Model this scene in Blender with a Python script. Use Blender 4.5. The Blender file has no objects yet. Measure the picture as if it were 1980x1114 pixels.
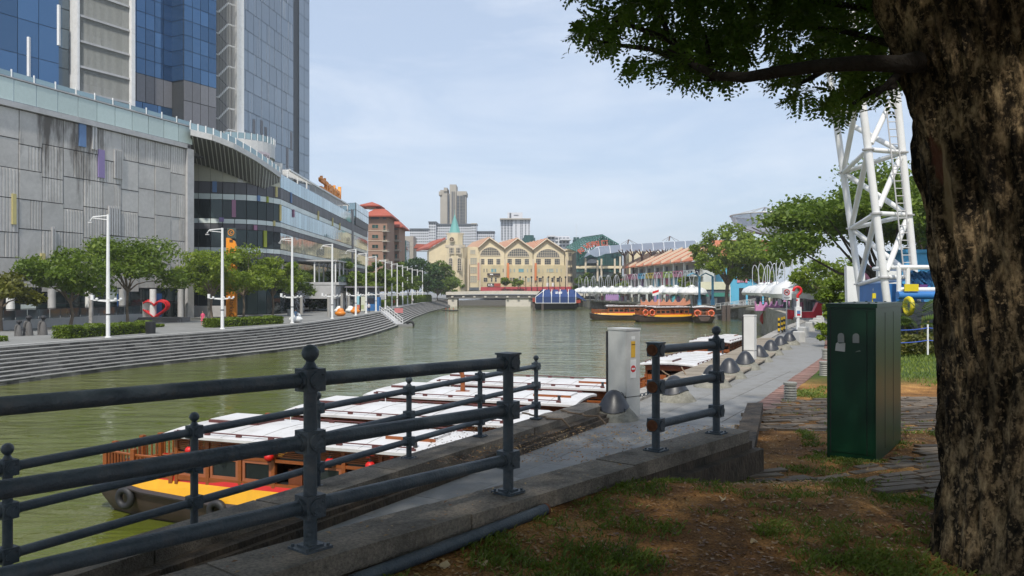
import bpy, math, random
import numpy as np
from mathutils import Vector, Matrix, noise
random.seed(7); rng = np.random.default_rng(11)
SC = bpy.context.scene; COL = SC.collection
rad = math.radians
# ---------------------------------------------------------------- camera
FOC = F = 1540.0; CX, CY = 990.0, 560.5          # photograph: focal length in pixels, optical axis
cd = bpy.data.cameras.new('camera'); cam = bpy.data.objects.new('camera', cd); COL.objects.link(cam)
cd.sensor_width = 36; cd.lens = 36*F/1980; cd.shift_y = 3.5/1980
cd.clip_start = .1; cd.clip_end = 8000
cam.location = (0, 0, 0); cam.rotation_euler = (rad(90), 0, 0); SC.camera = cam
# ---------------------------------------------------------------- light
SUN_EL, SUN_AZ = 54.0, 187.0              # azimuth clockwise from +Y: behind the camera, to its left
to_sun = Vector((math.sin(rad(SUN_AZ))*math.cos(rad(SUN_EL)), math.cos(rad(SUN_AZ))*math.cos(rad(SUN_EL)), math.sin(rad(SUN_EL))))
W = bpy.data.worlds.new('World'); SC.world = W; W.use_nodes = True
wn = W.node_tree.nodes; wl = W.node_tree.links; bg = wn['Background']
sky = wn.new('ShaderNodeTexSky'); sky.sky_type = 'NISHITA'; sky.sun_disc = False
sky.sun_elevation = rad(SUN_EL); sky.sun_rotation = rad(SUN_AZ); sky.air_density = 1.0; sky.dust_density = 2.2; sky.ozone_density = 2.0
tc = wn.new('ShaderNodeTexCoord'); mp = wn.new('ShaderNodeMapping'); mp.inputs['Scale'].default_value = (1.2, 1.2, 5.5)
nz = wn.new('ShaderNodeTexNoise'); nz.inputs['Scale'].default_value = 2.6; nz.inputs['Detail'].default_value = 7; nz.inputs['Roughness'].default_value = .6; nz.inputs['Distortion'].default_value = .5
cr = wn.new('ShaderNodeMapRange'); cr.inputs[1].default_value = .42; cr.inputs[2].default_value = .72; cr.inputs[3].default_value = .0; cr.inputs[4].default_value = .38
mx = wn.new('ShaderNodeMixRGB'); mx.inputs[2].default_value = (6.4, 6.7, 7.2, 1)
wl.new(tc.outputs['Generated'], mp.inputs[0]); wl.new(mp.outputs[0], nz.inputs['Vector']); wl.new(nz.outputs[0], cr.inputs[0])
hz = wn.new('ShaderNodeMixRGB'); hz.inputs[0].default_value = .62; hz.inputs[2].default_value = (4.4, 5.15, 6.35, 1)   # thin overall veil of tropical haze
wl.new(sky.outputs[0], hz.inputs[1])
wl.new(cr.outputs[0], mx.inputs[0]); wl.new(hz.outputs[0], mx.inputs[1]); wl.new(mx.outputs[0], bg.inputs[0])
bg.inputs[1].default_value = .115
sd = bpy.data.lights.new('sun', 'SUN'); sd.energy = 2.8; sd.angle = rad(1.8); sd.color = (1, .95, .86)
sun = bpy.data.objects.new('sun', sd); COL.objects.link(sun); sun.rotation_euler = to_sun.to_track_quat('Z', 'Y').to_euler()
SC.view_settings.view_transform = 'Standard'; SC.view_settings.look = 'None'; SC.view_settings.gamma = 1
SC.view_settings.use_curve_mapping = False; SC.view_settings.exposure = .44
SC.render.engine = 'CYCLES'; SC.cycles.max_bounces = 6; SC.cycles.transparent_max_bounces = 8
# ---------------------------------------------------------------- points from the photograph
def at(x, y, Y): return Vector(((x-CX)/FOC*Y, Y, (CY-y)/FOC*Y))
def on(x, y, z):
    Y = -z*FOC/(y-CY); return Vector(((x-CX)/FOC*Y, Y, z))
def hz_(y, Y): return (CY-y)/FOC*Y
def wx_(x, Y): return (x-CX)/FOC*Y
WATER, PROM, WALK = -6.2, -4.0, -2.35
# ---------------------------------------------------------------- materials
def _nodes(name):
    m = bpy.data.materials.new(name); m.use_nodes = True
    return m, m.node_tree.nodes, m.node_tree.links, m.node_tree.nodes['Principled BSDF']
def mat(name, col, rough=.6, metal=0, var=.12, scale=3, bump=0, bscale=40, dirt=None, dirt_amt=.4, dscale=.8, spec=.5, stretch=None, isl=0):
    m, N, L, B = _nodes(name)
    B.inputs['Roughness'].default_value = rough; B.inputs['Metallic'].default_value = metal
    B.inputs['Specular IOR Level'].default_value = spec
    t = N.new('ShaderNodeTexCoord'); src = t.outputs['Object']
    if stretch:
        q = N.new('ShaderNodeMapping'); q.inputs['Scale'].default_value = stretch; L.new(src, q.inputs[0]); src = q.outputs[0]
    n = N.new('ShaderNodeTexNoise'); n.inputs['Scale'].default_value = scale; n.inputs['Detail'].default_value = 6; n.inputs['Roughness'].default_value = .65
    L.new(src, n.inputs['Vector'])
    r = N.new('ShaderNodeMapRange'); r.inputs[1].default_value = .25; r.inputs[2].default_value = .75; r.inputs[3].default_value = 1-var; r.inputs[4].default_value = 1+var
    L.new(n.outputs[0], r.inputs[0])
    x = N.new('ShaderNodeMixRGB'); x.blend_type = 'MULTIPLY'; x.inputs[0].default_value = 1; x.inputs[1].default_value = (*col, 1)
    fac = r.outputs[0]
    if isl:
        g = N.new('ShaderNodeNewGeometry'); k = N.new('ShaderNodeMapRange'); k.inputs[3].default_value = 1-isl; k.inputs[4].default_value = 1+isl
        L.new(g.outputs['Random Per Island'], k.inputs[0])
        oi = N.new('ShaderNodeObjectInfo'); k2 = N.new('ShaderNodeMapRange'); k2.inputs[3].default_value = 1-isl; k2.inputs[4].default_value = 1+isl
        L.new(oi.outputs['Random'], k2.inputs[0])
        mm = N.new('ShaderNodeMath'); mm.operation = 'MULTIPLY'; L.new(fac, mm.inputs[0]); L.new(k.outputs[0], mm.inputs[1])
        m2 = N.new('ShaderNodeMath'); m2.operation = 'MULTIPLY'; L.new(mm.outputs[0], m2.inputs[0]); L.new(k2.outputs[0], m2.inputs[1]); fac = m2.outputs[0]
    L.new(fac, x.inputs[2]); out = x.outputs[0]
    if dirt:
        d = N.new('ShaderNodeTexNoise'); d.inputs['Scale'].default_value = dscale; d.inputs['Detail'].default_value = 8; d.inputs['Roughness'].default_value = .7
        L.new(src, d.inputs['Vector'])
        e = N.new('ShaderNodeMapRange'); e.inputs[1].default_value = .48; e.inputs[2].default_value = .68; e.inputs[4].default_value = dirt_amt; L.new(d.outputs[0], e.inputs[0])
        y = N.new('ShaderNodeMixRGB'); y.inputs[2].default_value = (*dirt, 1); L.new(e.outputs[0], y.inputs[0]); L.new(out, y.inputs[1]); out = y.outputs[0]
    L.new(out, B.inputs['Base Color'])
    if bump:
        bn = N.new('ShaderNodeTexNoise'); bn.inputs['Scale'].default_value = bscale; bn.inputs['Detail'].default_value = 5; L.new(src, bn.inputs['Vector'])
        bp = N.new('ShaderNodeBump'); bp.inputs['Strength'].default_value = bump; bp.inputs['Distance'].default_value = .05
        L.new(bn.outputs[0], bp.inputs['Height']); L.new(bp.outputs[0], B.inputs['Normal'])
    return m
def leaf_mat(name, cols, trans=.35, rough=.5):
    m, N, L, B = _nodes(name); B.inputs['Roughness'].default_value = rough; B.inputs['Specular IOR Level'].default_value = .35
    g = N.new('ShaderNodeNewGeometry'); r = N.new('ShaderNodeValToRGB')
    els = r.color_ramp.elements; els[0].color = (*cols[0], 1); els[1].color = (*cols[-1], 1)
    for i, c in enumerate(cols[1:-1]): e = els.new((i+1)/(len(cols)-1)); e.color = (*c, 1)
    t = N.new('ShaderNodeTexCoord'); n = N.new('ShaderNodeTexNoise'); n.inputs['Scale'].default_value = .55; n.inputs['Detail'].default_value = 3
    L.new(t.outputs['Object'], n.inputs['Vector'])
    a = N.new('ShaderNodeMath'); a.operation = 'MULTIPLY_ADD'; a.inputs[1].default_value = .45; L.new(g.outputs['Random Per Island'], a.inputs[0])
    b = N.new('ShaderNodeMapRange'); b.inputs[1].default_value = .3; b.inputs[2].default_value = .7; b.inputs[4].default_value = .55; L.new(n.outputs[0], b.inputs[0]); L.new(b.outputs[0], a.inputs[2])
    L.new(a.outputs[0], r.inputs[0]); L.new(r.outputs[0], B.inputs['Base Color'])
    tr = N.new('ShaderNodeBsdfTranslucent'); L.new(r.outputs[0], tr.inputs[0]); ms = N.new('ShaderNodeMixShader'); ms.inputs[0].default_value = trans
    L.new(B.outputs[0], ms.inputs[1]); L.new(tr.outputs[0], ms.inputs[2]); L.new(ms.outputs[0], N['Material Output'].inputs[0])
    return m
def glass_mat(name, col, metal=.75, rough=.06, var=.25, wob=.02):
    """coated facade glass: tinted mirror, each pane a little different and not perfectly flat"""
    m, N, L, B = _nodes(name); B.inputs['Metallic'].default_value = metal; B.inputs['Roughness'].default_value = rough
    oi = N.new('ShaderNodeObjectInfo'); k = N.new('ShaderNodeMapRange'); k.inputs[3].default_value = 1-var; k.inputs[4].default_value = 1+var; L.new(oi.outputs['Random'], k.inputs[0])
    x = N.new('ShaderNodeMixRGB'); x.blend_type = 'MULTIPLY'; x.inputs[0].default_value = 1; x.inputs[1].default_value = (*col, 1); L.new(k.outputs[0], x.inputs[2]); L.new(x.outputs[0], B.inputs['Base Color'])
    t = N.new('ShaderNodeTexCoord'); n = N.new('ShaderNodeTexNoise'); n.inputs['Scale'].default_value = .6; n.inputs['Detail'].default_value = 2
    L.new(t.outputs['Object'], n.inputs['Vector']); bp = N.new('ShaderNodeBump'); bp.inputs['Strength'].default_value = wob*10; bp.inputs['Distance'].default_value = .1
    L.new(n.outputs[0], bp.inputs['Height']); L.new(bp.outputs[0], B.inputs['Normal'])
    return m
M = {}
# ---------------------------------------------------------------- mesh builder
class MB:
    def __init__(s): s.v = []; s.f = []; s.m = []
    def add(s, vs, fs, mi=0):
        o = len(s.v); s.v += [tuple(p) for p in vs]; s.f += [tuple(i+o for i in f) for f in fs]; s.m += [mi]*len(fs); return s
    def frame(s, o, a, b, c, mi=0):                 # box from a corner and three edge vectors
        o, a, b, c = Vector(o), Vector(a), Vector(b), Vector(c)
        vs = [o, o+a, o+a+b, o+b, o+c, o+a+c, o+a+b+c, o+b+c]
        fs = [(0, 3, 2, 1), (4, 5, 6, 7), (0, 1, 5, 4), (1, 2, 6, 5), (2, 3, 7, 6), (3, 0, 4, 7)]
        if a.cross(b).dot(c) < 0: fs = [f[::-1] for f in fs]
        return s.add(vs, fs, mi)
    def box(s, c, sz, mi=0, rz=0, taper=1.0):       # centre of base, size
        x, y, z = sz[0]/2, sz[1]/2, sz[2]; R = Matrix.Rotation(rz, 3, 'Z'); c = Vector(c); vs = []
        for zz, k in ((0, 1), (z, taper)):
            for sx, sy in ((-1, -1), (1, -1), (1, 1), (-1, 1)): vs.append(c + R @ Vector((sx*x*k, sy*y*k, zz)))
        return s.add(vs, [(0, 3, 2, 1), (4, 5, 6, 7), (0, 1, 5, 4), (1, 2, 6, 5), (2, 3, 7, 6), (3, 0, 4, 7)], mi)
    def prism(s, pts, vec, mi=0):
        n = len(pts); vec = Vector(vec); a = [Vector(p) for p in pts]; b = [p+vec for p in a]
        nrm = Vector((0, 0, 0))
        for i in range(n): nrm += a[i].cross(a[(i+1) % n])
        fs = [tuple(range(n))[::-1], tuple(range(n, 2*n))] + [(i, (i+1) % n, n+(i+1) % n, n+i) for i in range(n)]
        if nrm.dot(vec) < 0: fs = [f[::-1] for f in fs]
        return s.add(a+b, fs, mi)
    def poly(s, pts, mi=0): return s.add(pts, [tuple(range(len(pts)))], mi)
    def tube(s, pts, r, n=8, mi=0, caps=True):
        pts = [Vector(p) for p in pts]; k = len(pts); rs = r if isinstance(r, (list, tuple)) else [r]*k
        up = None; vs = []
        for i in range(k):
            d = (pts[min(i+1, k-1)] - pts[max(i-1, 0)]).normalized()
            if up is None: up = d.orthogonal().normalized()
            u = (up - d*up.dot(d)); u = u.normalized() if u.length > 1e-6 else d.orthogonal().normalized(); up = u; w = d.cross(u)
            for j in range(n): a = 2*math.pi*j/n; vs.append(pts[i] + (u*math.cos(a) + w*math.sin(a))*rs[i])
        fs = [(i*n+j, i*n+(j+1) % n, (i+1)*n+(j+1) % n, (i+1)*n+j) for i in range(k-1) for j in range(n)]
        if caps: fs += [tuple(range(n))[::-1], tuple(range((k-1)*n, k*n))]
        return s.add(vs, fs, mi)
    def lathe(s, prof, o=(0, 0, 0), n=16, mi=0):     # (radius, z) from bottom to top
        o = Vector(o); vs = []; k = len(prof)
        for r, z in prof:
            for j in range(n): a = 2*math.pi*j/n; vs.append(o + Vector((r*math.cos(a), r*math.sin(a), z)))
        fs = [(i*n+j, i*n+(j+1) % n, (i+1)*n+(j+1) % n, (i+1)*n+j) for i in range(k-1) for j in range(n)]
        fs += [tuple(range(n))[::-1], tuple(range((k-1)*n, k*n))]
        return s.add(vs, fs, mi)
    def ball(s, c, r, n=14, mi=0, sq=(1, 1, 1)):
        c = Vector(c); k = n//2; vs = [c+Vector((0, 0, -r*sq[2]))]
        for i in range(1, k):
            p = -math.pi/2+math.pi*i/k
            for j in range(n): a = 2*math.pi*j/n; vs.append(c+Vector((r*math.cos(p)*math.cos(a)*sq[0], r*math.cos(p)*math.sin(a)*sq[1], r*math.sin(p)*sq[2])))
        vs.append(c+Vector((0, 0, r*sq[2]))); t = len(vs)-1
        fs = [(0, 1+(j+1) % n, 1+j) for j in range(n)]
        for i in range(k-2): fs += [(1+i*n+j, 1+i*n+(j+1) % n, 1+(i+1)*n+(j+1) % n, 1+(i+1)*n+j) for j in range(n)]
        fs += [(1+(k-2)*n+j, 1+(k-2)*n+(j+1) % n, t) for j in range(n)]
        return s.add(vs, fs, mi)
    def torus(s, c, R, r, axis='Y', n=20, k=8, mi=0):
        c = Vector(c); vs = []
        for i in range(n):
            a = 2*math.pi*i/n
            for j in range(k):
                b = 2*math.pi*j/k; q = R+r*math.cos(b); p = (q*math.cos(a), q*math.sin(a), r*math.sin(b))
                if axis == 'Y': p = (p[0], p[2], p[1])
                elif axis == 'X': p = (p[2], p[0], p[1])
                vs.append(c+Vector(p))
        fs = [(i*k+j, ((i+1) % n)*k+j, ((i+1) % n)*k+(j+1) % k, i*k+(j+1) % k) for i in range(n) for j in range(k)]
        if axis == 'Y': fs = [f[::-1] for f in fs]
        return s.add(vs, fs, mi)
    def mesh(s, name, mats, smooth=False):
        me = bpy.data.meshes.new(name); me.from_pydata(s.v, [], s.f)
        for q in (mats if isinstance(mats, (list, tuple)) else [mats]): me.materials.append(q)
        me.polygons.foreach_set('material_index', s.m)
        if smooth:
            me.polygons.foreach_set('use_smooth', [True]*len(me.polygons)); me.set_sharp_from_angle(angle=rad(38))
        me.update(); return me
def link(name, me, parent=None, **props):
    o = bpy.data.objects.new(name, me); COL.objects.link(o)
    if parent is not None:
        o.parent = parent
        w = WORLD_OF.get(parent.name)
        o.matrix_parent_inverse = Matrix.Translation(-w) if w else Matrix()
        if w: WORLD_OF[o.name] = w*0
    for k, v in props.items(): o[k] = v
    return o
WORLD_OF = {}
def obj(name, mb, mats, parent=None, smooth=False, **props): return link(name, mb.mesh(name, mats, smooth), parent, **props)
def single(name, mb, mats, label, cat, group=None, smooth=False, **props):
    o = obj(name, mb, mats, None, smooth, **props); o['label'] = label; o['category'] = cat
    if group: o['group'] = group
    return o
def thing(name, label, cat, loc=(0, 0, 0), group=None, rz=0, local=False):
    """Empty at the base of a thing; parts are given in world coordinates, or in its own when local"""
    o = bpy.data.objects.new(name, None); COL.objects.link(o); o.location = loc; o.rotation_euler = (0, 0, rz); o['label'] = label; o['category'] = cat
    o.empty_display_size = .2
    if group: o['group'] = group
    if not local: WORLD_OF[o.name] = Vector(loc)
    return o
KIDS = {}
def dup(root, label, loc=None, rz=None, scale=None, group=None):
    """copy of a thing with copies of its parts and sub-parts (shared mesh data)"""
    def cp(o, par):
        c = o.copy(); COL.objects.link(c)
        if par is not None: c.parent = par
        for ch in o.children: cp(ch, c)
        return c
    r = cp(root, None); r['label'] = label
    if loc is not None: r.location = loc
    if rz is not None: r.rotation_euler = (0, 0, rz)
    if scale is not None: r.scale = (scale,)*3 if not isinstance(scale, (list, tuple)) else scale
    if group: r['group'] = group
    return r
ORD = 'first second third fourth fifth sixth seventh eighth ninth tenth eleventh twelfth thirteenth fourteenth fifteenth sixteenth'.split()
def struct(name, mb, mats, parent=None, smooth=False):
    o = obj(name, mb, mats, parent, smooth)
    if parent is None: o['kind'] = 'structure'
    return o
def lettering(body, origin, right, up, size, m, parent, extrude=.01, name='lettering', align='LEFT', bold=0, width=None):
    cu = bpy.data.curves.new(name, 'FONT'); cu.body = body; cu.size = size; cu.extrude = extrude; cu.align_x = align; cu.offset = bold
    cu.resolution_u = 3
    t = bpy.data.objects.new(name, cu); COL.objects.link(t)
    me = bpy.data.meshes.new_from_object(t.evaluated_get(bpy.context.evaluated_depsgraph_get())); bpy.data.objects.remove(t)
    right = Vector(right).normalized(); up = Vector(up).normalized(); n = right.cross(up)
    sx = 1.0
    if width:
        xs = [v.co.x for v in me.vertices]; sx = width/(max(xs)-min(xs))
    T = Matrix(((right.x*sx, up.x, n.x, origin[0]), (right.y*sx, up.y, n.y, origin[1]), (right.z*sx, up.z, n.z, origin[2]), (0, 0, 0, 1)))
    me.transform(T); me.materials.clear(); me.materials.append(m)
    return link(name, me, parent)
# ---------------------------------------------------------------- foliage
def leaf_mesh(name, P, size, m, flat=.4, aspect=.55, jitter=.35, N=None):
    """one quad per leaf at the points P (n,3), random attitude, folded slightly"""
    P = np.asarray(P, float); n = len(P)
    nrm = rng.normal(size=(n, 3)); nrm[:, 2] = np.abs(nrm[:, 2])+flat
    if N is not None: nrm = nrm*.8 + N
    nrm /= np.linalg.norm(nrm, axis=1, keepdims=True)
    a = np.cross(nrm, rng.normal(size=(n, 3))); a /= np.linalg.norm(a, axis=1, keepdims=True)+1e-9; b = np.cross(nrm, a)
    s = (size*(1+jitter*rng.normal(size=n)).clip(.4, 2))[:, None]
    V = np.empty((n, 4, 3)); V[:, 0] = P-a*s; V[:, 1] = P-b*s*aspect+nrm*s*.15; V[:, 2] = P+a*s; V[:, 3] = P+b*s*aspect+nrm*s*.15
    me = bpy.data.meshes.new(name); me.vertices.add(n*4); me.vertices.foreach_set('co', V.ravel())
    me.loops.add(n*4); me.loops.foreach_set('vertex_index', np.arange(n*4, dtype=np.int32))
    me.polygons.add(n); me.polygons.foreach_set('loop_start', np.arange(0, n*4, 4, dtype=np.int32))
    try: me.polygons.foreach_set('loop_total', np.full(n, 4, dtype=np.int32))
    except Exception: pass
    me.materials.append(m); me.update(calc_edges=True); return me
def clump_points(centres, radii, n, flat=.7, shell=.55):
    k = len(centres); idx = rng.integers(0, k, n); c = np.asarray(centres, float)[idx]; r = np.asarray(radii, float)[idx][:, None]
    d = rng.normal(size=(n, 3)); d /= np.linalg.norm(d, axis=1, keepdims=True)
    q = (shell+(1-shell)*rng.random(n))[:, None]**.8*(1+.16*rng.normal(size=(n, 1)))
    d[:, 2] *= flat
    return c + d*r*q
def tree(name, label, base, height, spread, m_leaf, m_bark, n=3500, leaf=.22, trunk_h=.3, r=.16, lean=(0, 0), group=None, clumps=16, flat=.6, cat='tree', umbrella=False, crown_squash=1.0, seed=None, shell=.5, csize=.3):
    """a trunk, limbs that each end in a clump, and leaves round the clumps"""
    rs = random.Random(seed if seed is not None else name+str(base)); base = Vector(base)
    t = thing(name, label, cat, base, group)
    mb = MB(); top = base+Vector((lean[0]*.4, lean[1]*.4, height*trunk_h))
    mid = base.lerp(top, .5)+Vector((rs.uniform(-1, 1), rs.uniform(-1, 1), 0))*r*1.2
    mb.tube([base-Vector((0, 0, .2)), base+Vector((0, 0, r)), mid, top], [r*1.5, r*1.15, r*.95, r*.85], 8)
    cs, rr = [], []; ch = height*(1-trunk_h)
    for i in range(clumps):
        a = 2*math.pi*(i*.382+rs.random()*.2); q = math.sqrt((i+.5)/clumps)
        if umbrella: hgt = trunk_h*height + ch*(.30+.35*rs.random()+.42*(1-q*q)*rs.uniform(.5, 1.1))
        else: hgt = trunk_h*height + ch*(.12+.75*rs.random()*(1-.45*q)+.1*(1-q))
        c = base+Vector((lean[0]+math.cos(a)*spread*q*.82, lean[1]+math.sin(a)*spread*q*.82, hgt*crown_squash if 0 else hgt))
        cs.append(c); rr.append(spread*csize*rs.uniform(.7, 1.25))
        if i % (3 if umbrella else 2) == 0:
            m1 = top.lerp(c, .5)+Vector((rs.uniform(-1, 1)*.1*spread, rs.uniform(-1, 1)*.1*spread, -.04*height*(1 if umbrella else -1)))
            mb.tube([top-Vector((0, 0, r)), top.lerp(m1, .5)+Vector((0, 0, .02*height)), m1, c], [r*.7, r*.45, r*.3, r*.1], 6)
    obj('trunk', mb, m_bark, t, True)
    P = clump_points(cs, rr, n, flat, shell)
    link('crown', leaf_mesh('crown', P, leaf, m_leaf), t)
    return t
# ================================================================ materials
def setup_mats():
    M['concrete'] = mat('concrete', (.33, .31, .28), .85, var=.2, scale=3, bump=.3, bscale=60, dirt=(.05, .045, .035), dirt_amt=.75, dscale=1.3)
    M['quay'] = mat('quay', (.34, .31, .26), .9, var=.45, scale=1.6, bump=.8, bscale=5, dirt=(.09, .08, .055), dirt_amt=.75, dscale=.7)
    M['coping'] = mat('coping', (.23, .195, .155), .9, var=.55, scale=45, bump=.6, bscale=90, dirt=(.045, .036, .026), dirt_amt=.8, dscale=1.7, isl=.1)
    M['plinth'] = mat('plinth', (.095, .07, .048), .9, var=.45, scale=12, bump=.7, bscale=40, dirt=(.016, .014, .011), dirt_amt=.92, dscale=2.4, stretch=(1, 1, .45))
    M['slab'] = mat('slab', (.215, .213, .205), .75, var=.14, scale=8, bump=.15, bscale=120, dirt=(.13, .115, .09), dirt_amt=.5, dscale=1.1, isl=.03)
    M['promenade'] = mat('promenade', (.21, .21, .20), .85, var=.2, scale=.5, dirt=(.12, .11, .1), dirt_amt=.4, dscale=.2)
    M['nosing'] = mat('nosing', (.40, .39, .365), .85, var=.18, scale=2)
    M['tread'] = mat('tread', (.17, .165, .155), .85, var=.18, scale=2, dirt=(.2, .19, .17), dirt_amt=.5, dscale=.9)
    M['paver'] = mat('paver', (.165, .128, .092), .9, var=.3, scale=7, bump=.4, bscale=70, dirt=(.06, .05, .035), dirt_amt=.6, dscale=2, isl=.18)
    M['brick'] = mat('brick', (.22, .125, .10), .85, var=.25, scale=12, dirt=(.12, .09, .07), dirt_amt=.5, dscale=3, isl=.2)
    M['iron'] = mat('iron', (.062, .082, .10), .45, var=.35, scale=9, bump=.25, bscale=60, dirt=(.10, .075, .055), dirt_amt=.35, dscale=9, spec=.4)
    M['rust'] = mat('rust', (.16, .06, .025), .9, var=.4, scale=30)
    M['white_paint'] = mat('white_paint', (.76, .76, .75), .4, var=.06, scale=2, dirt=(.5, .48, .44), dirt_amt=.35, dscale=1.5)
    M['black'] = mat('black', (.02, .02, .022), .6, var=.2)
    M['bark_grey'] = mat('bark_grey', (.16, .125, .09), .95, var=.35, scale=3, bump=.6, bscale=12)
    M['leaf_light'] = leaf_mat('leaf_light', [(.10, .15, .015), (.20, .28, .028), (.34, .41, .055)], .5)
    M['leaf_mid'] = leaf_mat('leaf_mid', [(.06, .105, .014), (.13, .20, .024), (.24, .31, .045)], .45)
    M['leaf_dark'] = leaf_mat('leaf_dark', [(.016, .042, .012), (.04, .09, .02), (.08, .15, .03)], .35)
    M['leaf_yellow'] = leaf_mat('leaf_yellow', [(.06, .07, .012), (.14, .15, .02), (.22, .20, .04)], .4)
    M['hedge'] = leaf_mat('hedge', [(.075, .12, .010), (.15, .22, .018), (.26, .33, .04)], .4)
    # riser stone: block courses
    m, N, L, B = _nodes('riser'); B.inputs['Roughness'].default_value = .9
    t = N.new('ShaderNodeTexCoord'); sp = N.new('ShaderNodeSeparateXYZ'); L.new(t.outputs['Object'], sp.inputs[0])
    a = N.new('ShaderNodeMath'); a.operation = 'MULTIPLY_ADD'; a.inputs[1].default_value = .35; L.new(sp.outputs[0], a.inputs[0]); L.new(sp.outputs[1], a.inputs[2])
    cb = N.new('ShaderNodeCombineXYZ'); L.new(a.outputs[0], cb.inputs[0]); L.new(sp.outputs[2], cb.inputs[1])
    bt = N.new('ShaderNodeTexBrick'); bt.inputs['Scale'].default_value = 1; bt.inputs['Brick Width'].default_value = .95; bt.inputs['Row Height'].default_value = .2222
    bt.inputs['Mortar Size'].default_value = .012; bt.inputs['Color1'].default_value = (.085, .08, .07, 1); bt.inputs['Color2'].default_value = (.27, .25, .22, 1); bt.inputs['Mortar'].default_value = (.04, .038, .034, 1)
    L.new(cb.outputs[0], bt.inputs['Vector'])
    n = N.new('ShaderNodeTexNoise'); n.inputs['Scale'].default_value = .8; n.inputs['Detail'].default_value = 8; L.new(t.outputs['Object'], n.inputs['Vector'])
    r = N.new('ShaderNodeMapRange'); r.inputs[1].default_value = .35; r.inputs[2].default_value = .7; r.inputs[3].default_value = 1.25; r.inputs[4].default_value = .4; L.new(n.outputs[0], r.inputs[0])
    x = N.new('ShaderNodeMixRGB'); x.blend_type = 'MULTIPLY'; x.inputs[0].default_value = 1; L.new(bt.outputs[0], x.inputs[1]); L.new(r.outputs[0], x.inputs[2]); L.new(x.outputs[0], B.inputs['Base Color'])
    M['riser'] = m
    # river
    m, N, L, B = _nodes('river_water'); B.inputs['Roughness'].default_value = .06; B.inputs['IOR'].default_value = 1.42; B.inputs['Specular IOR Level'].default_value = .55
    t = N.new('ShaderNodeTexCoord')
    n0 = N.new('ShaderNodeTexNoise'); n0.inputs['Scale'].default_value = .05; n0.inputs['Detail'].default_value = 4; L.new(t.outputs['Object'], n0.inputs['Vector'])
    cr = N.new('ShaderNodeValToRGB'); cr.color_ramp.elements[0].position = .35; cr.color_ramp.elements[1].position = .7
    cr.color_ramp.elements[0].color = (.085, .104, .012, 1); cr.color_ramp.elements[1].color = (.112, .118, .026, 1); L.new(n0.outputs[0], cr.inputs[0]); L.new(cr.outputs[0], B.inputs['Base Color'])
    mpg = N.new('ShaderNodeMapping'); mpg.inputs['Scale'].default_value = (.45, 1.15, 1); mpg.inputs['Rotation'].default_value = (0, 0, rad(12)); L.new(t.outputs['Object'], mpg.inputs[0])
    n1 = N.new('ShaderNodeTexNoise'); n1.inputs['Scale'].default_value = .85; n1.inputs['Detail'].default_value = 5; n1.inputs['Roughness'].default_value = .5; n1.inputs['Distortion'].default_value = .6; L.new(mpg.outputs[0], n1.inputs['Vector'])
    n2 = N.new('ShaderNodeTexNoise'); n2.inputs['Scale'].default_value = .22; n2.inputs['Detail'].default_value = 2; L.new(mpg.outputs[0], n2.inputs['Vector'])
    ad = N.new('ShaderNodeMath'); ad.operation = 'MULTIPLY_ADD'; ad.inputs[1].default_value = 1.2; L.new(n2.outputs[0], ad.inputs[0]); L.new(n1.outputs[0], ad.inputs[2])
    nb = N.new('ShaderNodeTexNoise'); nb.inputs['Scale'].default_value = .022; nb.inputs['Detail'].default_value = 3; L.new(t.outputs['Object'], nb.inputs['Vector'])   # calmer and rougher stretches
    rb = N.new('ShaderNodeMapRange'); rb.inputs[1].default_value = .4; rb.inputs[2].default_value = .62; rb.inputs[3].default_value = .28; rb.inputs[4].default_value = .62; L.new(nb.outputs[0], rb.inputs[0])
    bp = N.new('ShaderNodeBump'); bp.inputs['Distance'].default_value = .5; L.new(rb.outputs[0], bp.inputs['Strength']); L.new(ad.outputs[0], bp.inputs['Height']); L.new(bp.outputs[0], B.inputs['Normal'])
    M['water'] = m
    # earth with worn grass
    m, N, L, B = _nodes('earth'); B.inputs['Roughness'].default_value = .95; B.inputs['Specular IOR Level'].default_value = .2
    t = N.new('ShaderNodeTexCoord')
    n1 = N.new('ShaderNodeTexNoise'); n1.inputs['Scale'].default_value = 1.1; n1.inputs['Detail'].default_value = 8; n1.inputs['Roughness'].default_value = .68; L.new(t.outputs['Object'], n1.inputs['Vector'])
    c1 = N.new('ShaderNodeValToRGB'); e = c1.color_ramp.elements
    e[0].position = .3; e[0].color = (.06, .030, .010, 1); e[1].position = .72; e[1].color = (.56, .30, .10, 1); q = e.new(.48); q.color = (.22, .105, .032, 1); q = e.new(.6); q.color = (.37, .19, .06, 1)
    L.new(n1.outputs[0], c1.inputs[0])
    n2 = N.new('ShaderNodeTexNoise'); n2.inputs['Scale'].default_value = 55; n2.inputs['Detail'].default_value = 5; L.new(t.outputs['Object'], n2.inputs['Vector'])
    r2 = N.new('ShaderNodeMapRange'); r2.inputs[1].default_value = .3; r2.inputs[2].default_value = .7; r2.inputs[3].default_value = .45; r2.inputs[4].default_value = 1.5; L.new(n2.outputs[0], r2.inputs[0])
    x = N.new('ShaderNodeMixRGB'); x.blend_type = 'MULTIPLY'; x.inputs[0].default_value = 1; L.new(c1.outputs[0], x.inputs[1]); L.new(r2.outputs[0], x.inputs[2])
    # a lawn further off, beyond the cabinet
    sp = N.new('ShaderNodeSeparateXYZ'); L.new(t.outputs['Object'], sp.inputs[0])
    rl = N.new('ShaderNodeMapRange'); rl.inputs[1].default_value = 19.0; rl.inputs[2].default_value = 21.5; L.new(sp.outputs[1], rl.inputs[0])
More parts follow.
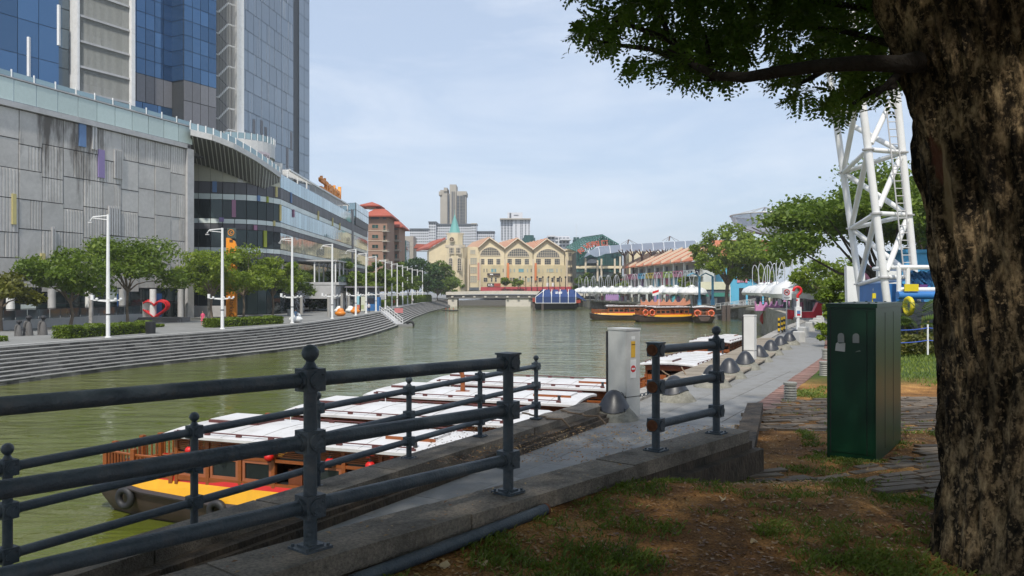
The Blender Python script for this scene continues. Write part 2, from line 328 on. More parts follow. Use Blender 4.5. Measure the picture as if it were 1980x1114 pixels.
    y = N.new('ShaderNodeMixRGB'); y.inputs[2].default_value = (.055, .085, .018, 1); L.new(rl.outputs[0], y.inputs[0]); L.new(x.outputs[0], y.inputs[1]); L.new(y.outputs[0], B.inputs['Base Color'])
    bp = N.new('ShaderNodeBump'); bp.inputs['Strength'].default_value = .8; bp.inputs['Distance'].default_value = .03; L.new(n2.outputs[0], bp.inputs['Height']); L.new(bp.outputs[0], B.inputs['Normal'])
    M['earth'] = m
setup_mats()
# ================================================================ ground, river, banks
base = MB(); base.box((0, 700, -9), (2800, 2800, .6)); struct('terrain', base, M['promenade'])
w = MB(); w.poly([(-90, -80, WATER), (120, -80, WATER), (120, 520, WATER), (-90, 520, WATER)]); struct('river', w, M['water'])
TOPL = [(-420, 700), (-150, 685), (0, 669), (209, 653.5), (400, 643.5), (565, 629), (690, 611), (735, 603), (770, 594), (800, 588), (830, 583), (870, 577.5)]
WATL = [(-420, 810), (-150, 768), (0, 746), (209, 716.6), (400, 697), (600, 675), (700, 655), (745, 641), (778, 629), (800, 616), (830, 604), (870, 594)]
Tl = [on(x, y, PROM) for x, y in TOPL]; Wl = [on(x, y, WATER) for x, y in WATL]
def resample(P, k):
    P = [Vector((p[0], p[1], 0)) for p in P]; d = [0]
    for a, b in zip(P, P[1:]): d.append(d[-1]+(b-a).length)
    out = []
    for i in range(k):
        s = d[-1]*i/(k-1); j = max(0, min(len(P)-2, sum(1 for q in d[1:-1] if q <= s))); f = (s-d[j])/(d[j+1]-d[j]); out.append(P[j].lerp(P[j+1], f))
    return out
def smooth(P, it=3):
    P = [p.copy() for p in P]
    for _ in range(it): P = [P[0]]+[(P[i-1]+P[i]*2+P[i+1])/4 for i in range(1, len(P)-1)]+[P[-1]]
    return P
KN = 60
TS = smooth(resample(Tl, KN), 4); WS = smooth(resample(Wl, KN), 4)
land = [(p.x, p.y, PROM) for p in TS]+[(-30, 330, PROM), (-30, 420, PROM), (-400, 900, PROM), (-900, 600, PROM), (-900, -60, PROM), (-60, -60, PROM)]
lm = MB(); lm.poly(land[::-1]); steps = struct('left_promenade', lm, M['promenade'])
bank = MB(); nst = 9; zs = [PROM-.02-(PROM-WATER-.12)*k/nst for k in range(nst+1)]
def line(k): return [TS[i].lerp(WS[i], k/nst) for i in range(KN)]
for i in range(KN-1):       # rough stone core under the steps
    a, b = line(nst)[i], line(nst)[i+1]
    bank.add([(a.x, a.y, zs[nst]-.02), (b.x, b.y, zs[nst]-.02), (b.x, b.y, WATER-1), (a.x, a.y, WATER-1)], [(0, 3, 2, 1)])
steps = struct('riverside_steps', bank, M['riser'])
for k in range(nst):
    A, Bn = line(k), line(k+1); mb = MB(); z0, z1 = zs[k], zs[k+1]
    for i in range(KN-1):
        a, b, c, d = A[i], A[i+1], Bn[i+1], Bn[i]
        # tread with its nosing, 6 cm thick, over the riser of this step
        mb.add([(a.x, a.y, z0), (b.x, b.y, z0), (c.x, c.y, z0), (d.x, d.y, z0)], [(0, 3, 2, 1)], 0)
        g0, g1 = d.lerp(a, .30), c.lerp(b, .30); mb.add([(g0.x, g0.y, z0+.004), (g1.x, g1.y, z0+.004), (c.x, c.y, z0+.004), (d.x, d.y, z0+.004)], [(0, 3, 2, 1)], 2)
        mb.add([(d.x, d.y, z0+.004), (c.x, c.y, z0+.004), (c.x, c.y, z0-.05), (d.x, d.y, z0-.05)], [(0, 3, 2, 1)], 2)
        e, f = d.lerp(a, .09), c.lerp(b, .09)
        mb.add([(d.x, d.y, z0-.05), (c.x, c.y, z0-.05), (f.x, f.y, z0-.05), (e.x, e.y, z0-.05)], [(0, 3, 2, 1)], 1)
        mb.add([(e.x, e.y, z0-.05), (f.x, f.y, z0-.05), (f.x, f.y, z1-.01), (e.x, e.y, z1-.01)], [(0, 3, 2, 1)], 1)
    obj('step', mb, [M['tread'], M['riser'], M['nosing']], steps)
kb = MB()
for i in range(KN-1):
    a, b = TS[i], TS[i+1]; n = Vector((b.y-a.y, a.x-b.x, 0)).normalized()
    kb.frame((a.x-n.x*.35, a.y-n.y*.35, PROM-.1), b-a, n*.42, (0, 0, .16))
obj('kerb', kb, M['nosing'], steps)
# right bank
RB = [(-9, -4), (-6, 1.6), (.39, 12.9), (4.0, 20.3), (7.6, 27.9), (15.2, 45.5), (21, 58), (26, 74), (30.5, 92), (36, 115), (44, 140), (50.5, 178), (44, 190), (32, 235), (27, 275), (26, 330)]
RBs = [Vector((x, y, 0)) for x, y in RB]
qw = MB()
for i in range(len(RB)-1):
    a, b = RBs[i], RBs[i+1]; zt = WALK-.03 if i < 9 else -3.43
    n = Vector((b.y-a.y, a.x-b.x, 0)).normalized()
    qw.frame((a.x+n.x*.0, a.y+n.y*.0, WATER-1), b-a, n*.6, (0, 0, zt-WATER+1))
struct('quay_wall', qw, M['quay'])
WR = [(4.7, 15.7), (7.6, 21.5), (10.9, 27.9), (15.9, 40.4), (20.6, 52), (27, 66)]      # right edge of the walkway
wk = MB(); wk.poly([(x, y, WALK-.009) for x, y in [(-9, -4), (-6, 1.6), (.39, 12.9), (4.0, 20.3), (7.6, 27.9), (15.2, 45.5), (21, 58), (26, 74), (34, 74), (27, 66), (20.6, 52), (15.9, 40.4), (10.9, 27.9), (7.6, 21.5), (4.7, 15.7), (3.4, 10.2), (-3.5, -4)]])
walkway = struct('walkway', wk, M['slab'])
rl = MB(); rl.poly([(x, y, -2.42) for x, y in [(26, 72), (30.5, 92), (36, 115), (42, 134), (60, 140), (400, 140), (900, 100), (900, 30), (20, 30), (20.6, 52)]][::-1]); struct('right_promenade', rl, M['promenade'])
rl = MB(); rl.poly([(x, y, -3.44) for x, y in [(36, 115), (44, 140), (50.5, 178), (44, 190), (32, 235), (27, 275), (26, 330), (26, 460), (-30, 460), (-30, 1400), (1380, 1400), (1380, 115)]][::-1]); struct('far_promenade', rl, M['promenade'])
# slabs of the walkway that can be told apart
U = Vector((.493, .870, 0)); NR = Vector((.870, -.493, 0)); Q0 = Vector((.39, 12.9, 0))
sl = MB(); sl.box((0, 0, -.04), (.893, .593, .045)); slab_me = sl.mesh('slab', M['slab'])
def edge_x(y):
    pts = [(-3.5, -4), (-1.0, 4.9), (2.4, 9.2), (3.4, 10.2)]+WR
    for (x0, y0), (x1, y1) in zip(pts, pts[1:]):
        if y0 <= y <= y1: return x0+(x1-x0)*(y-y0)/(y1-y0)
    return 99
for j in range(9):
    for i in range(-11, 14):
        p = Q0+U*((i+.5*(j % 2))*.9)+NR*(.78+j*.6)
        if p.y < 4 or p.y > 24 or p.x > edge_x(p.y)-.35: continue
        o = link('slab', slab_me, walkway); o.location = (p.x, p.y, WALK-.005+random.uniform(-.001, .001)); o.rotation_euler = (random.uniform(-.001, .001), random.uniform(-.001, .001), math.atan2(U.y, U.x))
bk = MB(); bk.box((0, 0, -.06), (.105, .42, .075)); brick_me = bk.mesh('brick', M['brick'])
eb = MB()
for (x0, y0), (x1, y1) in zip(WR, WR[1:]): 
    d = Vector((x1-x0, y1-y0, 0)); n = Vector((d.y, -d.x, 0)).normalized(); eb.frame((x0, y0, WALK-.12), d, n*.46, (0, 0, .105))
edging = struct('brick_edging', eb, M['plinth'])
acc = 0; cnt = 0
for (x0, y0), (x1, y1) in zip(WR[:3], WR[1:4]):
    d = Vector((x1-x0, y1-y0, 0)); L_ = d.length; d.normalize(); n = Vector((d.y, -d.x, 0)); s = .05
    while s < L_ and cnt < 200:
        p = Vector((x0, y0, 0))+d*s+n*.22; o = link('brick', brick_me, edging); o.location = (p.x, p.y, WALK+random.uniform(-.004, .012)); o.rotation_euler = (0, 0, math.atan2(d.y, d.x)+random.uniform(-.03, .03)); s += .115; cnt += 1
# river wall with its coping, along the walkway
def strip(mb, s0, s1, o0, o1, z0, z1, mi=0): 
    a = Q0+U*s0+NR*o0; mb.frame((a.x, a.y, z0), U*(s1-s0), NR*(o1-o0), (0, 0, z1-z0), mi)
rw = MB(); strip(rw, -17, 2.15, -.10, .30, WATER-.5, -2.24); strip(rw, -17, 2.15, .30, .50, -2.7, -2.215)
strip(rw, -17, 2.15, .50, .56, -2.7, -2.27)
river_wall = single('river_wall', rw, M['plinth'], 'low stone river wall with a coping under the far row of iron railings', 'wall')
s = -17.0; r_ = random.Random(3)
while s < 2.1:
    e = min(s+r_.uniform(1.3, 1.9), 2.18); mb = MB(); strip(mb, s+.008, e-.008, -.14+r_.uniform(-.008, .008), .33+r_.uniform(-.01, .01), -2.24, -2.10+r_.uniform(-.006, .006)); obj('coping_stone', mb, M['coping'], river_wall); s = e
# quay edge stones beyond the wall
qe = MB()
for i in range(2, 7):
    a, b = RBs[i], RBs[i+1]
    d = (b-a); n = Vector((d.y, -d.x, 0)).normalized(); a0 = a+d*(.22 if i == 2 else 0)
    qe.frame((a0.x-n.x*.15, a0.y-n.y*.15, WALK-.25), b-a0, n*.5, (0, 0, .30))
struct('quay_edge', qe, M['concrete'])
dk = MB(); dkm = mat('deck_timber', (.26, .22, .17), .85, var=.3, scale=3, stretch=(1, 1, 8), dirt=(.1, .08, .06), dirt_amt=.5, isl=.2)
deck = thing('timber_deck', 'weathered timber boarding on the quay edge beside the bollards', 'deck', (6, 24, WALK))
pl = MB(); pl.box((0, 0, 0), (1.55, .19, .04)); pl_me = pl.mesh('plank', dkm)
for i in range(90):
    f = i*.21; 
    if f < 8.0: a = RBs[3]; d = (RBs[4]-RBs[3]).normalized(); p = a+d*f
    else: a = RBs[4]; d = (RBs[5]-RBs[4]).normalized(); p = a+d*(f-8.3)
    n = Vector((d.y, -d.x, 0)); p = p+n*.66
    o = link('plank', pl_me, deck); o.location = (p.x, p.y, WALK+.055+random.uniform(-.006, .006)); o.rotation_euler = (0, 0, math.atan2(n.y, n.x)+random.uniform(-.01, .01))
# lawn and earth on the landward side
def ground_z(x, y):
    a = min(max((y-6.8)/1.75, 0), 1); a = a*a*(3-2*a); b = min(max((y-9.5)/6, 0), 1); c = min(max((y-20)/20, 0), 1)
    return -1.685-.405*a-.25*b-.02*c+.035*(noise.noise(Vector((x*.7, y*.7, 3)))+.5*noise.noise(Vector((x*2.3, y*2.3, 1))))
P0 = Vector((-1.18, 4.66, 0)); U2 = Vector((.636, .771, 0)); N2 = Vector((.771, -.636, 0))
GB = [P0+U2*-14, P0+U2*-8, P0+U2*-3, P0, P0+U2*1.5, P0+U2*3, P0+U2*4.5, P0+U2*5.9, Vector((3.3, 11.6, 0)), Vector((4.0, 13.6, 0))]+[Vector((x+.40, y-.15, 0)) for x, y in WR]
gb = []
for a, b in zip(GB, GB[1:]):
    k = max(1, int((b-a).length/.35))
    if a.y > 22: k = max(1, int((b-a).length/1.5))
    gb += [a.lerp(b, i/k) for i in range(k)]
gb.append(GB[-1]); ts = [0]; 
while ts[-1] < 60: ts.append(ts[-1]+.18*(1+ts[-1]*.12))
gm = MB(); D2 = Vector((1, -.22, 0)); V = []
for p in gb:
    for t_ in ts: q = p+D2*t_; V.append((q.x, q.y, ground_z(q.x, q.y)))
nt = len(ts)
gm.add(V, [(i*nt+j, i*nt+j+1, (i+1)*nt+j+1, (i+1)*nt+j) for i in range(len(gb)-1) for j in range(nt-1)])
ground = struct('ground', gm, M['earth'], smooth=True)
# pavers set in the earth: a strip past the cabinet and a curved path in front of it
pv = MB(); pv.box((0, 0, -.05), (.49, .112, .065)); pv_me = pv.mesh('paver', M['paver'])
pv2 = MB(); pv2.box((0, 0, -.05), (.30, .108, .065)); pv2_me = pv2.mesh('paver', M['paver'])
def inpoly(x, y, P):
    c = False
    for (x0, y0), (x1, y1) in zip(P, P[1:]+P[:1]):
        if (y0 > y) != (y1 > y) and x < (x1-x0)*(y-y0)/(y1-y0)+x0: c = not c
    return c
def gp(x, y):
    p = on(x, y, -2.1)
    for _ in range(6): p = on(x, y, ground_z(p.x, p.y))
    return (p.x, p.y)
AR1 = [gp(*p) for p in [(1447, 806), (1500, 778), (1600, 772), (1700, 768), (1900, 768), (1960, 838), (1800, 836), (1600, 834), (1447, 834)]]
AR2 = [gp(*p) for p in [(1447, 903), (1530, 914), (1603, 921), (1700, 896), (1800, 860), (1920, 850), (1960, 960), (1815, 962), (1700, 958), (1610, 946), (1530, 938), (1447, 930)]]
pav = bpy.data.objects.new('paver_path', None); COL.objects.link(pav); pav['kind'] = 'structure'
PAVS = []
for AR, ang in ((AR1, .12), (AR2, .42)):
    xs = [p[0] for p in AR]; ys = [p[1] for p in AR]; c0 = Vector((sum(xs)/len(xs), sum(ys)/len(ys), 0)); ca, sa = math.cos(ang), math.sin(ang)
    for j in range(-40, 41):
        for i in range(-16, 17):
            lx, ly = (i+.37*(j % 3))*.535, j*.148
            x, y = c0.x+lx*ca-ly*sa, c0.y+lx*sa+ly*ca
            if inpoly(x, y, AR) and random.random() > .04: PAVS.append((math.hypot(x, y), x, y, ang+random.uniform(-.03, .03)))
PAVS.sort(); rest = MB()
for k, (_, x, y, a) in enumerate(PAVS):
    z = ground_z(x, y)+.004+random.uniform(-.012, .010)
    if k < 300:
        o = link('paver', pv_me if random.random() < .8 else pv2_me, pav); o.location = (x, y, z); nv = Vector((ground_z(x-.2, y)-ground_z(x+.2, y), ground_z(x, y-.2)-ground_z(x, y+.2), .4)).normalized(); o.rotation_mode = 'QUATERNION'; o.rotation_quaternion = Vector((0, 0, 1)).rotation_difference(nv) @ Matrix.Rotation(a, 3, 'Z').to_quaternion()
    else: rest.box((x, y, z-.05), (.50, .125, .065), 0, a)
obj('far_pavers', rest, M['paver'], pav, kind='stuff')
# ================================================================ foreground: parapet, railings, bollards, cabinets
def wz2(s): return -1.515-.015*s
pw = MB()
def strip2(mb, s0, s1, o0, o1, dz0, dz1, mi=0):
    vs = []
    for s, o in ((s0, o0), (s1, o0), (s1, o1), (s0, o1)): p = P0+U2*s+N2*o; vs.append((p.x, p.y, wz2(s)+dz0))
    for s, o in ((s0, o0), (s1, o0), (s1, o1), (s0, o1)): p = P0+U2*s+N2*o; vs.append((p.x, p.y, wz2(s)+dz1))
    mb.add(vs, [(0, 1, 2, 3), (7, 6, 5, 4), (4, 5, 1, 0), (5, 6, 2, 1), (6, 7, 3, 2), (7, 4, 0, 3)], mi)
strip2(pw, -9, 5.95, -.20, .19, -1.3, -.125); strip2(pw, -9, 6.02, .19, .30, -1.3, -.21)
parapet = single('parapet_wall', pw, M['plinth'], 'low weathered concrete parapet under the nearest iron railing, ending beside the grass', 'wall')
s = -9.0; r_ = random.Random(5)
while s < 5.8:
    e = s+r_.uniform(1.7, 2.3)
    if e > 5.2: e = 5.86
    mb = MB(); strip2(mb, s+.006, e-.006, -.21+r_.uniform(-.006, .006), .205+r_.uniform(-.006, .006), -.126, r_.uniform(-.004, .004)); obj('coping_stone', mb, M['coping'], parapet); s = e
kb = MB()       # dark kerb stone that closes the slope beyond the wall
a, b = Vector((2.75, 9.6, 0)), Vector((4.55, 14.9, 0)); d = b-a; n = Vector((d.y, -d.x, 0)).normalized()
kb.add([a-n*.14+Vector((0, 0, -2.6)), b-n*.14+Vector((0, 0, -2.6)), b+n*.14+Vector((0, 0, -2.6)), a+n*.14+Vector((0, 0, -2.6)), a-n*.14+Vector((0, 0, -2.02)), b-n*.14+Vector((0, 0, -2.12)), b+n*.14+Vector((0, 0, -2.10)), a+n*.14+Vector((0, 0, -2.00))], [(0, 3, 2, 1), (4, 5, 6, 7), (0, 1, 5, 4), (1, 2, 6, 5), (2, 3, 7, 6), (3, 0, 4, 7)])
single('kerb_stone', kb, M['plinth'], 'dark mossy kerb stone that closes the slope past the end of the parapet', 'kerb')
BLK = (.99, .63, .255)
def rail_post(parent, p, sc, ang, finial=True, m=None, holes=()):
    m = m or M['iron']; p = Vector(p); mb = MB(); H = BLK[0]*sc
    mb.lathe([(.040*sc, 0), (.040*sc, H)], p, 14)
    post = obj('post', mb, m, parent, True)
    bp = MB(); bp.box(p, (.185*sc, .185*sc, .018*sc), 0, ang); bp.box(p+Vector((0, 0, .018*sc)), (.11*sc, .11*sc, .012*sc), 0, ang)
    for sx in (-1, 1):
        for sy in (-1, 1): q = Matrix.Rotation(ang, 3, 'Z') @ Vector((sx*.072*sc, sy*.072*sc, .018*sc)); bp.lathe([(.010*sc, 0), (.010*sc, .014*sc)], p+q, 6)
    obj('base_plate', bp, m, post)
    for k, b in enumerate(BLK):
        bb = MB(); c = p+Vector((0, 0, b*sc)); h = .066*sc
        # block with chamfered edges
        pr = [(-h*.9, -h), (h*.9, -h), (h, -h*.9), (h, h*.9), (h*.9, h), (-h*.9, h), (-h, h*.9), (-h, -h*.9)]; R = Matrix.Rotation(ang, 3, 'Z')
        bb.prism([c+R @ Vector((x, y, -h)) for x, y in pr], (0, 0, 2*h))
        for ax in (Vector((1, 0, 0)), Vector((0, 1, 0))):
            ax = R @ ax
            for sg in (-1, 1):
                if ax.dot(R @ Vector((1, 0, 0)))*sg < -.5 and k in holes:
                    continue
                bb.tube([c+ax*sg*h, c+ax*sg*(h+.012*sc), c+ax*sg*(h+.013*sc), c+ax*sg*(h+.006*sc)], [.052*sc, .050*sc, .040*sc, .036*sc], 18)
        o = obj('rail_block', bb, m, post, True)
    if holes:
        for k in holes:
            hb = MB(); c = p+Vector((0, 0, BLK[k]*sc)); ax = R @ Vector((-1, 0, 0)); h = .066*sc
            hb.tube([c+ax*h, c+ax*(h+.016), c+ax*(h+.016), c+ax*(h-.05)], [.056*sc, .054*sc, .043*sc, .040*sc], 20, 0, True)
            obj('rusty_socket', hb, M['rust'], post, True, label='open rusty socket where a rail has come away')
    if finial:
        fb = MB(); fb.lathe([(.030*sc, H+.060*sc), (.047*sc, H+.068*sc), (.034*sc, H+.085*sc), (.024*sc, H+.105*sc), (.030*sc, H+.118*sc)], p, 14)
        fb.ball(p+Vector((0, 0, H+.155*sc)), .051*sc, 18)
        obj('finial', fb, m, post, True)
    else:
        cb = MB(); cb.box(p+Vector((0, 0, H+.060*sc)), (.145*sc, .145*sc, .014*sc), 0, ang); obj('cap', cb, m, post)
    return post
def rails(parent, a, b, sc, m=None, r=.0425):
    for bz in BLK:
        mb = MB(); z = Vector((0, 0, bz*sc)); d = (Vector(b)-Vector(a)).normalized(); mb.tube([Vector(a)+z+d*.06*sc, Vector(a).lerp(Vector(b), .5)+z, Vector(b)+z-d*.06*sc], r*sc, 16); 
        for q, sg in ((a, 1), (b, -1)): mb.tube([Vector(q)+z+d*sg*.064*sc, Vector(q)+z+d*sg*.088*sc], (r+.008)*sc, 16)
        obj('rail', mb, m or M['iron'], parent, True)
ang2 = math.atan2(U2.y, U2.x)
def pp(s): p = P0+U2*s; return Vector((p.x, p.y, wz2(s)))
ra = thing('iron_railing', 'nearest grey iron railing with three rails and a ball topped post', 'railing', pp(0))
for s, f in ((-1.95, True), (0, True), (1.81, False)): rail_post(ra, pp(s), 1, ang2, f)
rails(ra, pp(-1.95), pp(0), 1); rails(ra, pp(0), pp(1.81), 1); rails(ra, pp(-4.0), pp(-1.95), 1)
rb = thing('iron_railing', 'short grey iron railing beside the gap, with open rusty rail sockets', 'railing', pp(4.07))
rail_post(rb, pp(4.07), 1, ang2, False, holes=(0, 1, 2)); rail_post(rb, pp(5.42), 1, ang2, True); rails(rb, pp(4.07), pp(5.42), 1)
rc = thing('iron_railing', 'long slender iron railing on the river wall, six ball topped posts over the boats', 'railing', (-2, 8.5, -2.1))
angU = math.atan2(U.y, U.x); SP = [-10.1, -8.2, -6.59, -5.02, -3.40, -1.72, 0.0]
def qp(s): p = Q0+U*s; return Vector((p.x, p.y, -2.10+.006*(s+2)))
for s in SP: rail_post(rc, qp(s), .86, angU, True)
for a, b in zip(SP, SP[1:]): rails(rc, qp(a), qp(b), .86)
pm = MB(); a = Vector((*gp(1056, 992), 0)); b = Vector((*gp(680, 1136), 0)); a.z = ground_z(a.x, a.y)+.03; b.z = ground_z(b.x, b.y)+.03
d = (b-a).normalized(); pm.tube([a, a.lerp(b, .5), b], .0425, 18, 0, False); pm.tube([b-d*.002, b], [.0425, .0425], 18, 0)
fp = single('fallen_rail', pm, M['iron'], 'loose iron rail pipe lying on the earth beside the parapet', 'pipe', smooth=True)
rm = MB(); rm.tube([a+d*.02, a-d*.004, a-d*.004, a+d*.06], [.0435, .0435, .036, .034], 18); obj('rusty_end', rm, M['rust'], fp, True)
# mooring bollards: a granite cone with a black iron hood
hood = mat('hood', (.022, .024, .030), .38, var=.25, scale=10, dirt=(.07, .07, .07), dirt_amt=.35, dscale=5); cone_st = mat('cone_stone', (.25, .24, .20), .9, var=.25, scale=9, bump=.5, bscale=40, dirt=(.09, .085, .06), dirt_amt=.6, dscale=4)
def make_bollard(label):
    t = thing('mooring_bollard', label, 'bollard', (0, 0, 0), 'mooring bollards along the quay walk', local=True)
    c = MB(); c.lathe([(.47, -.03), (.455, .02), (.36, .13), (.28, .21), (.20, .29)], (0, 0, 0), 28); st = obj('stone_base', c, cone_st, t, True)
    h = MB(); vs = []; n = 32; prof = [(.0, 0), (.35, .12), (.7, .30), (.9, .5), (1, .78), (1, 1.0)]
    rings = [(.315, None), (.245, .295), (.20, .375), (.155, .445), (.10, .50), (.045, .525), (.008, .53)]
    for r, z in rings:
        for j in range(n):
            a_ = 2*math.pi*j/n
            zz = z if z is not None else .195+.045*math.cos(2*a_+.6)
            rr = r if z is not None else .455-(zz-.02)*.9+.026
            vs.append((rr*math.cos(a_), rr*math.sin(a_), zz))
    k = len(rings); fs = [(i*n+j, i*n+(j+1) % n, (i+1)*n+(j+1) % n, (i+1)*n+j) for i in range(k-1) for j in range(n)]+[tuple(range((k-1)*n, k*n))]
    h.add(vs, fs); obj('iron_hood', h, hood, t, True)
    for a_ in (2.3, 5.2): 
        e = MB(); e.torus((.30*math.cos(a_), .30*math.sin(a_), .2), .03, .008, 'X', 12, 6); obj('eye_ring', e, M['iron'], t, True)
    return t
bl0 = make_bollard('nearest black hooded stone bollard, in front of the grey power cabinet')
BP = [(1187, 815), (1304, 779), (1378, 752), (1410, 735), (1441, 718), (1467, 703), (1490, 690), (1509, 680), (1526, 671), (1536, 664)]
BLAB = ['nearest black hooded stone bollard, in front of the grey power cabinet', 'black hooded bollard seen behind the short broken railing', 'black hooded bollard hung with white rope, just left of the ball topped post', 'black hooded bollard just right of the tall ball topped railing post',
        'black hooded bollard, fifth along the quay walk', 'black hooded bollard beside the foot of the white power cabinet', 'black hooded bollard, seventh along the quay walk', 'black hooded bollard, third from the white cube blocks', 'black hooded bollard, second before the white cube blocks', 'small far black hooded bollard right before the white cube blocks']
BPOS = []
for i, (x, y) in enumerate(BP):
    p = on(x, y-5, WALK); BPOS.append(p); o = bl0 if i == 0 else dup(bl0, BLAB[i]); o.location = p; o.rotation_euler = (0, 0, random.uniform(-.5, .5)+(0 if i else .4))
BLOCKM = mat('block_white', (.50, .49, .46), .7, var=.1, scale=3, dirt=(.28, .27, .24), dirt_amt=.5)
# white cube blocks further on
cbm = MB(); cbm.prism([(-.3, -.3, 0), (.3, -.3, 0), (.26, -.26, .66), (-.26, -.26, .66)], (0, .56, 0))
for i, (x, y) in enumerate([(1545, 662), (1553, 651), (1566, 640), (1573, 634), (1580, 629), (1586, 624)]):
    p = on(x, y, WALK); lab = ['nearest white concrete block, next after the last bollard', 'second white concrete block along the quay walk', 'third white concrete block along the quay walk', 'fourth white concrete block along the quay walk', 'fifth white concrete block along the quay walk', 'farthest white concrete block along the quay walk'][i]
    mb = MB(); mb.box(p, (.36, .40, .46), 0, .45, .95); mb.box(p+Vector((0, 0, .46)), (.342, .38, .03), 0, .45, .86)
    single('white_block', mb, BLOCKM, lab, 'bollard', 'white blocks along the quay walk')
# power cabinets
def cabinet(name, label, corner, wdir, width, depth, height, m, skirt):
    t = thing(name, label, 'cabinet', corner); c = Vector(corner); w = Vector(wdir).normalized(); d = Vector((-w.y, w.x, 0))
    b = MB(); b.frame(c, w*width, d*depth, (0, 0, height)); obj('body', b, m, t)
    q = MB(); q.frame(c-w*.012-d*.012+Vector((0, 0, height)), w*(width+.024), d*(depth+.024), (0, 0, .035)); obj('lid', q, m, t)
    q = MB(); q.frame(c+w*.012-d*.008+Vector((0, 0, .40)), w*(width-.024), d*.008, (0, 0, height-.42)); obj('door', q, m, t)
    q = MB(); q.frame(c-d*.004+Vector((0, 0, .37)), w*width, d*.004, (0, 0, .012), 0); q.frame(c+w*width+Vector((0, 0, .37)), w*.003, d*depth, (0, 0, .012)); obj('seam', q, M['black'], t)
    q = MB(); q.frame(c-w*.055-d*.004, w*.053, d*(depth-.04), (0, 0, height-.03)); obj('cable_duct', q, M['black'], t)
    return t, c, w, d
cab_m = mat('cabinet_grey', (.47, .47, .45), .45, var=.08, scale=3, dirt=(.62, .62, .6), dirt_amt=.4, dscale=2.5)
t, c, w, d = cabinet('power_cabinet', 'pale grey power cabinet with warning stickers behind the nearest bollard', on(1176, 802, WALK)+Vector((0, 0, 0)), (.62, -.785, 0), .47, .36, 1.60, cab_m, .3)
sd_ = c+w*.47                                     # stickers sit on the end face towards the walk
yl = mat('sticker_yellow', (.62, .36, .03), .5, var=.1); wh = mat('sticker_white', (.7, .7, .68), .5, var=.05); rd = mat('sticker_red', (.55, .03, .03), .5, var=.05)
q = MB(); q.frame(sd_+d*.12+Vector((0, 0, 1.10)), w*.004, d*.11, (0, 0, .30)); obj('warning_label', q, yl, t)
q = MB(); q.frame(sd_+d*.125+Vector((0, 0, 1.43)), w*.004, d*.10, (0, 0, .06)); obj('number_label', q, wh, t)
q = MB(); q.frame(sd_+d*.10+Vector((0, 0, .72)), w*.004, d*.15, (0, 0, .34)); st = obj('notice_label', q, wh, t)
q = MB(); q.tube([sd_+d*.175+Vector((0, 0, .89))+w*.004, sd_+d*.175+Vector((0, 0, .89))+w*.006], .065, 20); obj('no_entry_disc', q, rd, st)
q = MB(); q.frame(sd_+d*.13+Vector((0, 0, .875))+w*.006, w*.002, d*.09, (0, 0, .03)); obj('no_entry_bar', q, wh, st)
lettering('DANGER', sd_+d*.13+Vector((0, 0, 1.33))+w*.006, d, (0, 0, 1), .025, M['black'], t, .001)
cab_w = mat('cabinet_white', (.62, .61, .58), .45, var=.06, scale=3, dirt=(.75, .74, .7), dirt_amt=.4)
cabinet('power_cabinet', 'plain off-white power cabinet standing among the bollards further along the walk', on(1438, 700, WALK), (.83, -.56, 0), .34, .26, 1.50, cab_w, .3)
# stickers, chain and ropes
def catenary(mb, a, b, sag, r, n=12, mi=0):
    a, b = Vector(a), Vector(b); mb.tube([a.lerp(b, i/n)-Vector((0, 0, sag*4*(i/n)*(1-i/n))) for i in range(n+1)], r, 6, mi)
ch = MB(); a, b = BPOS[0]+Vector((.12, .05, .45)), BPOS[1]+Vector((-.1, -.05, .42)); n = 26
for i in range(n):
    f = (i+.5)/n; c_ = a.lerp(b, f)-Vector((0, 0, .55*f*(1-f))); ch.torus(c_, .028, .009, 'X' if i % 2 else 'Y', 8, 5)
single('chain', ch, M['iron'], 'rusty chain slung from the nearest bollard to the next', 'chain', smooth=True)
rope_m = mat('rope', (.20, .14, .09), .95, var=.3, scale=40)
for (x0, y0, x1, y1, lab) in [(1010, 800, 1080, 812, 'brown mooring rope lying over the river wall coping by the last railing post'), (1085, 795, 1150, 806, 'short brown rope tied on the wall coping left of the grey cabinet')]:
    mb = MB(); a = on(x0, y0, -2.085); b = on(x1, y1, -2.085); pts = [a.lerp(b, i/10)+Vector((.06*math.sin(i*1.4), .05*math.cos(i*1.9), .006)) for i in range(11)]
    pts.append(pts[-1]+Vector((.12, -.10, -.12))); mb.tube(pts, .016, 6); single('mooring_rope', mb, rope_m, lab, 'rope', smooth=True)
mb = MB(); wr = mat('white_rope', (.6, .57, .5), .9, var=.15)
for k in range(5): mb.torus(BPOS[2]+Vector((0, 0, .24+.045*k)), .27-.035*k, .022, 'Z', 22, 6)
single('white_rope_coil', mb, wr, 'white rope wound round the hood of the third bollard', 'rope', smooth=True)
mb = MB(); bc = BPOS[2]+Vector((-.1, 0, .35)); catenary(mb, bc, (3.9, 20.7, -2.1), .22, .018); catenary(mb, bc+Vector((0, 0, -.05)), (4.6, 21.6, -2.1), .3, .018)
single('mooring_rope', mb, rope_m, 'slack dark mooring rope running from the third bollard to the boat', 'rope', smooth=True)
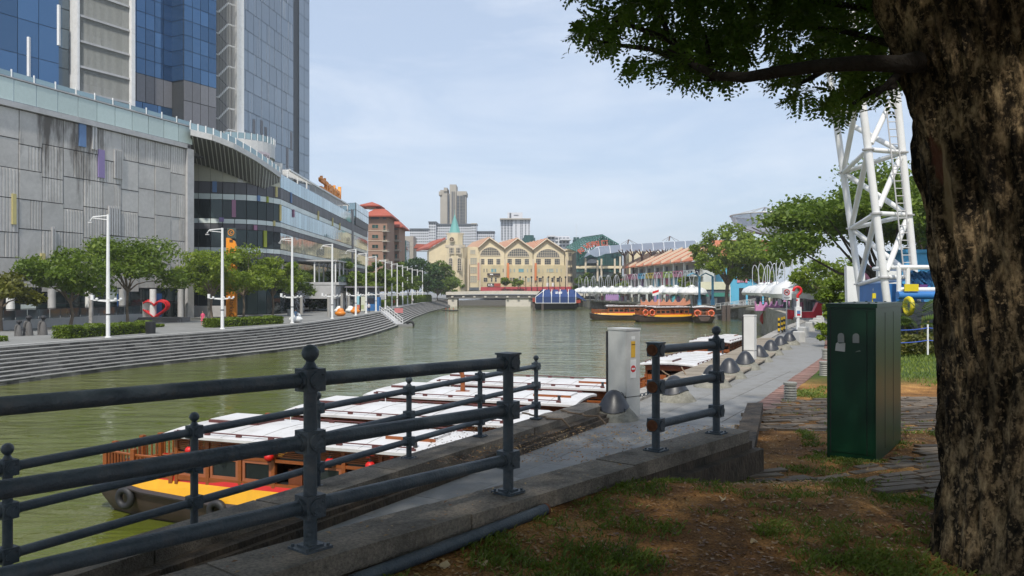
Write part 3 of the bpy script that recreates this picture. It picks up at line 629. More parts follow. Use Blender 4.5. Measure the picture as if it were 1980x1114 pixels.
# green cabinet
gcol = mat('green_paint', (.003, .038, .017), .35, var=.1, scale=3, dirt=(.010, .045, .022), dirt_amt=.4, dscale=2, spec=.4)
gx = Vector((.457*9.7, 9.7, 0)); wv = Vector((-.82, .57, 0)).normalized()*-1       # front face runs from its left corner towards the near corner
wv = Vector((.82, -.57, 0)); dv = Vector((.57, .82, 0)); Wd, Dp, Hh = .57, 1.78, 1.95
cl = gx-wv*Wd; zb = -2.12; c = Vector((cl.x, cl.y, zb))
gc = thing('utility_cabinet', 'tall dark green steel utility cabinet standing on the grass beside the tree', 'cabinet', c)
b = MB(); b.frame(c, wv*Wd, dv*Dp, (0, 0, Hh-.055)); obj('body', b, gcol, gc)
b = MB(); b.frame(c-wv*.015-dv*.015+Vector((0, 0, Hh-.052)), wv*(Wd+.03), dv*(Dp+.03), (0, 0, .052)); lid = obj('lid', b, gcol, gc)
b = MB()
for (i, j) in ((.2, .1), (.8, .1), (.25, .5), (.75, .45), (.3, .85), (.7, .9)): b.lathe([(.018, 0), (.016, .012)], c+wv*Wd*i+dv*Dp*j+Vector((0, 0, Hh)), 8)
obj('bolt', b, gcol, lid)
b = MB(); b.frame(c+wv*.05-dv*.010+Vector((0, 0, .10)), wv*.415, dv*.010, (0, 0, Hh-.20)); door = obj('door', b, gcol, gc)
b = MB(); b.frame(c+wv*.475-dv*.010+Vector((0, 0, .10)), wv*.075, dv*.010, (0, 0, Hh-.20)); obj('side_trim', b, gcol, gc)
b = MB(); b.frame(c+wv*.035-dv*.004+Vector((0, 0, .08)), wv*.013, dv*.003, (0, 0, Hh-.16)); b.frame(c+wv*.466-dv*.004+Vector((0, 0, .08)), wv*.008, dv*.003, (0, 0, Hh-.16)); obj('door_gap', b, M['black'], gc)
steel = mat('vent_steel', (.30, .31, .30), .5, .6, var=.1)
for fx in (.17, .345):
    b = MB(); o_ = c+wv*fx-dv*.011+Vector((0, 0, 1.49)); pts = [o_+wv*(.038*math.cos(a_))+Vector((0, 0, .055+.038*math.sin(a_))) for a_ in [math.pi*k/8 for k in range(9)]]+[o_-wv*.038-Vector((0, 0, .025)), o_+wv*.038-Vector((0, 0, .025))]
    b.prism(pts, -dv*.012); obj('vent_cover', b, steel, door)
b = MB(); o_ = c+wv*.10-dv*.012+Vector((0, 0, 1.36)); b.prism([o_+wv*.0, o_+wv*.115+Vector((0, 0, -.01)), o_+wv*.12+Vector((0, 0, .10)), o_+wv*.05+Vector((0, 0, .09)), o_+wv*.03+Vector((0, 0, .105)), o_+wv*.01+Vector((0, 0, .09))], -dv*.002); obj('paper_notice', b, mat('paper', (.55, .55, .53), .8, var=.05), door)
b = MB(); o_ = c+wv*.33-dv*.012+Vector((0, 0, 1.35)); b.prism([o_, o_+wv*.07+Vector((0, 0, .012)), o_+wv*.06+Vector((0, 0, .028)), o_+wv*.03+Vector((0, 0, .018))], -dv*.002); obj('paper_scrap', b, mat('paper2', (.2, .25, .2), .8, var=.05), door)
b = MB(); sf = c+wv*(Wd+.0)
for k in range(1, 3): b.frame(sf+dv*(Dp*k/3-.004)+Vector((0, 0, .1)), wv*.003, dv*.008, (0, 0, Hh-.22))
obj('panel_seam', b, M['black'], gc)
# low louvred path lights
pl_m = mat('path_light', (.25, .25, .22), .6, var=.12, scale=8, dirt=(.2, .19, .15), dirt_amt=.5)
def path_light(x, y, label):
    x_, y_ = gp(x, y); p = Vector((x_, y_, ground_z(x_, y_)-.03)); t = thing('path_light', label, 'light', p, 'louvred path lights at the edge of the walk')
    b = MB(); b.lathe([(.10, 0), (.10, .36)], p, 18); obj('core', b, mat('core_dark', (.12, .115, .10), .7), t, True)
    for k in range(6): b = MB(); b.lathe([(.135, 0), (.12, .035)], p+Vector((0, 0, .03+.053*k)), 20); obj('louvre', b, pl_m, t, True)
    b = MB(); b.lathe([(.135, 0), (.14, .05), (.12, .065)], p+Vector((0, 0, .35)), 20); obj('cap', b, pl_m, t, True)
path_light(1528, 774, 'nearest round louvred path light, on the earth at the end of the brick edging')
path_light(1594, 726, 'round louvred path light half hidden behind the green cabinet')
path_light(1597, 697, 'farthest round louvred path light, peeking out at the cabinet edge')
# ================================================================ left bank: tower, shopping mall
def unit2(a, b): d = Vector((b[0]-a[0], b[1]-a[1], 0)); return d.normalized(), d.length
def grid(parent, name, p0, p1, zl, cols, m, t=.10, gap=.07, off=0.0, pick=None, stag=None):
    """panes or panels on the wall p0->p1 (outside on its right): one object each"""
    d, L = unit2(p0, p1); n = Vector((d.y, -d.x, 0)); out = []
    cl = cols if isinstance(cols, (list, tuple)) else [L*i/cols for i in range(cols+1)]
    for i in range(len(cl)-1):
        for j in range(len(zl)-1):
            mm = m(i, j) if callable(m) else m
            if mm is None: continue
            o = Vector((p0[0], p0[1], 0))+d*(cl[i]+gap/2)+n*off; z0, z1 = zl[j], zl[j+1]
            if stag: dz = stag(i); z0 += dz; z1 += dz
            mb = MB(); mb.frame((o.x, o.y, min(z0, z1)+gap/2), d*(cl[i+1]-cl[i]-gap), n*t, (0, 0, abs(z1-z0)-gap)); out.append(obj(name, mb, mm, parent))
    return out
def wall(mb, p0, p1, z0, z1, th=.5, mi=0, off=0):
    d, L = unit2(p0, p1); n = Vector((d.y, -d.x, 0)); mb.frame((p0[0]+n.x*(off-th), p0[1]+n.y*(off-th), z0), d*L, n*th, (0, 0, z1-z0), mi)
def cut(p0, p1, x):          # where the vertical plane through pixel column x meets the line p0->p1 (distance from p0)
    d, L = unit2(p0, p1); u = (x-CX)/F; return (u*p0[1]-p0[0])/(d.x-u*d.y)
G = {}
G['blue'] = glass_mat('tower_glass_blue', (.085, .165, .285), .65, .06, .2, .012)
G['steel'] = glass_mat('tower_glass_steel', (.24, .28, .32), .6, .08, .08, .010)
G['grey'] = glass_mat('tower_glass_grey', (.16, .20, .23), .7, .08, .2, .01)
G['dark'] = glass_mat('mall_glass_dark', (.025, .04, .042), .35, .04, .5, .012)
G['sky'] = glass_mat('mall_glass_sky_reflection', (.34, .44, .47), .85, .05, .18, .012)  # paler copy of the mall glass, the sky's grazing reflection put into its colour
G['frost'] = mat('frosted_glass', (.50, .60, .58), .25, .0, var=.06, isl=.08)
G['spandrel'] = mat('spandrel', (.60, .66, .64), .3, var=.06, isl=.1)
G['darkpanel'] = mat('dark_panel', (.085, .085, .095), .5, var=.1, isl=.2)
G['mullion'] = mat('mullion', (.05, .055, .06), .5)
G['metal'] = mat('alu_panel', (.48, .475, .47), .5, .15, var=.08, scale=1.5, dirt=(.2, .19, .18), dirt_amt=.3, dscale=.5, isl=.07)
G['meshgrey'] = mat('mesh_grey', (.19, .19, .205), .6, .1, var=.1, isl=.15)
G['cream'] = mat('cream_wall', (.50, .49, .40), .7, var=.06)
for k, c in dict(c_blue=(.12, .22, .42), c_purple=(.26, .20, .40), c_yellow=(.55, .47, .20), c_pink=(.36, .16, .26), c_olive=(.30, .34, .03)).items(): G[k] = mat(k, c, .5, var=.06)
# soot streaks under the parapet
def sooty(name, col):
    m = mat(name, col, .55, .1, var=.1, scale=2, dirt=(.30, .285, .27), dirt_amt=.35, dscale=.4, isl=.08); N, L = m.node_tree.nodes, m.node_tree.links; B = N['Principled BSDF']
    old = B.inputs['Base Color'].links[0].from_socket
    t = N.new('ShaderNodeTexCoord'); sp = N.new('ShaderNodeSeparateXYZ'); L.new(t.outputs['Object'], sp.inputs[0])
    mp = N.new('ShaderNodeMapping'); mp.inputs['Scale'].default_value = (.9, .9, .16); L.new(t.outputs['Object'], mp.inputs[0])
    n = N.new('ShaderNodeTexNoise'); n.inputs['Scale'].default_value = .8; n.inputs['Detail'].default_value = 8; n.inputs['Roughness'].default_value = .65; L.new(mp.outputs[0], n.inputs['Vector'])
    a = N.new('ShaderNodeMapRange'); a.inputs[1].default_value = 9.5; a.inputs[2].default_value = 19.6; a.inputs[3].default_value = 0; a.inputs[4].default_value = .34; L.new(sp.outputs[2], a.inputs[0])
    y0 = N.new('ShaderNodeMapRange'); y0.inputs[1].default_value = 90; y0.inputs[2].default_value = 91.5; L.new(sp.outputs[1], y0.inputs[0])
    y1 = N.new('ShaderNodeMapRange'); y1.inputs[1].default_value = 98; y1.inputs[2].default_value = 103; y1.inputs[3].default_value = 1; y1.inputs[4].default_value = 0; L.new(sp.outputs[1], y1.inputs[0])
    mu = N.new('ShaderNodeMath'); mu.operation = 'MULTIPLY'; L.new(a.outputs[0], mu.inputs[0]); L.new(y0.outputs[0], mu.inputs[1])
    mu2 = N.new('ShaderNodeMath'); mu2.operation = 'MULTIPLY'; L.new(mu.outputs[0], mu2.inputs[0]); L.new(y1.outputs[0], mu2.inputs[1])
    ad = N.new('ShaderNodeMath'); ad.operation = 'ADD'; L.new(n.outputs[0], ad.inputs[0]); L.new(mu2.outputs[0], ad.inputs[1])
    st = N.new('ShaderNodeMapRange'); st.inputs[1].default_value = .64; st.inputs[2].default_value = .84; st.inputs[4].default_value = .85; L.new(ad.outputs[0], st.inputs[0])
    x = N.new('ShaderNodeMixRGB'); x.inputs[2].default_value = (.05, .036, .024, 1); L.new(st.outputs[0], x.inputs[0]); L.new(old, x.inputs[1]); L.new(x.outputs[0], B.inputs['Base Color'])
    return m
G['panel'] = sooty('facade_panel', (.51, .49, .465))
G['rib'] = sooty('facade_rib', (.525, .505, .48))
# ---- tower
C0, C1 = (-44.6, 130.0), (-40.3, 158.0); fd = Vector((.487, .874, 0))
A0 = (C0[0]-fd.x*46, C0[1]-fd.y*46)
FL = [13.0+3.35*k for k in range(19)]; ZT = FL[-1]
tw = thing('office_tower', 'tall blue glass office tower rising behind the grey shopping mall', 'tower', (-50, 130, -4))
core = MB(); d_, L_ = unit2(A0, C0)
nF = Vector((fd.y, -fd.x, 0))
def FP(s, off=0): return (A0[0]+fd.x*s+nF.x*off, A0[1]+fd.y*s+nF.y*off)
pts = [A0, C0, C1, (C1[0]-28, C1[1]+6), (A0[0]-28, A0[1]+10)]
core.prism([(p[0], p[1], 20.0) for p in pts], (0, 0, ZT-20)); obj('core', core, G['mullion'], tw)
Z3 = [FL[0]+1.675*k for k in range(37)]
# right face: panes of alternating width, a dark slot near its far end
dR, LR = unit2(C0, C1); sl0, sl1 = cut(C0, C1, 566), cut(C0, C1, 577)
rr = random.Random(2)
for j in range(18):
    cl = [0.0]; k = 0
    while cl[-1] < sl0-1.2: cl.append(cl[-1]+(2.9 if (j+k) % 3 else 2.0)); k += 1
    cl[-1] = sl0
    grid(tw, 'pane', C0, C1, FL[j:j+2], cl, (lambda i, q: G['steel']), .12, .09, .02)
    grid(tw, 'end_pane', C0, C1, FL[j:j+2], [sl1, LR-2.6, LR], G['steel'], .12, .09, .02)
mb = MB(); wall(mb, C0, C1, 13, ZT, .3, 0, .04); 
for x, y0, y1 in [(502, 232, 265), (510, 245, 280), (487, 230, 262), (560, 255, 290), (552, 285, 325)]:
    s = cut(C0, C1, x); p = Vector((*C0, 0))+dR*s; z0, z1 = hz_(y1, p.y), hz_(y0, p.y)
    b = MB(); b.frame((p.x+dR.y*.02, p.y, z0), dR*.9, Vector((dR.y, -dR.x, 0))*.16, (0, 0, z1-z0)); obj('grey_louvre', b, G['meshgrey'], tw)
fins = MB()
for j in range(18):
    for k in range(5):
        s = rr.uniform(1, sl0-1); p = Vector((*C0, 0))+dR*s; fins.frame((p.x, p.y, FL[j]), dR*.07, Vector((dR.y, -dR.x, 0))*.16, (0, 0, 3.35*rr.choice((1, 1, 2))))
obj('mullion_fins', fins, mat('fin_pale', (.55, .57, .60), .5), tw, kind='stuff')
b = MB(); sA, sB = cut(A0, C0, 450), cut(A0, C0, 462); b.prism([(*FP(sA, .0), 20), (*FP(46.2, 0), 20), (*FP(46.2, 1.0), 20), (*FP(sA, 1.0), 20)], (0, 0, ZT-20)); obj('white_column', b, M['white_paint'], tw)
# stair core behind white rods
s0, s1 = cut(A0, C0, 396), cut(A0, C0, 449)
b = MB(); wall(b, FP(s0), FP(s1), 20, ZT, .4, 0, .03); obj('stair_wall', b, mat('stair_wall', (.22, .22, .215), .8), tw)
rods = MB(); n_ = 18
for i in range(n_+1): p = FP(s0+(s1-s0)*i/n_, 1.35); rods.box((p[0], p[1], 20), (.05, .05, ZT-20))
obj('stair_rods', rods, mat('stair_rod', (.42, .42, .41), .5), tw, kind='stuff')
stm = mat('stair_white', (.75, .75, .74), .5)
z = 20.2; k = 0
while z < ZT-4:
    a, c = FP(s0+.5, 1.0), FP(s1-.5, 1.0)
    for (q0, q1, zz0, zz1) in ((a, c, z, z+2.2), ):
        bb = MB(); P_ = [Vector((a[0], a[1], z)).lerp(Vector((c[0], c[1], z)), f) for f in (0, .28, .72, 1)]; P_[2].z += 2.0; P_[3].z += 2.0
        bb.tube(P_, .16, 6); obj('stair_flight', bb, stm, tw)
        bb = MB(); P2_ = [Vector((a[0], a[1], z+4)).lerp(Vector((c[0], c[1], z+4)), f) for f in (.15, .8)]; P2_[1].z -= 1.9; bb.tube([p-Vector((nF.x*.3, nF.y*.3, 0)) for p in P2_], .13, 6); obj('stair_flight', bb, G['meshgrey'], tw)
    z += 3.35
# blue bay and the walls beside it
s2, s3, s4 = cut(A0, C0, 244), cut(A0, C0, 292), cut(A0, C0, 332)
zlo = 31.0
Zb = [zlo+2.23*k for k in range(0, int((ZT-zlo)/2.23)+1)]
b = MB(); b.prism([(*FP(s4, .0), 20), (*FP(s0-.1, 0), 20), (*FP(s0-.1, 2.6), 20), (*FP(s4, 2.6), 20)], (0, 0, ZT-20)); obj('bay', b, G['mullion'], tw)
grid(tw, 'bay_pane', FP(s4, 2.6), FP(s0-.1, 2.6), Zb, 4, G['blue'], .1, .08, .01)
grid(tw, 'bay_pane', FP(s4, .0), FP(s4, 2.6), Zb, 1, G['blue'], .1, .08, .01)
grid(tw, 'bay_panel', FP(s4, 2.6), FP(s0-.1, 2.6), [20, 24.0, 28.0, 31.0], 4, G['meshgrey'], .1, .1, .01)
grid(tw, 'blue_pane', FP(s2), FP(s4), Zb, 5, G['blue'], .1, .08, .02)
grid(tw, 'bay_panel', FP(s2), FP(s4), [27.0, 31.0], 5, G['meshgrey'], .1, .1, .02)
grid(tw, 'blue_pane', FP(s2), FP(s4), [20, 23.6, 27.0], 3, G['blue'], .1, .08, .02)
# louvred air-conditioner bay
s5 = cut(A0, C0, 138); s6 = cut(A0, C0, 236)
b = MB(); wall(b, FP(s5), FP(s6), 16, ZT, .3, 0, .02); obj('service_wall', b, mat('service_wall', (.28, .285, .27), .8), tw)
b = MB(); nn = 44
for i in range(nn+1): p = FP(s5+(s6-s5)*i/nn, 1.5); b.box((p[0], p[1], 16), (.06, .06, ZT-16))
obj('louvre_rods', b, mat('louvre_rod', (.40, .41, .39), .5), tw, kind='stuff')
acm = mat('ac_unit', (.36, .36, .35), .6)
for j in range(12):
    z = 19.2+3.35*j; b = MB(); wall(b, FP(s5), FP(s6), z, z+.28, 1.5, 0, 1.7); obj('service_ledge', b, G['metal'], tw)
    if j % 2 == 0:
        for f in (.15, .38, .6): p = FP(s5+(s6-s5)*f, .9); b = MB(); b.box((p[0], p[1], z+.28), (1.2, .6, 1.15), 0, math.atan2(fd.y, fd.x)); obj('ac_unit', b, acm, tw)
b = MB(); b.prism([(*FP(s6, 0), 16), (*FP(s6+.55, 0), 16), (*FP(s6+.55, 2.1), 16), (*FP(s6, 2.1), 16)], (0, 0, ZT-16)); b.prism([(*FP(s5-.3, 0), 16), (*FP(s5, 0), 16), (*FP(s5, 1.8), 16), (*FP(s5-.3, 1.8), 16)], (0, 0, ZT-16)); obj('white_edge', b, M['white_paint'], tw)
s7 = cut(A0, C0, 105)
grid(tw, 'grey_pane', FP(s7), FP(s5-.3), [16+2.6*k for k in range(20)], 1, G['grey'], .1, .1, .02)
Zl = [16+4.4*k for k in range(14)]
grid(tw, 'wide_pane', FP(0), FP(s7), [z for z in Zl if z < ZT], 6, G['blue'], .1, .07, .9)
b = MB(); b.prism([(*FP(0, -.3), 16), (*FP(s7, -.3), 16), (*FP(s7, .9), 16), (*FP(0, .9), 16)], (0, 0, ZT-16)); obj('blue_bay', b, G['mullion'], tw)
b = MB()
for x, y0, y1 in [(104, 10, 88), (46, 72, 148)]: s = cut(A0, C0, x); p = FP(s, 1.0); z0, z1 = hz_(y1, p[1]), hz_(y0, p[1]); b.box((p[0], p[1], z0), (.35, .35, z1-z0))
obj('white_fin', b, M['white_paint'], tw)
# ---- mall: grey panelled block
E = (-46.4, 115.0); dF = Vector((.325, .946, 0)).normalized(); nM = Vector((dF.y, -dF.x, 0)); LM = 45.0
S0 = (E[0]-dF.x*LM, E[1]-dF.y*LM)
def MP(s, off=0): return (S0[0]+dF.x*s+nM.x*off, S0[1]+dF.y*s+nM.y*off)
ml = thing('shopping_mall', 'long riverside shopping mall, grey panelled block with a curved glass wing', 'mall', (-47, 112, -4))
b = MB(); b.prism([(*MP(0), -4.2), (*MP(LM), -4.2), (-60, 124, -4.2), (-75, 95, -4.2)], (0, 0, 25.0)); obj('block_core', b, mat('mall_core', (.10, .095, .10), .8), ml)
zr = [20.15-3.32*k for k in range(7)]; col_w = 2.9; ncol = int((LM-1.3)/col_w)
rp = random.Random(21); W_END = LM-1.25
def ribbed(s0, s1, z0, z1, nr):
    mb = MB(); o = MP(s0, .02); mb.frame((o[0], o[1], z0), dF*(s1-s0), nM*.10, (0, 0, z1-z0), 0); w_ = (s1-s0)/nr
    for i in range(nr): o = MP(s0+w_*(i+.25), .12); mb.frame((o[0], o[1], z0), dF*w_*.5, nM*.065, (0, 0, z1-z0), 0)
    return mb
RIBS = {(13, 0), (12, 1), (11, 1), (10, 2), (9, 2), (11, 3)}
for i in range(ncol+1):
    s1 = W_END-col_w*i; s0 = s1-col_w
    if s0 < 0: break
    for j in range(6):
        dz = (-.5 if (i+j) % 4 == 1 else 0); z1, z0 = zr[j]+(dz if j else 0), zr[j+1]+(-.5 if (i+j+1) % 4 == 1 else 0); k = rp.random()
        if k < .40: obj('ribbed_panel', ribbed(s0+.04, s1-.04, z0+.05, z1-.05, 7), G['rib'], ml)
        elif k < .58:
            sm = s0+col_w*rp.choice((.4, .5, .6)); o = MP(s0+.04, .03); mb = MB(); mb.frame((o[0], o[1], z0+.05), dF*(sm-s0-.08), nM*rp.uniform(.08, .16), (0, 0, z1-z0-.1)); obj('panel', mb, G['panel'], ml)
            obj('ribbed_panel', ribbed(sm+.02, s1-.04, z0+.05, z1-.05, 4), G['rib'], ml)
        else:
            o = MP(s0+.04, .03); mb = MB(); mb.frame((o[0], o[1], z0+.05), dF*(col_w-.08), nM*rp.uniform(.08, .18), (0, 0, z1-z0-.1)); obj('panel', mb, G['panel'], ml)
for x0, x1, y0, y1, k in [(150, 163, 240, 284, 'c_blue'), (187, 199, 290, 344, 'c_purple'), (20, 28, 375, 434, 'c_yellow'), (176, 184, 500, 525, 'c_purple'), (76, 84, 490, 515, 'c_yellow')]:
    a, c = cut(S0, E, x0), cut(S0, E, x1); p = MP((a+c)/2); b = MB(); o = MP(a, .16); b.frame((o[0], o[1], hz_(y1, p[1])), dF*(c-a), nM*.16, (0, 0, hz_(y0, p[1])-hz_(y1, p[1]))); obj('colour_panel', b, G[k], ml)
for x0, x1, y0, y1 in [(97, 105, 440, 496), (207, 230, 400, 455), (218, 235, 290, 346), (175, 185, 240, 290)]:
    a, c = cut(S0, E, x0), cut(S0, E, x1); p = MP((a+c)/2); n = 2 if c-a < 1 else 5; b = MB(); z0, z1 = hz_(y1, p[1]), hz_(y0, p[1])
    for i in range(n): o = MP(a+(c-a)*i/n, .14); b.frame((o[0], o[1], z0), dF*(c-a)/n*.6, nM*.24, (0, 0, z1-z0))
    obj('white_ribs', b, G['metal'], ml)
b = MB(); o = MP(W_END, -.2); b.frame((o[0], o[1], -4), dF*1.3, nM*.75, (0, 0, 24.2)); o = MP(0, -.2); b.frame((o[0], o[1], 20.2), dF*W_END, nM*.75, (0, 0, .62)); obj('white_frame', b, G['metal'], ml)
ngl = 16
grid(ml, 'parapet_pane', MP(0), MP(LM), [20.85, 23.35], ngl, G['frost'], .12, .12, .25)
b = MB(); o = MP(0, .0); b.frame((o[0], o[1], 23.38), dF*LM, nM*.45, (0, 0, .14)); obj('parapet_cap', b, G['metal'], ml)
for i in range(ngl*1+1): o = MP(LM*i/ngl-.1 if i else .1, .1); b = MB(); b.box((o[0], o[1], 23.5), (.13, .13, .95)); obj('railing_post', b, M['white_paint'], ml)
clear = glass_mat('rail_glass', (.30, .40, .42), .5, .08, .1)
grid(ml, 'railing_pane', MP(0), MP(LM), [23.55, 24.3], ngl, clear, .02, .2, .08)
# ground floor: shop fronts, columns, terrace
grid(ml, 'shop_front', MP(0), MP(W_END), [-3.9, -1.6, .2], 22, lambda i, j: G['dark'] if (i*7+j*3) % 9 else G['spandrel'], .06, .10, .02)
for k in range(8): o = MP(LM-3-5.2*k, .9); b = MB(); b.lathe([(.42, -4), (.42, .1)], (o[0], o[1], 0), 16); obj('column', b, M['white_paint'] if k % 2 else G['metal'], ml, True)
for k, cx in ((0, 225), (1, 300)): 
    s = cut(S0, E, cx); o = MP(s, .12); b = MB(); b.frame((o[0], o[1], -3.9), dF*1.0, nM*.1, (0, 0, 3.4)); obj('blue_banner', b, mat('banner_blue', (.02, .08, .25), .6), ml)
# ---- mall: curved glass wing
ST = [(360, 123.8), (372, 124), (443, 125.3), (489, 126.8), (513, 128.8), (541, 132.3), (580, 147), (625, 167), (676, 200), (711, 232)]
SP_ = [Vector(((x-CX)/F*Y, Y, 0)) for x, Y in ST]
SPd = [0]
for a, c in zip(SP_, SP_[1:]): SPd.append(SPd[-1]+(c-a).length)
def wing(s):
    j = max(0, min(len(SP_)-2, sum(1 for q in SPd[1:-1] if q <= s))); f = (s-SPd[j])/(SPd[j+1]-SPd[j]); p = SP_[j].lerp(SP_[j+1], f); return (p.x, p.y)
def wing_at(x):
    for j in range(len(ST)-1):
        if ST[j][0] <= x <= ST[j+1][0]: return SPd[j]+cut(SP_[j], SP_[j+1], x)
sk = SPd[5]
cuts = [i*sk/9 for i in range(9)]+[sk+i*2.2 for i in range(int((SPd[-1]-sk)/2.2)+1)]
b = MB(); b.prism([(wing(s)[0]-.55, wing(s)[1]+.45, -4.1) for s in [0]+SPd[1:]]+[(-62, 250, -4.1), (-75, 130, -4.1)], (0, 0, 23.2)); obj('wing_core', b, G['mullion'], ml)
bands = [(16.95, 15.1, 'dark_panel', 'darkpanel', 'darkpanel'), (15.1, 14.15, 'spandrel_pane', 'spandrel', 'spandrel'), (14.15, 11.2, 'wing_pane', 'dark', 'sky'), (11.2, 10.4, 'spandrel_pane', 'spandrel', 'spandrel'), (10.4, 9.5, 'dark_panel', 'darkpanel', 'darkpanel'),
         (9.5, 6.7, 'wing_pane', 'dark', 'sky'), (6.7, 5.9, 'spandrel_pane', 'spandrel', 'spandrel'), (5.9, 4.8, 'dark_panel', 'darkpanel', 'darkpanel'), (4.8, 1.2, 'lower_pane', 'dark', 'dark'), (1.2, -3.9, 'lower_pane', 'dark', 'dark')]
for z1, z0, nm, ga, gb_ in bands:
    for s0, s1 in zip(cuts, cuts[1:]): grid(ml, nm, wing(s0), wing(s1), [z0, z1], 1, G[ga] if s0 < sk-.1 else G[gb_], .10, .09, .01)
for s0, s1 in zip(cuts, cuts[1:]):
    if s0 < sk-.1: grid(ml, 'cream_panel', wing(s0), wing(s1), [16.95, 20.0], 1, G['cream'], .08, .03, .01)
    else: grid(ml, 'upper_pane', wing(s0), wing(s1), [16.95, 19.3], 1, G['sky'], .10, .09, .01)
for x, y0, y1, w_, k in [(411, 351, 372, .65, 'c_blue'), (448, 387, 420, .6, 'c_pink'), (531, 361, 381, .4, 'c_yellow'), (514, 380, 391.5, .35, 'c_olive'), (539, 396, 427, .35, 'c_yellow'), (424, 421, 429, .7, 'c_purple'), (489, 435.5, 445, .6, 'c_pink'), (508, 446, 478, .6, 'c_olive'), (496, 378, 389, .5, 'c_blue'), (527, 427, 437, .35, 'c_yellow'),
                       (560, 372, 392, .6, 'c_blue'), (613, 408, 425, .6, 'c_yellow'), (641, 421, 437, .6, 'c_yellow'), (565, 405, 420, .6, 'c_pink'), (655, 431, 445, .6, 'c_yellow')]:
    s = wing_at(x); p = wing(s); q = wing(s+w_); d, L = unit2(p, q); n = Vector((d.y, -d.x, 0)); z1, z0 = hz_(y0, p[1]), hz_(y1, p[1]); b = MB(); b.frame((p[0]+n.x*.1, p[1]+n.y*.1, z0), d*w_, n*.22, (0, 0, z1-z0)); obj('colour_fin', b, G[k], ml)
# corner mast line in the wing and the glass box on its end
s = wing_at(679); b = MB(); wall(b, wing(s), wing(s+3), 4.8, 20.5, .2, 0, .16); obj('corner_slot', b, G['darkpanel'], ml)
b = MB(); bx = [at(632, 500, 214), at(688, 500, 208), at(712, 500, 232), at(655, 500, 236)]; z0b, z1b = 18.9, 22.8
b.prism([(p.x, p.y, 17) for p in bx], (0, 0, z1b-17)); obj('roof_box', b, G['mullion'], ml)
grid(ml, 'box_pane', (bx[0].x, bx[0].y), (bx[1].x, bx[1].y), [z0b, 20.9, z1b], 4, G['sky'], .1, .16, .02); grid(ml, 'box_pane', (bx[1].x, bx[1].y), (bx[2].x, bx[2].y), [z0b, 20.9, z1b], 6, G['sky'], .1, .16, .02)
# roof pergola along the wing
pa, pb = at(556, 337, 140), at(672, 414, 198); pa.z = pb.z = 20.9
b = MB(); d = (pb-pa); d.z = 0; n = Vector((d.y, -d.x, 0)).normalized()
for off in (.2, -2.6): b.frame(pa+n*off, d, n*.25, (0, 0, .35))
obj('pergola_beam', b, M['white_paint'], ml)
for i in range(41): b = MB(); b.frame(pa+d*(i/40)-n*2.7, d.normalized()*.22, n*3.2, (0, 0, .22)); o = obj('pergola_slat', b, M['white_paint'], ml)
for i in range(9): p = pa+d*(i/8.01); b = MB(); b.box((p.x, p.y, 18.8), (.22, .22, 2.2)); obj('pergola_post', b, M['white_paint'], ml)
# swooping soffit with its louvred underside, white fascia and glass rail
top = [Vector(at(x, y, Y)) for x, y, Y in [(368, 262, 113.5), (410, 272, 115), (450, 288, 118), (490, 310, 123), (520, 330, 128), (541, 345, 132)]]
bot = [Vector(at(x, y, Y)) for x, y, Y in [(371, 314, 123.6), (412, 326, 124.3), (450, 340, 125.2), (487, 355, 126.5), (512, 364, 128.4), (541, 352, 132)]]
b = MB()
def lerpl(P, f): k = min(int(f*(len(P)-1)), len(P)-2); return P[k].lerp(P[k+1], f*(len(P)-1)-k)
for i in range(30):
    q0, q1, q2, q3 = lerpl(top, i/30), lerpl(top, (i+1)/30), lerpl(bot, (i+1)/30), lerpl(bot, i/30); h_ = Vector((0, 0, .9)); b.add([q0, q1, q2, q3, q0+h_, q1+h_, q2+h_, q3+h_], [(0, 1, 2, 3), (4, 7, 6, 5), (0, 4, 5, 1), (2, 6, 7, 3)], 0)
sf = obj('soffit', b, mat('soffit_dark', (.13, .13, .12), .6), ml)
def lerpl(P, f): k = min(int(f*(len(P)-1)), len(P)-2); return P[k].lerp(P[k+1], f*(len(P)-1)-k)
for i in range(24):
    f = (i+.5)/24; a = lerpl(top, f); c = lerpl(bot, min(1, f+.03)); b = MB(); b.tube([a.lerp(c, j/4)-Vector((0, 0, .10)) for j in range(5)], .08, 4); obj('soffit_slat', b, mat('soffit_slat', (.50, .50, .47), .6) if i == 0 else bpy.data.materials['soffit_slat'], sf)
b = MB()
for i in range(5): a, c = top[i], top[i+1]; d = c-a; n = Vector((d.y, -d.x, 0)).normalized(); b.add([a, c, c+Vector((0, 0, .85)), a+Vector((0, 0, .85)), a+n*.25, c+n*.25, c+n*.25+Vector((0, 0, .85)), a+n*.25+Vector((0, 0, .85))], [(4, 5, 6, 7), (3, 7, 6, 2), (0, 1, 5, 4), (1, 2, 6, 5), (0, 4, 7, 3)])
obj('fascia', b, mat('fascia', (.52, .52, .51), .5, dirt=(.3, .29, .28), dirt_amt=.4), ml)
for i in range(15):
    f = i/14.01; a = lerpl(top, f)+Vector((0, 0, .85)); c = lerpl(top, (i+1)/14.02)+Vector((0, 0, .85)) if i < 14 else a
    b = MB(); b.box(a, (.14, .14, 1.05)); obj('railing_post', b, M['white_paint'], ml)
    if i < 14: d, L = unit2(a, c); b = MB(); b.add([a+d*.1, c-d*.1, c-d*.1+Vector((0, 0, .95)), a+d*.1+Vector((0, 0, .95)), a+d*.1+Vector((-.03, .03, 0)), c-d*.1+Vector((-.03, .03, 0)), c-d*.1+Vector((-.03, .03, .95)), a+d*.1+Vector((-.03, .03, .95))], [(0, 1, 2, 3), (7, 6, 5, 4), (3, 2, 6, 7)]); obj('railing_pane', b, clear, ml)
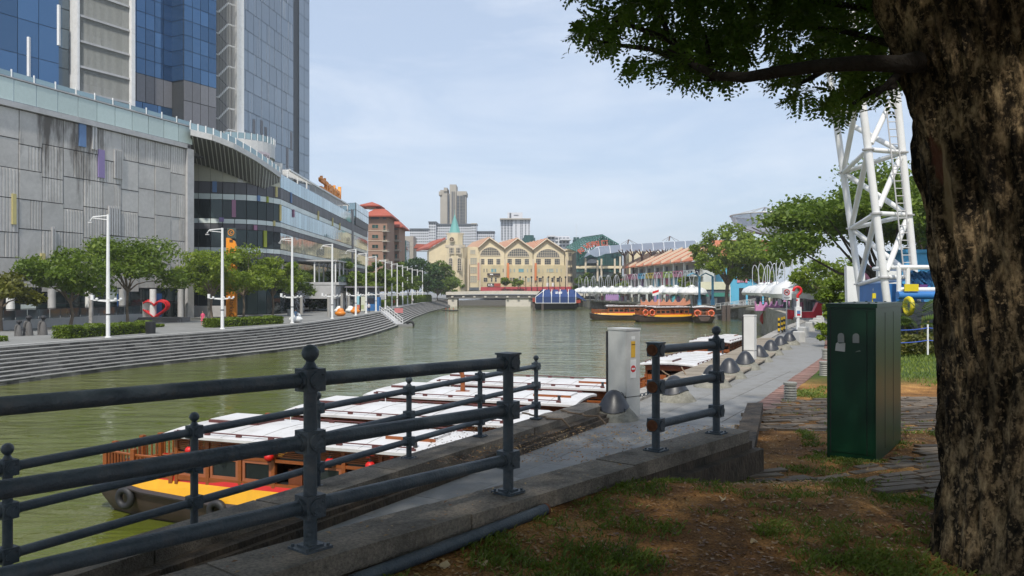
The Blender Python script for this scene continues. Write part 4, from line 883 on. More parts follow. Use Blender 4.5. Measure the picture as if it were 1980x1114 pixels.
# white curved roof drum behind it
b = MB(); cx, cy, R_ = -45.2, 131.0, 6.0; arc = [(cx+R_*math.cos(a), cy+R_*math.sin(a)) for a in [rad(-150+i*10) for i in range(19)]]
b.prism([(x, y, 21.6) for x, y in arc]+[(cx+R_*math.cos(rad(60)), cy+6, 21.6), (cx-R_, cy+6, 21.6)], (0, 0, 2.2)); b.prism([(cx+(x-cx)*.93, cy+(y-cy)*.93, 17) for x, y in arc]+[(cx+6, cy+5, 17), (cx-4, cy+5, 17)], (0, 0, 4.55)); obj('roof_drum', b, mat('drum_white', (.58, .58, .57), .5), ml)
for (x0, y0), (x1, y1) in zip(arc, arc[1:]):
    grid(ml, 'railing_pane', (x0, y0), (x1, y1), [23.85, 24.9], 1, clear, .03, .12, -.2)
    b = MB(); b.box((x0, y0, 23.8), (.1, .1, 1.1)); obj('railing_post', b, M['white_paint'], ml)
a, c = at(499, 300, 126.6), at(521, 303, 128.9); d, L = unit2(a, c); n = Vector((d.y, -d.x, 0)); z0, z1 = 19.9, 22.1
bn = MB(); bn.frame((a.x, a.y, z0), d*L, n*.05, (0, 0, z1-z0)); ban = single('banner', bn, mat('banner_white', (.55, .48, .52), .7), 'pale banner hung on the white curved roof drum of the mall', 'banner')
lettering('IKEDA', Vector((a.x, a.y, z0+1.2))+d*(L*.32)+n*.06, d, (0, 0, 1), .95, M['black'], ban, .005, width=L*.6)
b = MB(); b.box(Vector((a.x, a.y, z0+1.3))+d*(L*.12)+n*.06, (.5, .08, .45), 0, math.atan2(d.y, d.x)); b.box(Vector((a.x, a.y, z0+.7))+d*(L*.12)+n*.06, (.38, .08, .4), 0, math.atan2(d.y, d.x)); obj('emblem', b, M['black'], ban)
# balcony cafe and entrance columns on the wing
bp0 = wing_at(575); bp1 = wing_at(668)
pA, pB = wing(bp0), wing(bp1); d, L = unit2(pA, pB); n = Vector((d.y, -d.x, 0))
b = MB(); b.frame((pA[0], pA[1], .9), d*14, n*7.5, (0, 0, .5)); b.frame((pA[0]+n.x*.4, pA[1], -1.6), d*13.4, n*6.5, (0, 0, 2.4)); obj('balcony', b, G['metal'], ml)
b = MB(); b.frame((pA[0], pA[1], 5.2), d*13, n*7.2, (0, 0, .25)); obj('balcony_roof', b, G['metal'], ml)
for i in range(4):
    for o_ in (3, 6.8): p = Vector((pA[0], pA[1], 0))+d*(.5+i*4)+n*o_; b = MB(); b.box((p.x, p.y, 1.4), (.22, .22, 3.8)); obj('balcony_post', b, M['white_paint'], ml)
for i in range(7): p = Vector((pA[0], pA[1], 0))+d*(i*2)+n*7.4; b = MB(); b.frame((p.x, p.y, 1.5), d*1.9, n*.05, (0, 0, 1.0)); obj('balcony_pane', b, clear, ml)
for i in range(5): p = Vector((pA[0], pA[1], 0))+d*(i*3.2)+n*6.0; b = MB(); b.lathe([(.3, -4), (.3, -1.6)], (p.x, p.y, 0), 12); obj('column', b, M['white_paint'], ml, True)
# roof sign
sp = at(618, 392, 178); ep = at(657, 392, 205); d, L = unit2(sp, ep); org = mat('sign_orange', (.85, .29, .012), .5, var=.05)
sg = thing('roof_sign', 'big orange three-line lettering on the roof edge of the glass wing', 'sign', (sp.x, sp.y, 21))
zb = 22.6; up = (0, 0, 1); rt = d
lettering('central', Vector((sp.x, sp.y, zb))+d*(L*.26), rt, up, 5.4, org, sg, .35, 'letters', bold=.13, width=L*.74)
lettering('clarke', Vector((sp.x, sp.y, zb+1.75)), rt, up, 2.0, org, sg, .3, 'letters', bold=.05, width=L*.34)
lettering('quay', Vector((sp.x, sp.y, zb-.2)), rt, up, 2.0, org, sg, .3, 'letters', bold=.05, width=L*.28)
b = MB()
for i in range(12): p = Vector((sp.x, sp.y, 19.5))+d*(L*(.1+.9*i/11)); b.box(p, (.2, .2, zb-19.4))
b.frame((sp.x, sp.y, zb-.25), d*L, (0, .2, 0), (0, 0, .2)); obj('support', b, M['white_paint'], sg)
# ================================================================ left bank: promenade furniture, people, trees
# lamp posts
def make_lamp(label):
    t = thing('lamp_post', label, 'lamp post', (0, 0, 0), 'white lamp posts along the left bank', local=True)
    b = MB(); b.tube([(0, 0, 0), (0, 0, 5), (0, 0, 10.3)], [.17, .15, .11], 12); b.lathe([(.26, 0), (.26, .06), (.19, .10)], (0, 0, 0), 12); obj('pole', b, M['white_paint'], t, True)
    b = MB(); b.lathe([(.185, 1.9), (.185, 2.0)], (0, 0, 0), 12); obj('band', b, M['black'], t, True)
    b = MB(); b.tube([(0, 0, 10.2), (-1.3, 0, 10.1)], .05, 6); b.tube([(0, 0, 9.85), (-1.3, 0, 10.0)], .035, 6); b.tube([(-1.3, 0, 10.1), (-1.55, 0, 9.75)], .04, 6); obj('lamp_arm', b, M['white_paint'], t, True)
    b = MB(); b.box((-1.5, 0, 9.58), (.34, .22, .10)); obj('lamp_head', b, G['metal'], t)
    b = MB(); b.tube([(-1.3, 0, 3.12), (1.1, 0, 3.12)], .05, 6); b.tube([(-.7, -.35, 3.08), (0, 0, 3.0), (.6, -.35, 3.08)], .04, 6); obj('crossbar', b, M['white_paint'], t, True)
    for x, y, tilt in ((-1.3, 0, 1), (-.85, -.2, 0), (.75, -.2, 0), (1.1, 0, 0), (.25, -.35, 0)):
        b = MB(); 
        if tilt: b.box((x-.05, y, 3.15), (.22, .2, .42))
        else: b.lathe([(.05, 3.14), (.11, 3.19), (.11, 3.30), (.04, 3.33)], (x, y, 0), 10)
        obj('spotlight', b, M['white_paint'], t)
    return t
PX = [(209, 653.0), (430, 636.5), (565, 625), (642.5, 617), (688, 610.5), (708, 606), (727, 602), (745, 597.5), (757.5, 595.3), (768, 593), (778.5, 591), (788, 589.2), (797, 587.4), (807, 585.8), (817, 584.6), (827, 583.6)]
lp = make_lamp('nearest white lamp post, standing in front of the clipped hedge at the left')
for i, (x, y) in enumerate(PX):
    lab = 'nearest white lamp post, standing in front of the clipped hedge at the left' if i == 0 else ('last white lamp post of the row, next to the dark trees' if i == 15 else f'{ORD[i]} white lamp post along the left bank, counted from the nearest one')
    o = lp if i == 0 else dup(lp, lab)
    o.location = on(x, y, PROM); o.rotation_euler = (0, 0, random.uniform(-.12, .12))
# hedges
def hedge(pts, w_, h, label):
    P = [on(x, y, PROM) for x, y in pts]; a, b_ = P[0], P[-1]; d = (b_-a); L = d.length; d.normalize(); n = Vector((-d.y, d.x, 0))
    t = thing('hedge', label, 'hedge', a)
    nn = int(L*w_*420); q = rng.random((nn, 3)); ed = rng.random(nn); k = rng.integers(0, 6, nn); q[k == 4, 0] *= .05; q[k == 5, 0] = 1-.05*q[k == 5, 0]
    q[k == 0, 1] *= .06; q[k == 1, 2] = 1-.06*q[k == 1, 2]; q[k == 2, 2] = 1-.1*q[k == 2, 2]
    P_ = np.array(a)+np.outer(q[:, 0]*L, np.array(d))+np.outer(q[:, 1]*w_, np.array(n)); P_[:, 2] = PROM+q[:, 2]*h*(1+.12*np.sin(q[:, 0]*L*2.1)+.08*np.sin(q[:, 0]*L*5.3+1))
    link('foliage', leaf_mesh('foliage', P_, .085, M['hedge']), t)
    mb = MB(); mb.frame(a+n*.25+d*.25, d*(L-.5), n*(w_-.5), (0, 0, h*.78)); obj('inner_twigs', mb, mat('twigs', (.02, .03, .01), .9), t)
hedge([(132, 655.5), (300, 643)], 1.7, .95, 'clipped green hedge at the foot of the nearest lamp post')
hedge([(414, 634), (549, 626)], 1.7, .85, 'clipped green hedge in front of the orange pylon sign')
hedge([(-20, 662), (16, 660)], 1.0, .35, 'low patch of ground planting at the left picture edge')
hedge([(296, 634), (318, 632)], 3, .3, 'low planting beside the black litter bin')
# stone figures on the left
fig_m = mat('stone_figure', (.11, .105, .10), .8, var=.2, scale=6, bump=.3)
def figure(x, y, hpx, label, arch=True):
    p = on(x, y, PROM); H = hpx/F*p.y; t = thing('stone_figure', label, 'statue', p, 'dark stone figures on the left promenade')
    b = MB(); b.lathe([(.20*H, 0), (.19*H, .1*H), (.13*H, .55*H), (.08*H, .68*H)], p, 14); obj('body', b, fig_m, t, True)
    b = MB(); b.lathe([(.08*H, .68*H), (.055*H, .74*H), (.08*H, .80*H), (.15*H, .86*H), (.15*H, .91*H), (.10*H, .97*H), (.07*H, H)], p, 14); obj('head', b, M['black'], t, True)
    b = MB(); b.tube([p+Vector((-.20*H, -.05*H, 0)), p+Vector((-.20*H, -.05*H, .5*H)), p+Vector((-.14*H, -.05*H, .66*H)), p+Vector((-.04*H, -.03*H, .7*H))], [.07*H, .065*H, .07*H, .06*H], 8); obj('arm', b, fig_m, t, True)
figure(37, 650, 31, 'shortest of the three dark stone figures, furthest left'); figure(56, 649, 39, 'middle and tallest of the three dark stone figures'); figure(84, 648, 38, 'stone figure nearest to the hedge')
# heart sculpture
hp = on(302, 618, PROM); rdm = mat('heart_red', (.52, .012, .02), .4, var=.08); k = 43/F*hp.y/2.1
ht = thing('heart_sculpture', 'big red open heart sculpture of tubes in front of the mall', 'sculpture', hp)
def heart(a): return (1.6*math.sin(a)**3, 1.25*math.cos(a)-.5*math.cos(2*a)-.2*math.cos(3*a)-.1*math.cos(4*a))
for off, s in ((0, 1.0), (.35, .97), (.7, .93)):
    b = MB(); pts = [hp+Vector((heart(2*math.pi*i/40)[0]*.78*k*s, -off, (heart(2*math.pi*i/40)[1]+1.75)*.60*k*s+ .1)) for i in range(41)]; b.tube(pts, .13 if off == 0 else .10, 8, 0, False); obj('hoop', b, rdm, ht, True)
b = MB()
for i in range(0, 40, 2): c = heart(2*math.pi*i/40); q = hp+Vector((c[0]*.76*k, 0, (c[1]+1.75)*.59*k+.1)); b.tube([q, q+Vector((0, -.7, 0))], .03, 5)
obj('cross_bars', b, rdm, ht)
b = MB(); b.box(hp+Vector((0, -.3, -.02)), (3.4, 1.6, .12)); obj('plinth', b, mat('heart_plinth', (.23, .08, .05), .8), ht)
# terrace wall and glass balustrade in front of the mall
tb = thing('terrace', 'grey stone terrace with a glass balustrade along the mall front', 'terrace', on(150, 626, PROM))
ta, tb_ = on(-40, 642, PROM), on(275, 621, PROM); d, L = unit2(ta, tb_); n = Vector((d.y, -d.x, 0))
b = MB(); b.frame(ta-n*6, d*L, n*6, (0, 0, .95)); obj('plinth', b, G['metal'], tb)
for i in range(16): b = MB(); b.frame(ta+d*(L*i/16+.05)-n*.3+Vector((0, 0, .95)), d*(L/16-.1), n*.04, (0, 0, 1.0)); obj('balustrade_pane', b, G['grey'], tb)
b = MB(); b.frame(ta-n*.34+Vector((0, 0, 1.98)), d*L, n*.10, (0, 0, .08)); obj('handrail', b, M['black'], tb)
b = MB(); ra_, rb_ = on(222, 620, PROM), on(350, 611, PROM); d2, L2 = unit2(ra_, rb_); n2 = Vector((d2.y, -d2.x, 0)); b.frame(ra_, d2*L2, -n2*2.5, (0, 0, .75)); obj('red_planter', b, mat('planter_red', (.22, .06, .035), .8), tb)
for k in range(3): b = MB(); q = on(318, 622, PROM)+Vector((0, -.5*k, 0)); b.box(q, (5.5-.2*k, 2.5, .55-.17*k)); obj('terrace_step', b, mat('terrace_step', (.16, .15, .14), .8) if k == 0 else bpy.data.materials['terrace_step'], tb)
wv_ = on(395, 612, PROM); b = MB(); b.box(wv_, (9, .5, 1.6)); single('low_wall', b, G['metal'], 'low grey wall behind the woman in pink', 'wall')
for i, (x, y, h) in enumerate([(176, 636, 60), (258+146, 616, 75)]):
    p = on(x, y, PROM); b = MB(); b.box(p, (.3, .3, h/F*p.y)); single('stone_pillar', b, M['concrete'], ['plain square pillar behind the hedge and nearest lamp post', 'plain square pillar beside the trunk behind the woman in pink'][i], 'pillar')
for i, (x, y) in enumerate([(583, 607), (636, 613), (661, 606), (674.5, 602)]):
    p = on(x, y, PROM); b = MB(); b.lathe([(.26, 0), (.26, 3.4 if i else 3.0)], p, 12); single('stone_pillar', b, mat('pillar_stone', (.3, .29, .27), .8) if i == 0 else bpy.data.materials['pillar_stone'], ['round pillar behind the third lamp post', 'round pillar just left of the fourth lamp post', 'round pillar behind the orange pod seat', 'round pillar beside the white pod seat near the kiosk'][i], 'pillar', smooth=True)
# orange pylon sign
pp_ = on(448, 613, PROM); py = thing('pylon_sign', 'tall orange pylon sign with a leaf shaped top among the trees', 'sign', pp_); Yp = pp_.y
def pz(y): return hz_(y, Yp)
xl, xr = wx_(438, Yp), wx_(458, Yp); b = MB(); b.frame((xl, Yp-.2, PROM), (xr-xl, 0, 0), (0, .4, 0), (0, 0, pz(497)-PROM)); obj('lower_board', b, org, py)
b = MB(); b.prism([(xl, Yp-.2, pz(497)+.02), (xr, Yp-.2, pz(497)+.02), (xr-.05, Yp-.2, pz(475)), (xr-.25, Yp-.2, pz(467)), (xl+.5, Yp-.2, pz(460.5)), (xl, Yp-.2, pz(460))], (0, .4, 0)); obj('leaf_board', b, org, py)
b = MB(); b.frame((xl+.1, Yp-.12, pz(461)), (xr-xl-.25, 0, 0), (0, .25, 0), (0, 0, pz(441)-pz(461))); cap = obj('cap_board', b, mat('cap_board', (.06, .085, .075), .4), py)
b = MB(); b.torus(((xl+xr)/2-.05, Yp-.15, pz(450)), .42, .05, 'Y', 24, 6); obj('ring', b, org, cap, True)
lettering('C', ((xl+xr)/2-.22, Yp-.16, pz(450)-.2), (1, 0, 0), (0, 0, 1), .55, org, cap, .01)
brn = mat('sign_brown', (.12, .045, .01), .6)
lettering('ClarkeQuay', ((xl+xr)/2-.22, Yp-.215, pz(571)), (0, 0, -1), (1, 0, 0), .95, brn, py, .005)
lettering('C', ((xl+xr)/2-.35, Yp-.215, pz(492)), (1, 0, 0), (0, 0, 1), 1.3, brn, py, .005); b = MB(); b.box(((xl+xr)/2, Yp-.215, pz(469)), (.5, .02, .4)); obj('emblem', b, brn, py)
# seats, bin, kiosk, boards, metal sculpture
def pod(x, y, m, label):
    p = on(x, y, PROM); t = thing('pod_seat', label, 'seat', p, 'egg shaped seats on the left promenade'); b = MB(); b.ball(p+Vector((0, 0, .42)), .85, 16, 0, (1, .8, .52)); obj('shell', b, m, t, True); b = MB(); b.ball(p+Vector((0, .25, .8)), .55, 12, 0, (1, .5, .8)); obj('backrest', b, m, t, True)
sw = mat('seat_white', (.7, .7, .68), .4); so = mat('seat_orange', (.62, .20, .015), .4)
pod(658, 611.5, so, 'nearest orange pod seat, right of the fourth lamp post'); pod(655, 605.5, sw, 'white pod seat just behind the nearest orange one'); pod(677, 605, sw, 'white pod seat standing alone between the two orange seats'); pod(687, 607, so, 'orange pod seat beside the lamp post by the kiosk'); pod(572, 624, sw, 'white pod seat with a person in blue on it')
b = MB(); p = on(560, 612, PROM); b.lathe([(.35, 0), (.38, 1.1)], p, 12); single('litter_bin', b, mat('bin', (.06, .07, .08), .6), 'dark litter bin left of the seated person', 'bin', smooth=True)
b = MB(); p = on(291, 645, PROM); b.lathe([(.42, 0), (.45, 1.05), (.4, 1.1)], p, 14); single('litter_bin', b, M['black'], 'black litter bin at the end of the hedge', 'bin', smooth=True)
p = on(578, 605, PROM); t = thing('metal_sculpture', 'silver sculpture of stacked rings beside the third lamp post', 'sculpture', p)
rs = random.Random(4)
for i in range(22): b = MB(); b.torus(p+Vector((rs.uniform(-.75, .75), rs.uniform(-.4, .4), .45+rs.random()*3.0)), .38, .07, rs.choice('XYY'), 14, 6); obj('ring', b, mat('sculpture_silver', (.5, .5, .52), .25, .8) if i == 0 else bpy.data.materials['sculpture_silver'], t, True)
kp = on(705, 601, PROM); kY = kp.y; kk = thing('ticket_kiosk', 'grey flat roofed kiosk with blue counters beside the lamp posts', 'kiosk', kp)
b = MB(); b.box(kp+Vector((0, 2, 0)), (4.6, 3, 4.4)); obj('wall', b, mat('kiosk_wall', (.12, .12, .14), .6), kk)
b = MB(); b.box(kp+Vector((-.3, 1, 4.4)), (6.6, 5.6, .3)); obj('roof', b, mat('kiosk_roof', (.17, .16, .18), .6), kk)
for x in (-3.2, -1.0, 2.4): b = MB(); b.box(kp+Vector((x, -1.2, 0)), (.2, .2, 4.4)); obj('post', b, G['metal'], kk)
b = MB(); b.box(kp+Vector((1.0, -.2, 0)), (2.6, .8, 1.3)); b.box(kp+Vector((2.6, -.4, 0)), (1.0, 1.2, 2.6)); obj('counter', b, mat('kiosk_blue', (.03, .14, .36), .5), kk)
b = MB(); b.box(kp+Vector((1.2, .46, 2.4)), (2.4, .05, 1.1)); obj('window', b, G['grey'], kk)
for i, (x, c, lab) in enumerate([(692.5, (.25, .48, .55), 'pale blue poster board left of the kiosk counter'), (700.5, (.55, .56, .45), 'cream poster board in front of the kiosk')]):
    p = on(x, 603.5, PROM); t = thing('poster_board', lab, 'board', p); b = MB(); b.box(p+Vector((0, 0, .2)), (1.05, .12, 3.0 if i == 0 else 2.6)); obj('panel', b, mat('poster%d' % i, c, .5), t); b = MB(); b.box(p+Vector((-.4, 0, 0)), (.1, .1, .2)); b.box(p+Vector((.4, 0, 0)), (.1, .1, .2)); obj('feet', b, M['black'], t)
    b = MB(); b.box(p+Vector((.05, -.07, .6)), (.5, .02, .7)); obj('print', b, mat('print%d' % i, ((.55, .15, .1), (.35, .4, .2))[i], .6), t)
# steps' gangway with a fender tyre
gw = thing('gangway', 'white railed boat gangway down the river steps', 'gangway', on(745, 603, PROM)); a, c = on(741, 603, PROM), on(771, 628, WATER+.3)
d = c-a; n = Vector((d.y, -d.x, 0)).normalized()
b = MB(); b.add([a-n*.7, c-n*.7, c+n*.7, a+n*.7, a-n*.7+Vector((0, 0, .12)), c-n*.7+Vector((0, 0, .12)), c+n*.7+Vector((0, 0, .12)), a+n*.7+Vector((0, 0, .12))], [(0, 3, 2, 1), (4, 5, 6, 7), (0, 1, 5, 4), (1, 2, 6, 5), (2, 3, 7, 6), (3, 0, 4, 7)]); obj('ramp', b, G['metal'], gw)
for sd__ in (-1, 1):
    b = MB()
    for hh in (.55, 1.05): b.tube([a+n*.7*sd__+Vector((0, 0, hh)), c+n*.7*sd__+Vector((0, 0, hh)), c+n*.7*sd__+Vector((0, 0, 0))], .05, 6)
    for i in range(7): q = a.lerp(c, i/6)+n*.7*sd__; b.tube([q, q+Vector((0, 0, 1.05))], .04, 6)
    obj('handrail', b, M['white_paint'], gw)
b = MB(); b.box(c+Vector((.8, .6, -.4)), (3.2, 2.2, .5)); obj('landing', b, mat('landing', (.2, .2, .2), .8), gw)
b = MB(); b.torus(c+Vector((2.0, -.2, .05)), .5, .2, 'Y', 18, 8); single('tyre_fender', b, M['black'], 'black tyre fender on the gangway landing at the river steps', 'tyre', smooth=True)
b = MB(); b.box(a+Vector((2.4, 3, -.3)), (1.6, .1, .9)); single('warning_board', b, mat('warn_pink', (.5, .18, .18), .6), 'small reddish notice board behind the gangway rail', 'sign')
# people
skin = mat('skin', (.38, .22, .15), .6); hair = mat('hair', (.015, .012, .010), .6)
def person(x, y, top_c, leg_c, label, H=1.7, z=PROM, dress=False, face=0, sit=False, p=None):
    p = p or on(x, y, z); t = thing('person', label, 'person', p); k = H/1.75; tag_ = label[:18]
    mt, mlg = mat('cloth_top', top_c, .8, var=.1), mat('cloth_leg', leg_c, .8, var=.1); R = Matrix.Rotation(face, 3, 'Z')
    def q(X, Yy, Z): return p+R @ Vector((X*k, Yy*k, Z*k))
    hipz = .92 if not sit else .55
    b = MB(); dz = hipz-.92
    def ring(z_, rx, ry, n=10): return [q(rx*math.cos(2*math.pi*i/n), ry*math.sin(2*math.pi*i/n), z_+dz) for i in range(n)]
    prof = [(.86, .12, .09), (.95, .17, .11), (1.08, .145, .10), (1.28, .18, .115), (1.42, .19, .10), (1.47, .10, .08), (1.50, .055, .055), (1.55, .055, .06), (1.58, .075, .09), (1.65, .085, .10), (1.71, .075, .09), (1.75, .035, .04)]
    V = []; n = 10
    for z_, rx, ry in prof: V += ring(z_, rx, ry)
    o0 = len(b.v); fs = []; ms = []
    for i in range(len(prof)-1):
        for j in range(n): fs.append((i*n+j, i*n+(j+1) % n, (i+1)*n+(j+1) % n, (i+1)*n+j)); ms.append(0 if prof[i][0] < 1.46 else 1)
    b.v += [tuple(v) for v in V]; b.f += fs; b.m += ms
    for sg in (-1, 1):
        if sit: leg = [q(.09*sg, 0, hipz-.02), q(.11*sg, -.44, hipz-.05), q(.11*sg, -.46, .06), q(.11*sg, -.58, .03)]; rr_ = [.09, .07, .045, .035]
        else: st_ = .12*sg; leg = [q(.085*sg, 0, .93), q(.10*sg, st_*.5, .50), q(.10*sg, st_*1.1, .08), q(.10*sg, st_*1.1-.14, .03)]; rr_ = [.095, .065, .045, .035]
        b.tube(leg, [r_*k for r_ in rr_], 8, 1 if dress else 2)
        arm = [q(.18*sg, 0, 1.40+dz), q(.235*sg, .02, 1.13+dz), q(.22*sg, -.10, .90+dz), q(.21*sg, -.13, .82+dz)]; b.tube(arm[:2], [.055*k, .045*k], 7, 0); b.tube(arm[1:], [.042*k, .032*k, .035*k], 7, 1)
    obj('body', b, [mt, skin, mlg], t, True)
    if dress:
        b = MB(); b.lathe([(.25*k, .5*k), (.15*k, .98*k)], p, 12); obj('skirt', b, mt, t, True)
    b = MB(); b.ball(q(0, .015, 1.675+dz), .098*k, 12, 0, (1, 1.1, .95)); obj('hair', b, hair, t, True)
    return t
person(392, 629, (.62, .08, .16), (.3, .18, .12), 'woman in a short pink dress walking past the hedge', 1.6, dress=True)
person(371, 611, (.65, .65, .66), (.05, .05, .06), 'man in a white shirt at the mall entrance, the left one of the pair', 1.75)
person(379, 610.5, (.65, .65, .66), (.05, .05, .06), 'man in a white shirt at the mall entrance, the right one of the pair', 1.7)
person(520, 604, (.5, .5, .55), (.04, .04, .05), 'person in white with a dark bag between two tree trunks', 1.7)
person(571, 621, (.12, .22, .36), (.05, .06, .09), 'person in a blue shirt sitting on the white pod seat', 1.65, p=on(572, 624, PROM)+Vector((0, -.1, .35)), sit=True, face=2.6)
person(713, 604.5, (.6, .6, .62), (.03, .03, .05), 'man in a white shirt walking past the kiosk', 1.75)
person(762, 592, (.5, .06, .03), (.1, .05, .05), 'distant person in red among the far lamp posts', 1.65); person(798, 587.5, (.55, .55, .58), (.05, .05, .06), 'distant person in white among the last lamp posts', 1.7)
# trees of the promenade
LB = ['leaf_yellow', 'leaf_mid', 'leaf_mid', 'leaf_light', 'leaf_light', 'leaf_light', 'leaf_mid', 'leaf_mid']
def tpx(x, y, topy, halfw, m, label, n=6000, leaf=.2, **kw):
    p = on(x, y, PROM); return tree('tree', label, p, (y-topy)*1.1/F*p.y, halfw*1.14/F*p.y, M[m], M['bark_grey'], n=n, leaf=leaf, **kw)
tpx(2, 640, 500, 68, 'leaf_yellow', 'sparse yellowish tree cut by the left picture edge', n=3300, lean=(0, 0), seed=1, trunk_h=.3)
tpx(136, 634, 478, 88, 'leaf_mid', 'green tree with a forked trunk behind the hedge', n=6800, seed=2, trunk_h=.3)
tpx(247, 626, 450, 92, 'leaf_mid', 'widest dark green tree, left of the red heart', n=8500, seed=3, trunk_h=.33, clumps=22)
tpx(410, 618, 476, 70, 'leaf_light', 'bright green tree overhanging the woman in pink', n=6000, seed=4, trunk_h=.3)
tpx(471, 614, 487, 72, 'leaf_light', 'bright green tree right of the orange pylon', n=6500, seed=5, trunk_h=.3)
tpx(527, 612, 490, 52, 'leaf_light', 'bright green tree at the end of the second hedge', n=5500, seed=6, trunk_h=.3)
tpx(566, 606, 500, 38, 'leaf_mid', 'darker tree behind the third lamp post', n=4200, seed=7, trunk_h=.25)
tpx(606, 601, 562, 27, 'leaf_dark', 'low round dark bush tree under the balcony', n=3800, seed=8, trunk_h=.1, leaf=.24)
for i, (x, y, ty, hw, m, lab) in enumerate([(668, 600, 508, 34, 'leaf_mid', 'tree left of the kiosk behind the fourth lamp post'), (692, 598, 512, 30, 'leaf_light', 'tree growing over the left end of the kiosk roof'), (724, 596, 512, 32, 'leaf_mid', 'tree just right of the kiosk among lamp posts'), (748, 592, 515, 28, 'leaf_light', 'tree below the brown hotel'), (770, 590, 512, 26, 'leaf_mid', 'mid green tree left of the dark broad tree'), (790, 587, 522, 24, 'leaf_mid', 'smaller tree behind the farthest lamp posts')]):
    tpx(x, y, ty, hw, m, lab, n=3600, leaf=.30, seed=20+i, trunk_h=.25)
tree('tree', 'broad dark round tree below the brown hotel', on(806, 583.5, PROM), 18, 9.5, M['leaf_dark'], M['bark_grey'], n=7000, leaf=.42, seed=31, trunk_h=.15, clumps=22)
tree('tree', 'tall dull green tree in front of the clock tower', on(846, 581, PROM), 16, 8.5, M['leaf_mid'], M['bark_grey'], n=6000, leaf=.42, seed=32, trunk_h=.12, clumps=20)
tree('tree', 'dull green tree beside the left end of the bridge', on(868, 579.5, PROM), 11, 6.5, M['leaf_mid'], M['bark_grey'], n=4500, leaf=.42, seed=33, trunk_h=.12, clumps=18)
hedge([(700, 598), (760, 592)], 2, 1.4, 'low far hedge beyond the kiosk'); hedge([(765, 590.5), (835, 583)], 3, 2.0, 'long far hedge under the trees by the last lamp posts')
# ================================================================ beyond the river: buildings, bridge
def Zp(zx, zy): return 700+zx/4.285, 340+zy/4.285          # pixel in the enlarged middle part -> pixel of the photograph
def PT(zx, zy, Y): return at(*Zp(zx, zy), Y)
def fbox(mb, x0, y0, x1, y1, Y, depth, mi=0, proud=0.0):     # box whose front face, at distance Y, spans two photograph pixels
    a, c = at(x0, y1, Y), at(x1, y0, Y); mb.frame((a.x, Y-proud, a.z), (c.x-a.x, 0, 0), (0, depth, 0), (0, 0, c.z-a.z), mi)
def zbox(mb, x0, y0, x1, y1, Y, depth, mi=0, proud=0.0): fbox(mb, *Zp(x0, y0), *Zp(x1, y1), Y, depth, mi, proud)
B_ = {}
B_['cream'] = mat('cream_render', (.68, .58, .39), .85, var=.08, scale=.3, dirt=(.36, .31, .2), dirt_amt=.4, dscale=.12)
B_['cream2'] = mat('cream_stained', (.58, .50, .31), .85, var=.1, scale=.3, dirt=(.28, .25, .15), dirt_amt=.6, dscale=.15)
B_['trim'] = mat('cream_trim', (.58, .50, .38), .8, var=.06)
B_['tile'] = mat('roof_tile', (.42, .13, .06), .85, var=.25, scale=.6, dirt=(.5, .3, .2), dirt_amt=.5, dscale=.3, stretch=(2, .3, 1))
B_['tile2'] = mat('roof_tile_red', (.36, .085, .05), .8, var=.2, scale=.8)
B_['glass'] = glass_mat('far_glass', (.05, .06, .065), .3, .1, .3)
B_['teal'] = mat('copper_roof', (.13, .33, .31), .7, var=.15, scale=.5, stretch=(1, 1, .1))
B_['white'] = mat('far_white', (.56, .57, .60), .8, var=.05, scale=.1)
B_['far_dark'] = mat('far_window', (.10, .115, .135), .5, var=.2)
B_['concrete'] = mat('far_concrete', (.36, .33, .28), .85, var=.1, scale=.15)
B_['brownw'] = mat('hotel_wall', (.32, .20, .145), .85, var=.08, scale=.3)
B_['greenglass'] = glass_mat('green_glass', (.05, .13, .12), .4, .1, .3)
B_['awning'] = mat('awning_red', (.26, .03, .04), .8, var=.12)
B_['bridge'] = mat('bridge_white', (.60, .56, .49), .8, var=.1, scale=.3, dirt=(.4, .36, .3), dirt_amt=.4)
B_['underside'] = mat('bridge_under', (.13, .125, .12), .9, var=.2)
def win(parent, x0, y0, x1, y1, Y, nx, ny, glass, frame, fr=.14, name='window', proud=.0):
    """framed window: frame and glazing bars with the pane set back"""
    a, c = at(x0, y1, Y), at(x1, y0, Y); w, h = c.x-a.x, c.z-a.z; b = MB(); Yf = Y-proud
    for ox, oz, sx, sz in ((0, 0, w, fr), (0, h-fr, w, fr), (0, fr, fr, h-2*fr), (w-fr, fr, fr, h-2*fr)): b.frame((a.x+ox, Yf-.10, a.z+oz), (sx, 0, 0), (0, .22, 0), (0, 0, sz))
    for i in range(1, nx): b.frame((a.x+w*i/nx-fr*.25, Yf-.06, a.z+fr), (fr*.5, 0, 0), (0, .15, 0), (0, 0, h-2*fr))
    for j in range(1, ny): b.frame((a.x+fr, Yf-.05, a.z+h*j/ny-fr*.25), (w-2*fr, 0, 0), (0, .13, 0), (0, 0, fr*.5))
    o = obj(name, b, frame, parent); b = MB(); b.frame((a.x+fr*.5, Yf-.02, a.z+fr*.5), (w-fr, 0, 0), (0, .1, 0), (0, 0, h-fr)); obj('pane', b, glass, o); return o
YR = 330.0
rp_ = thing('riverside_building', 'long cream building with three arched gables and red roofs across the bridge', 'building', (wx_(1010, YR), YR, -3.4))
SK = Vector((-9.5, 42, 0))
def front(pts, Y=YR): return [PT(zx, zy, Y) for zx, zy in pts]
b = MB(); b.prism(front([(875, 960), (985, 960), (985, 588), (875, 588)]), SK); obj('wall', b, B_['cream'], rp_)
GB_ = [((972, 592), (1056, 520), (1182, 602)), ((1186, 604), (1290, 526), (1414, 610)), ((1420, 612), (1532, 531), (1676, 622))]
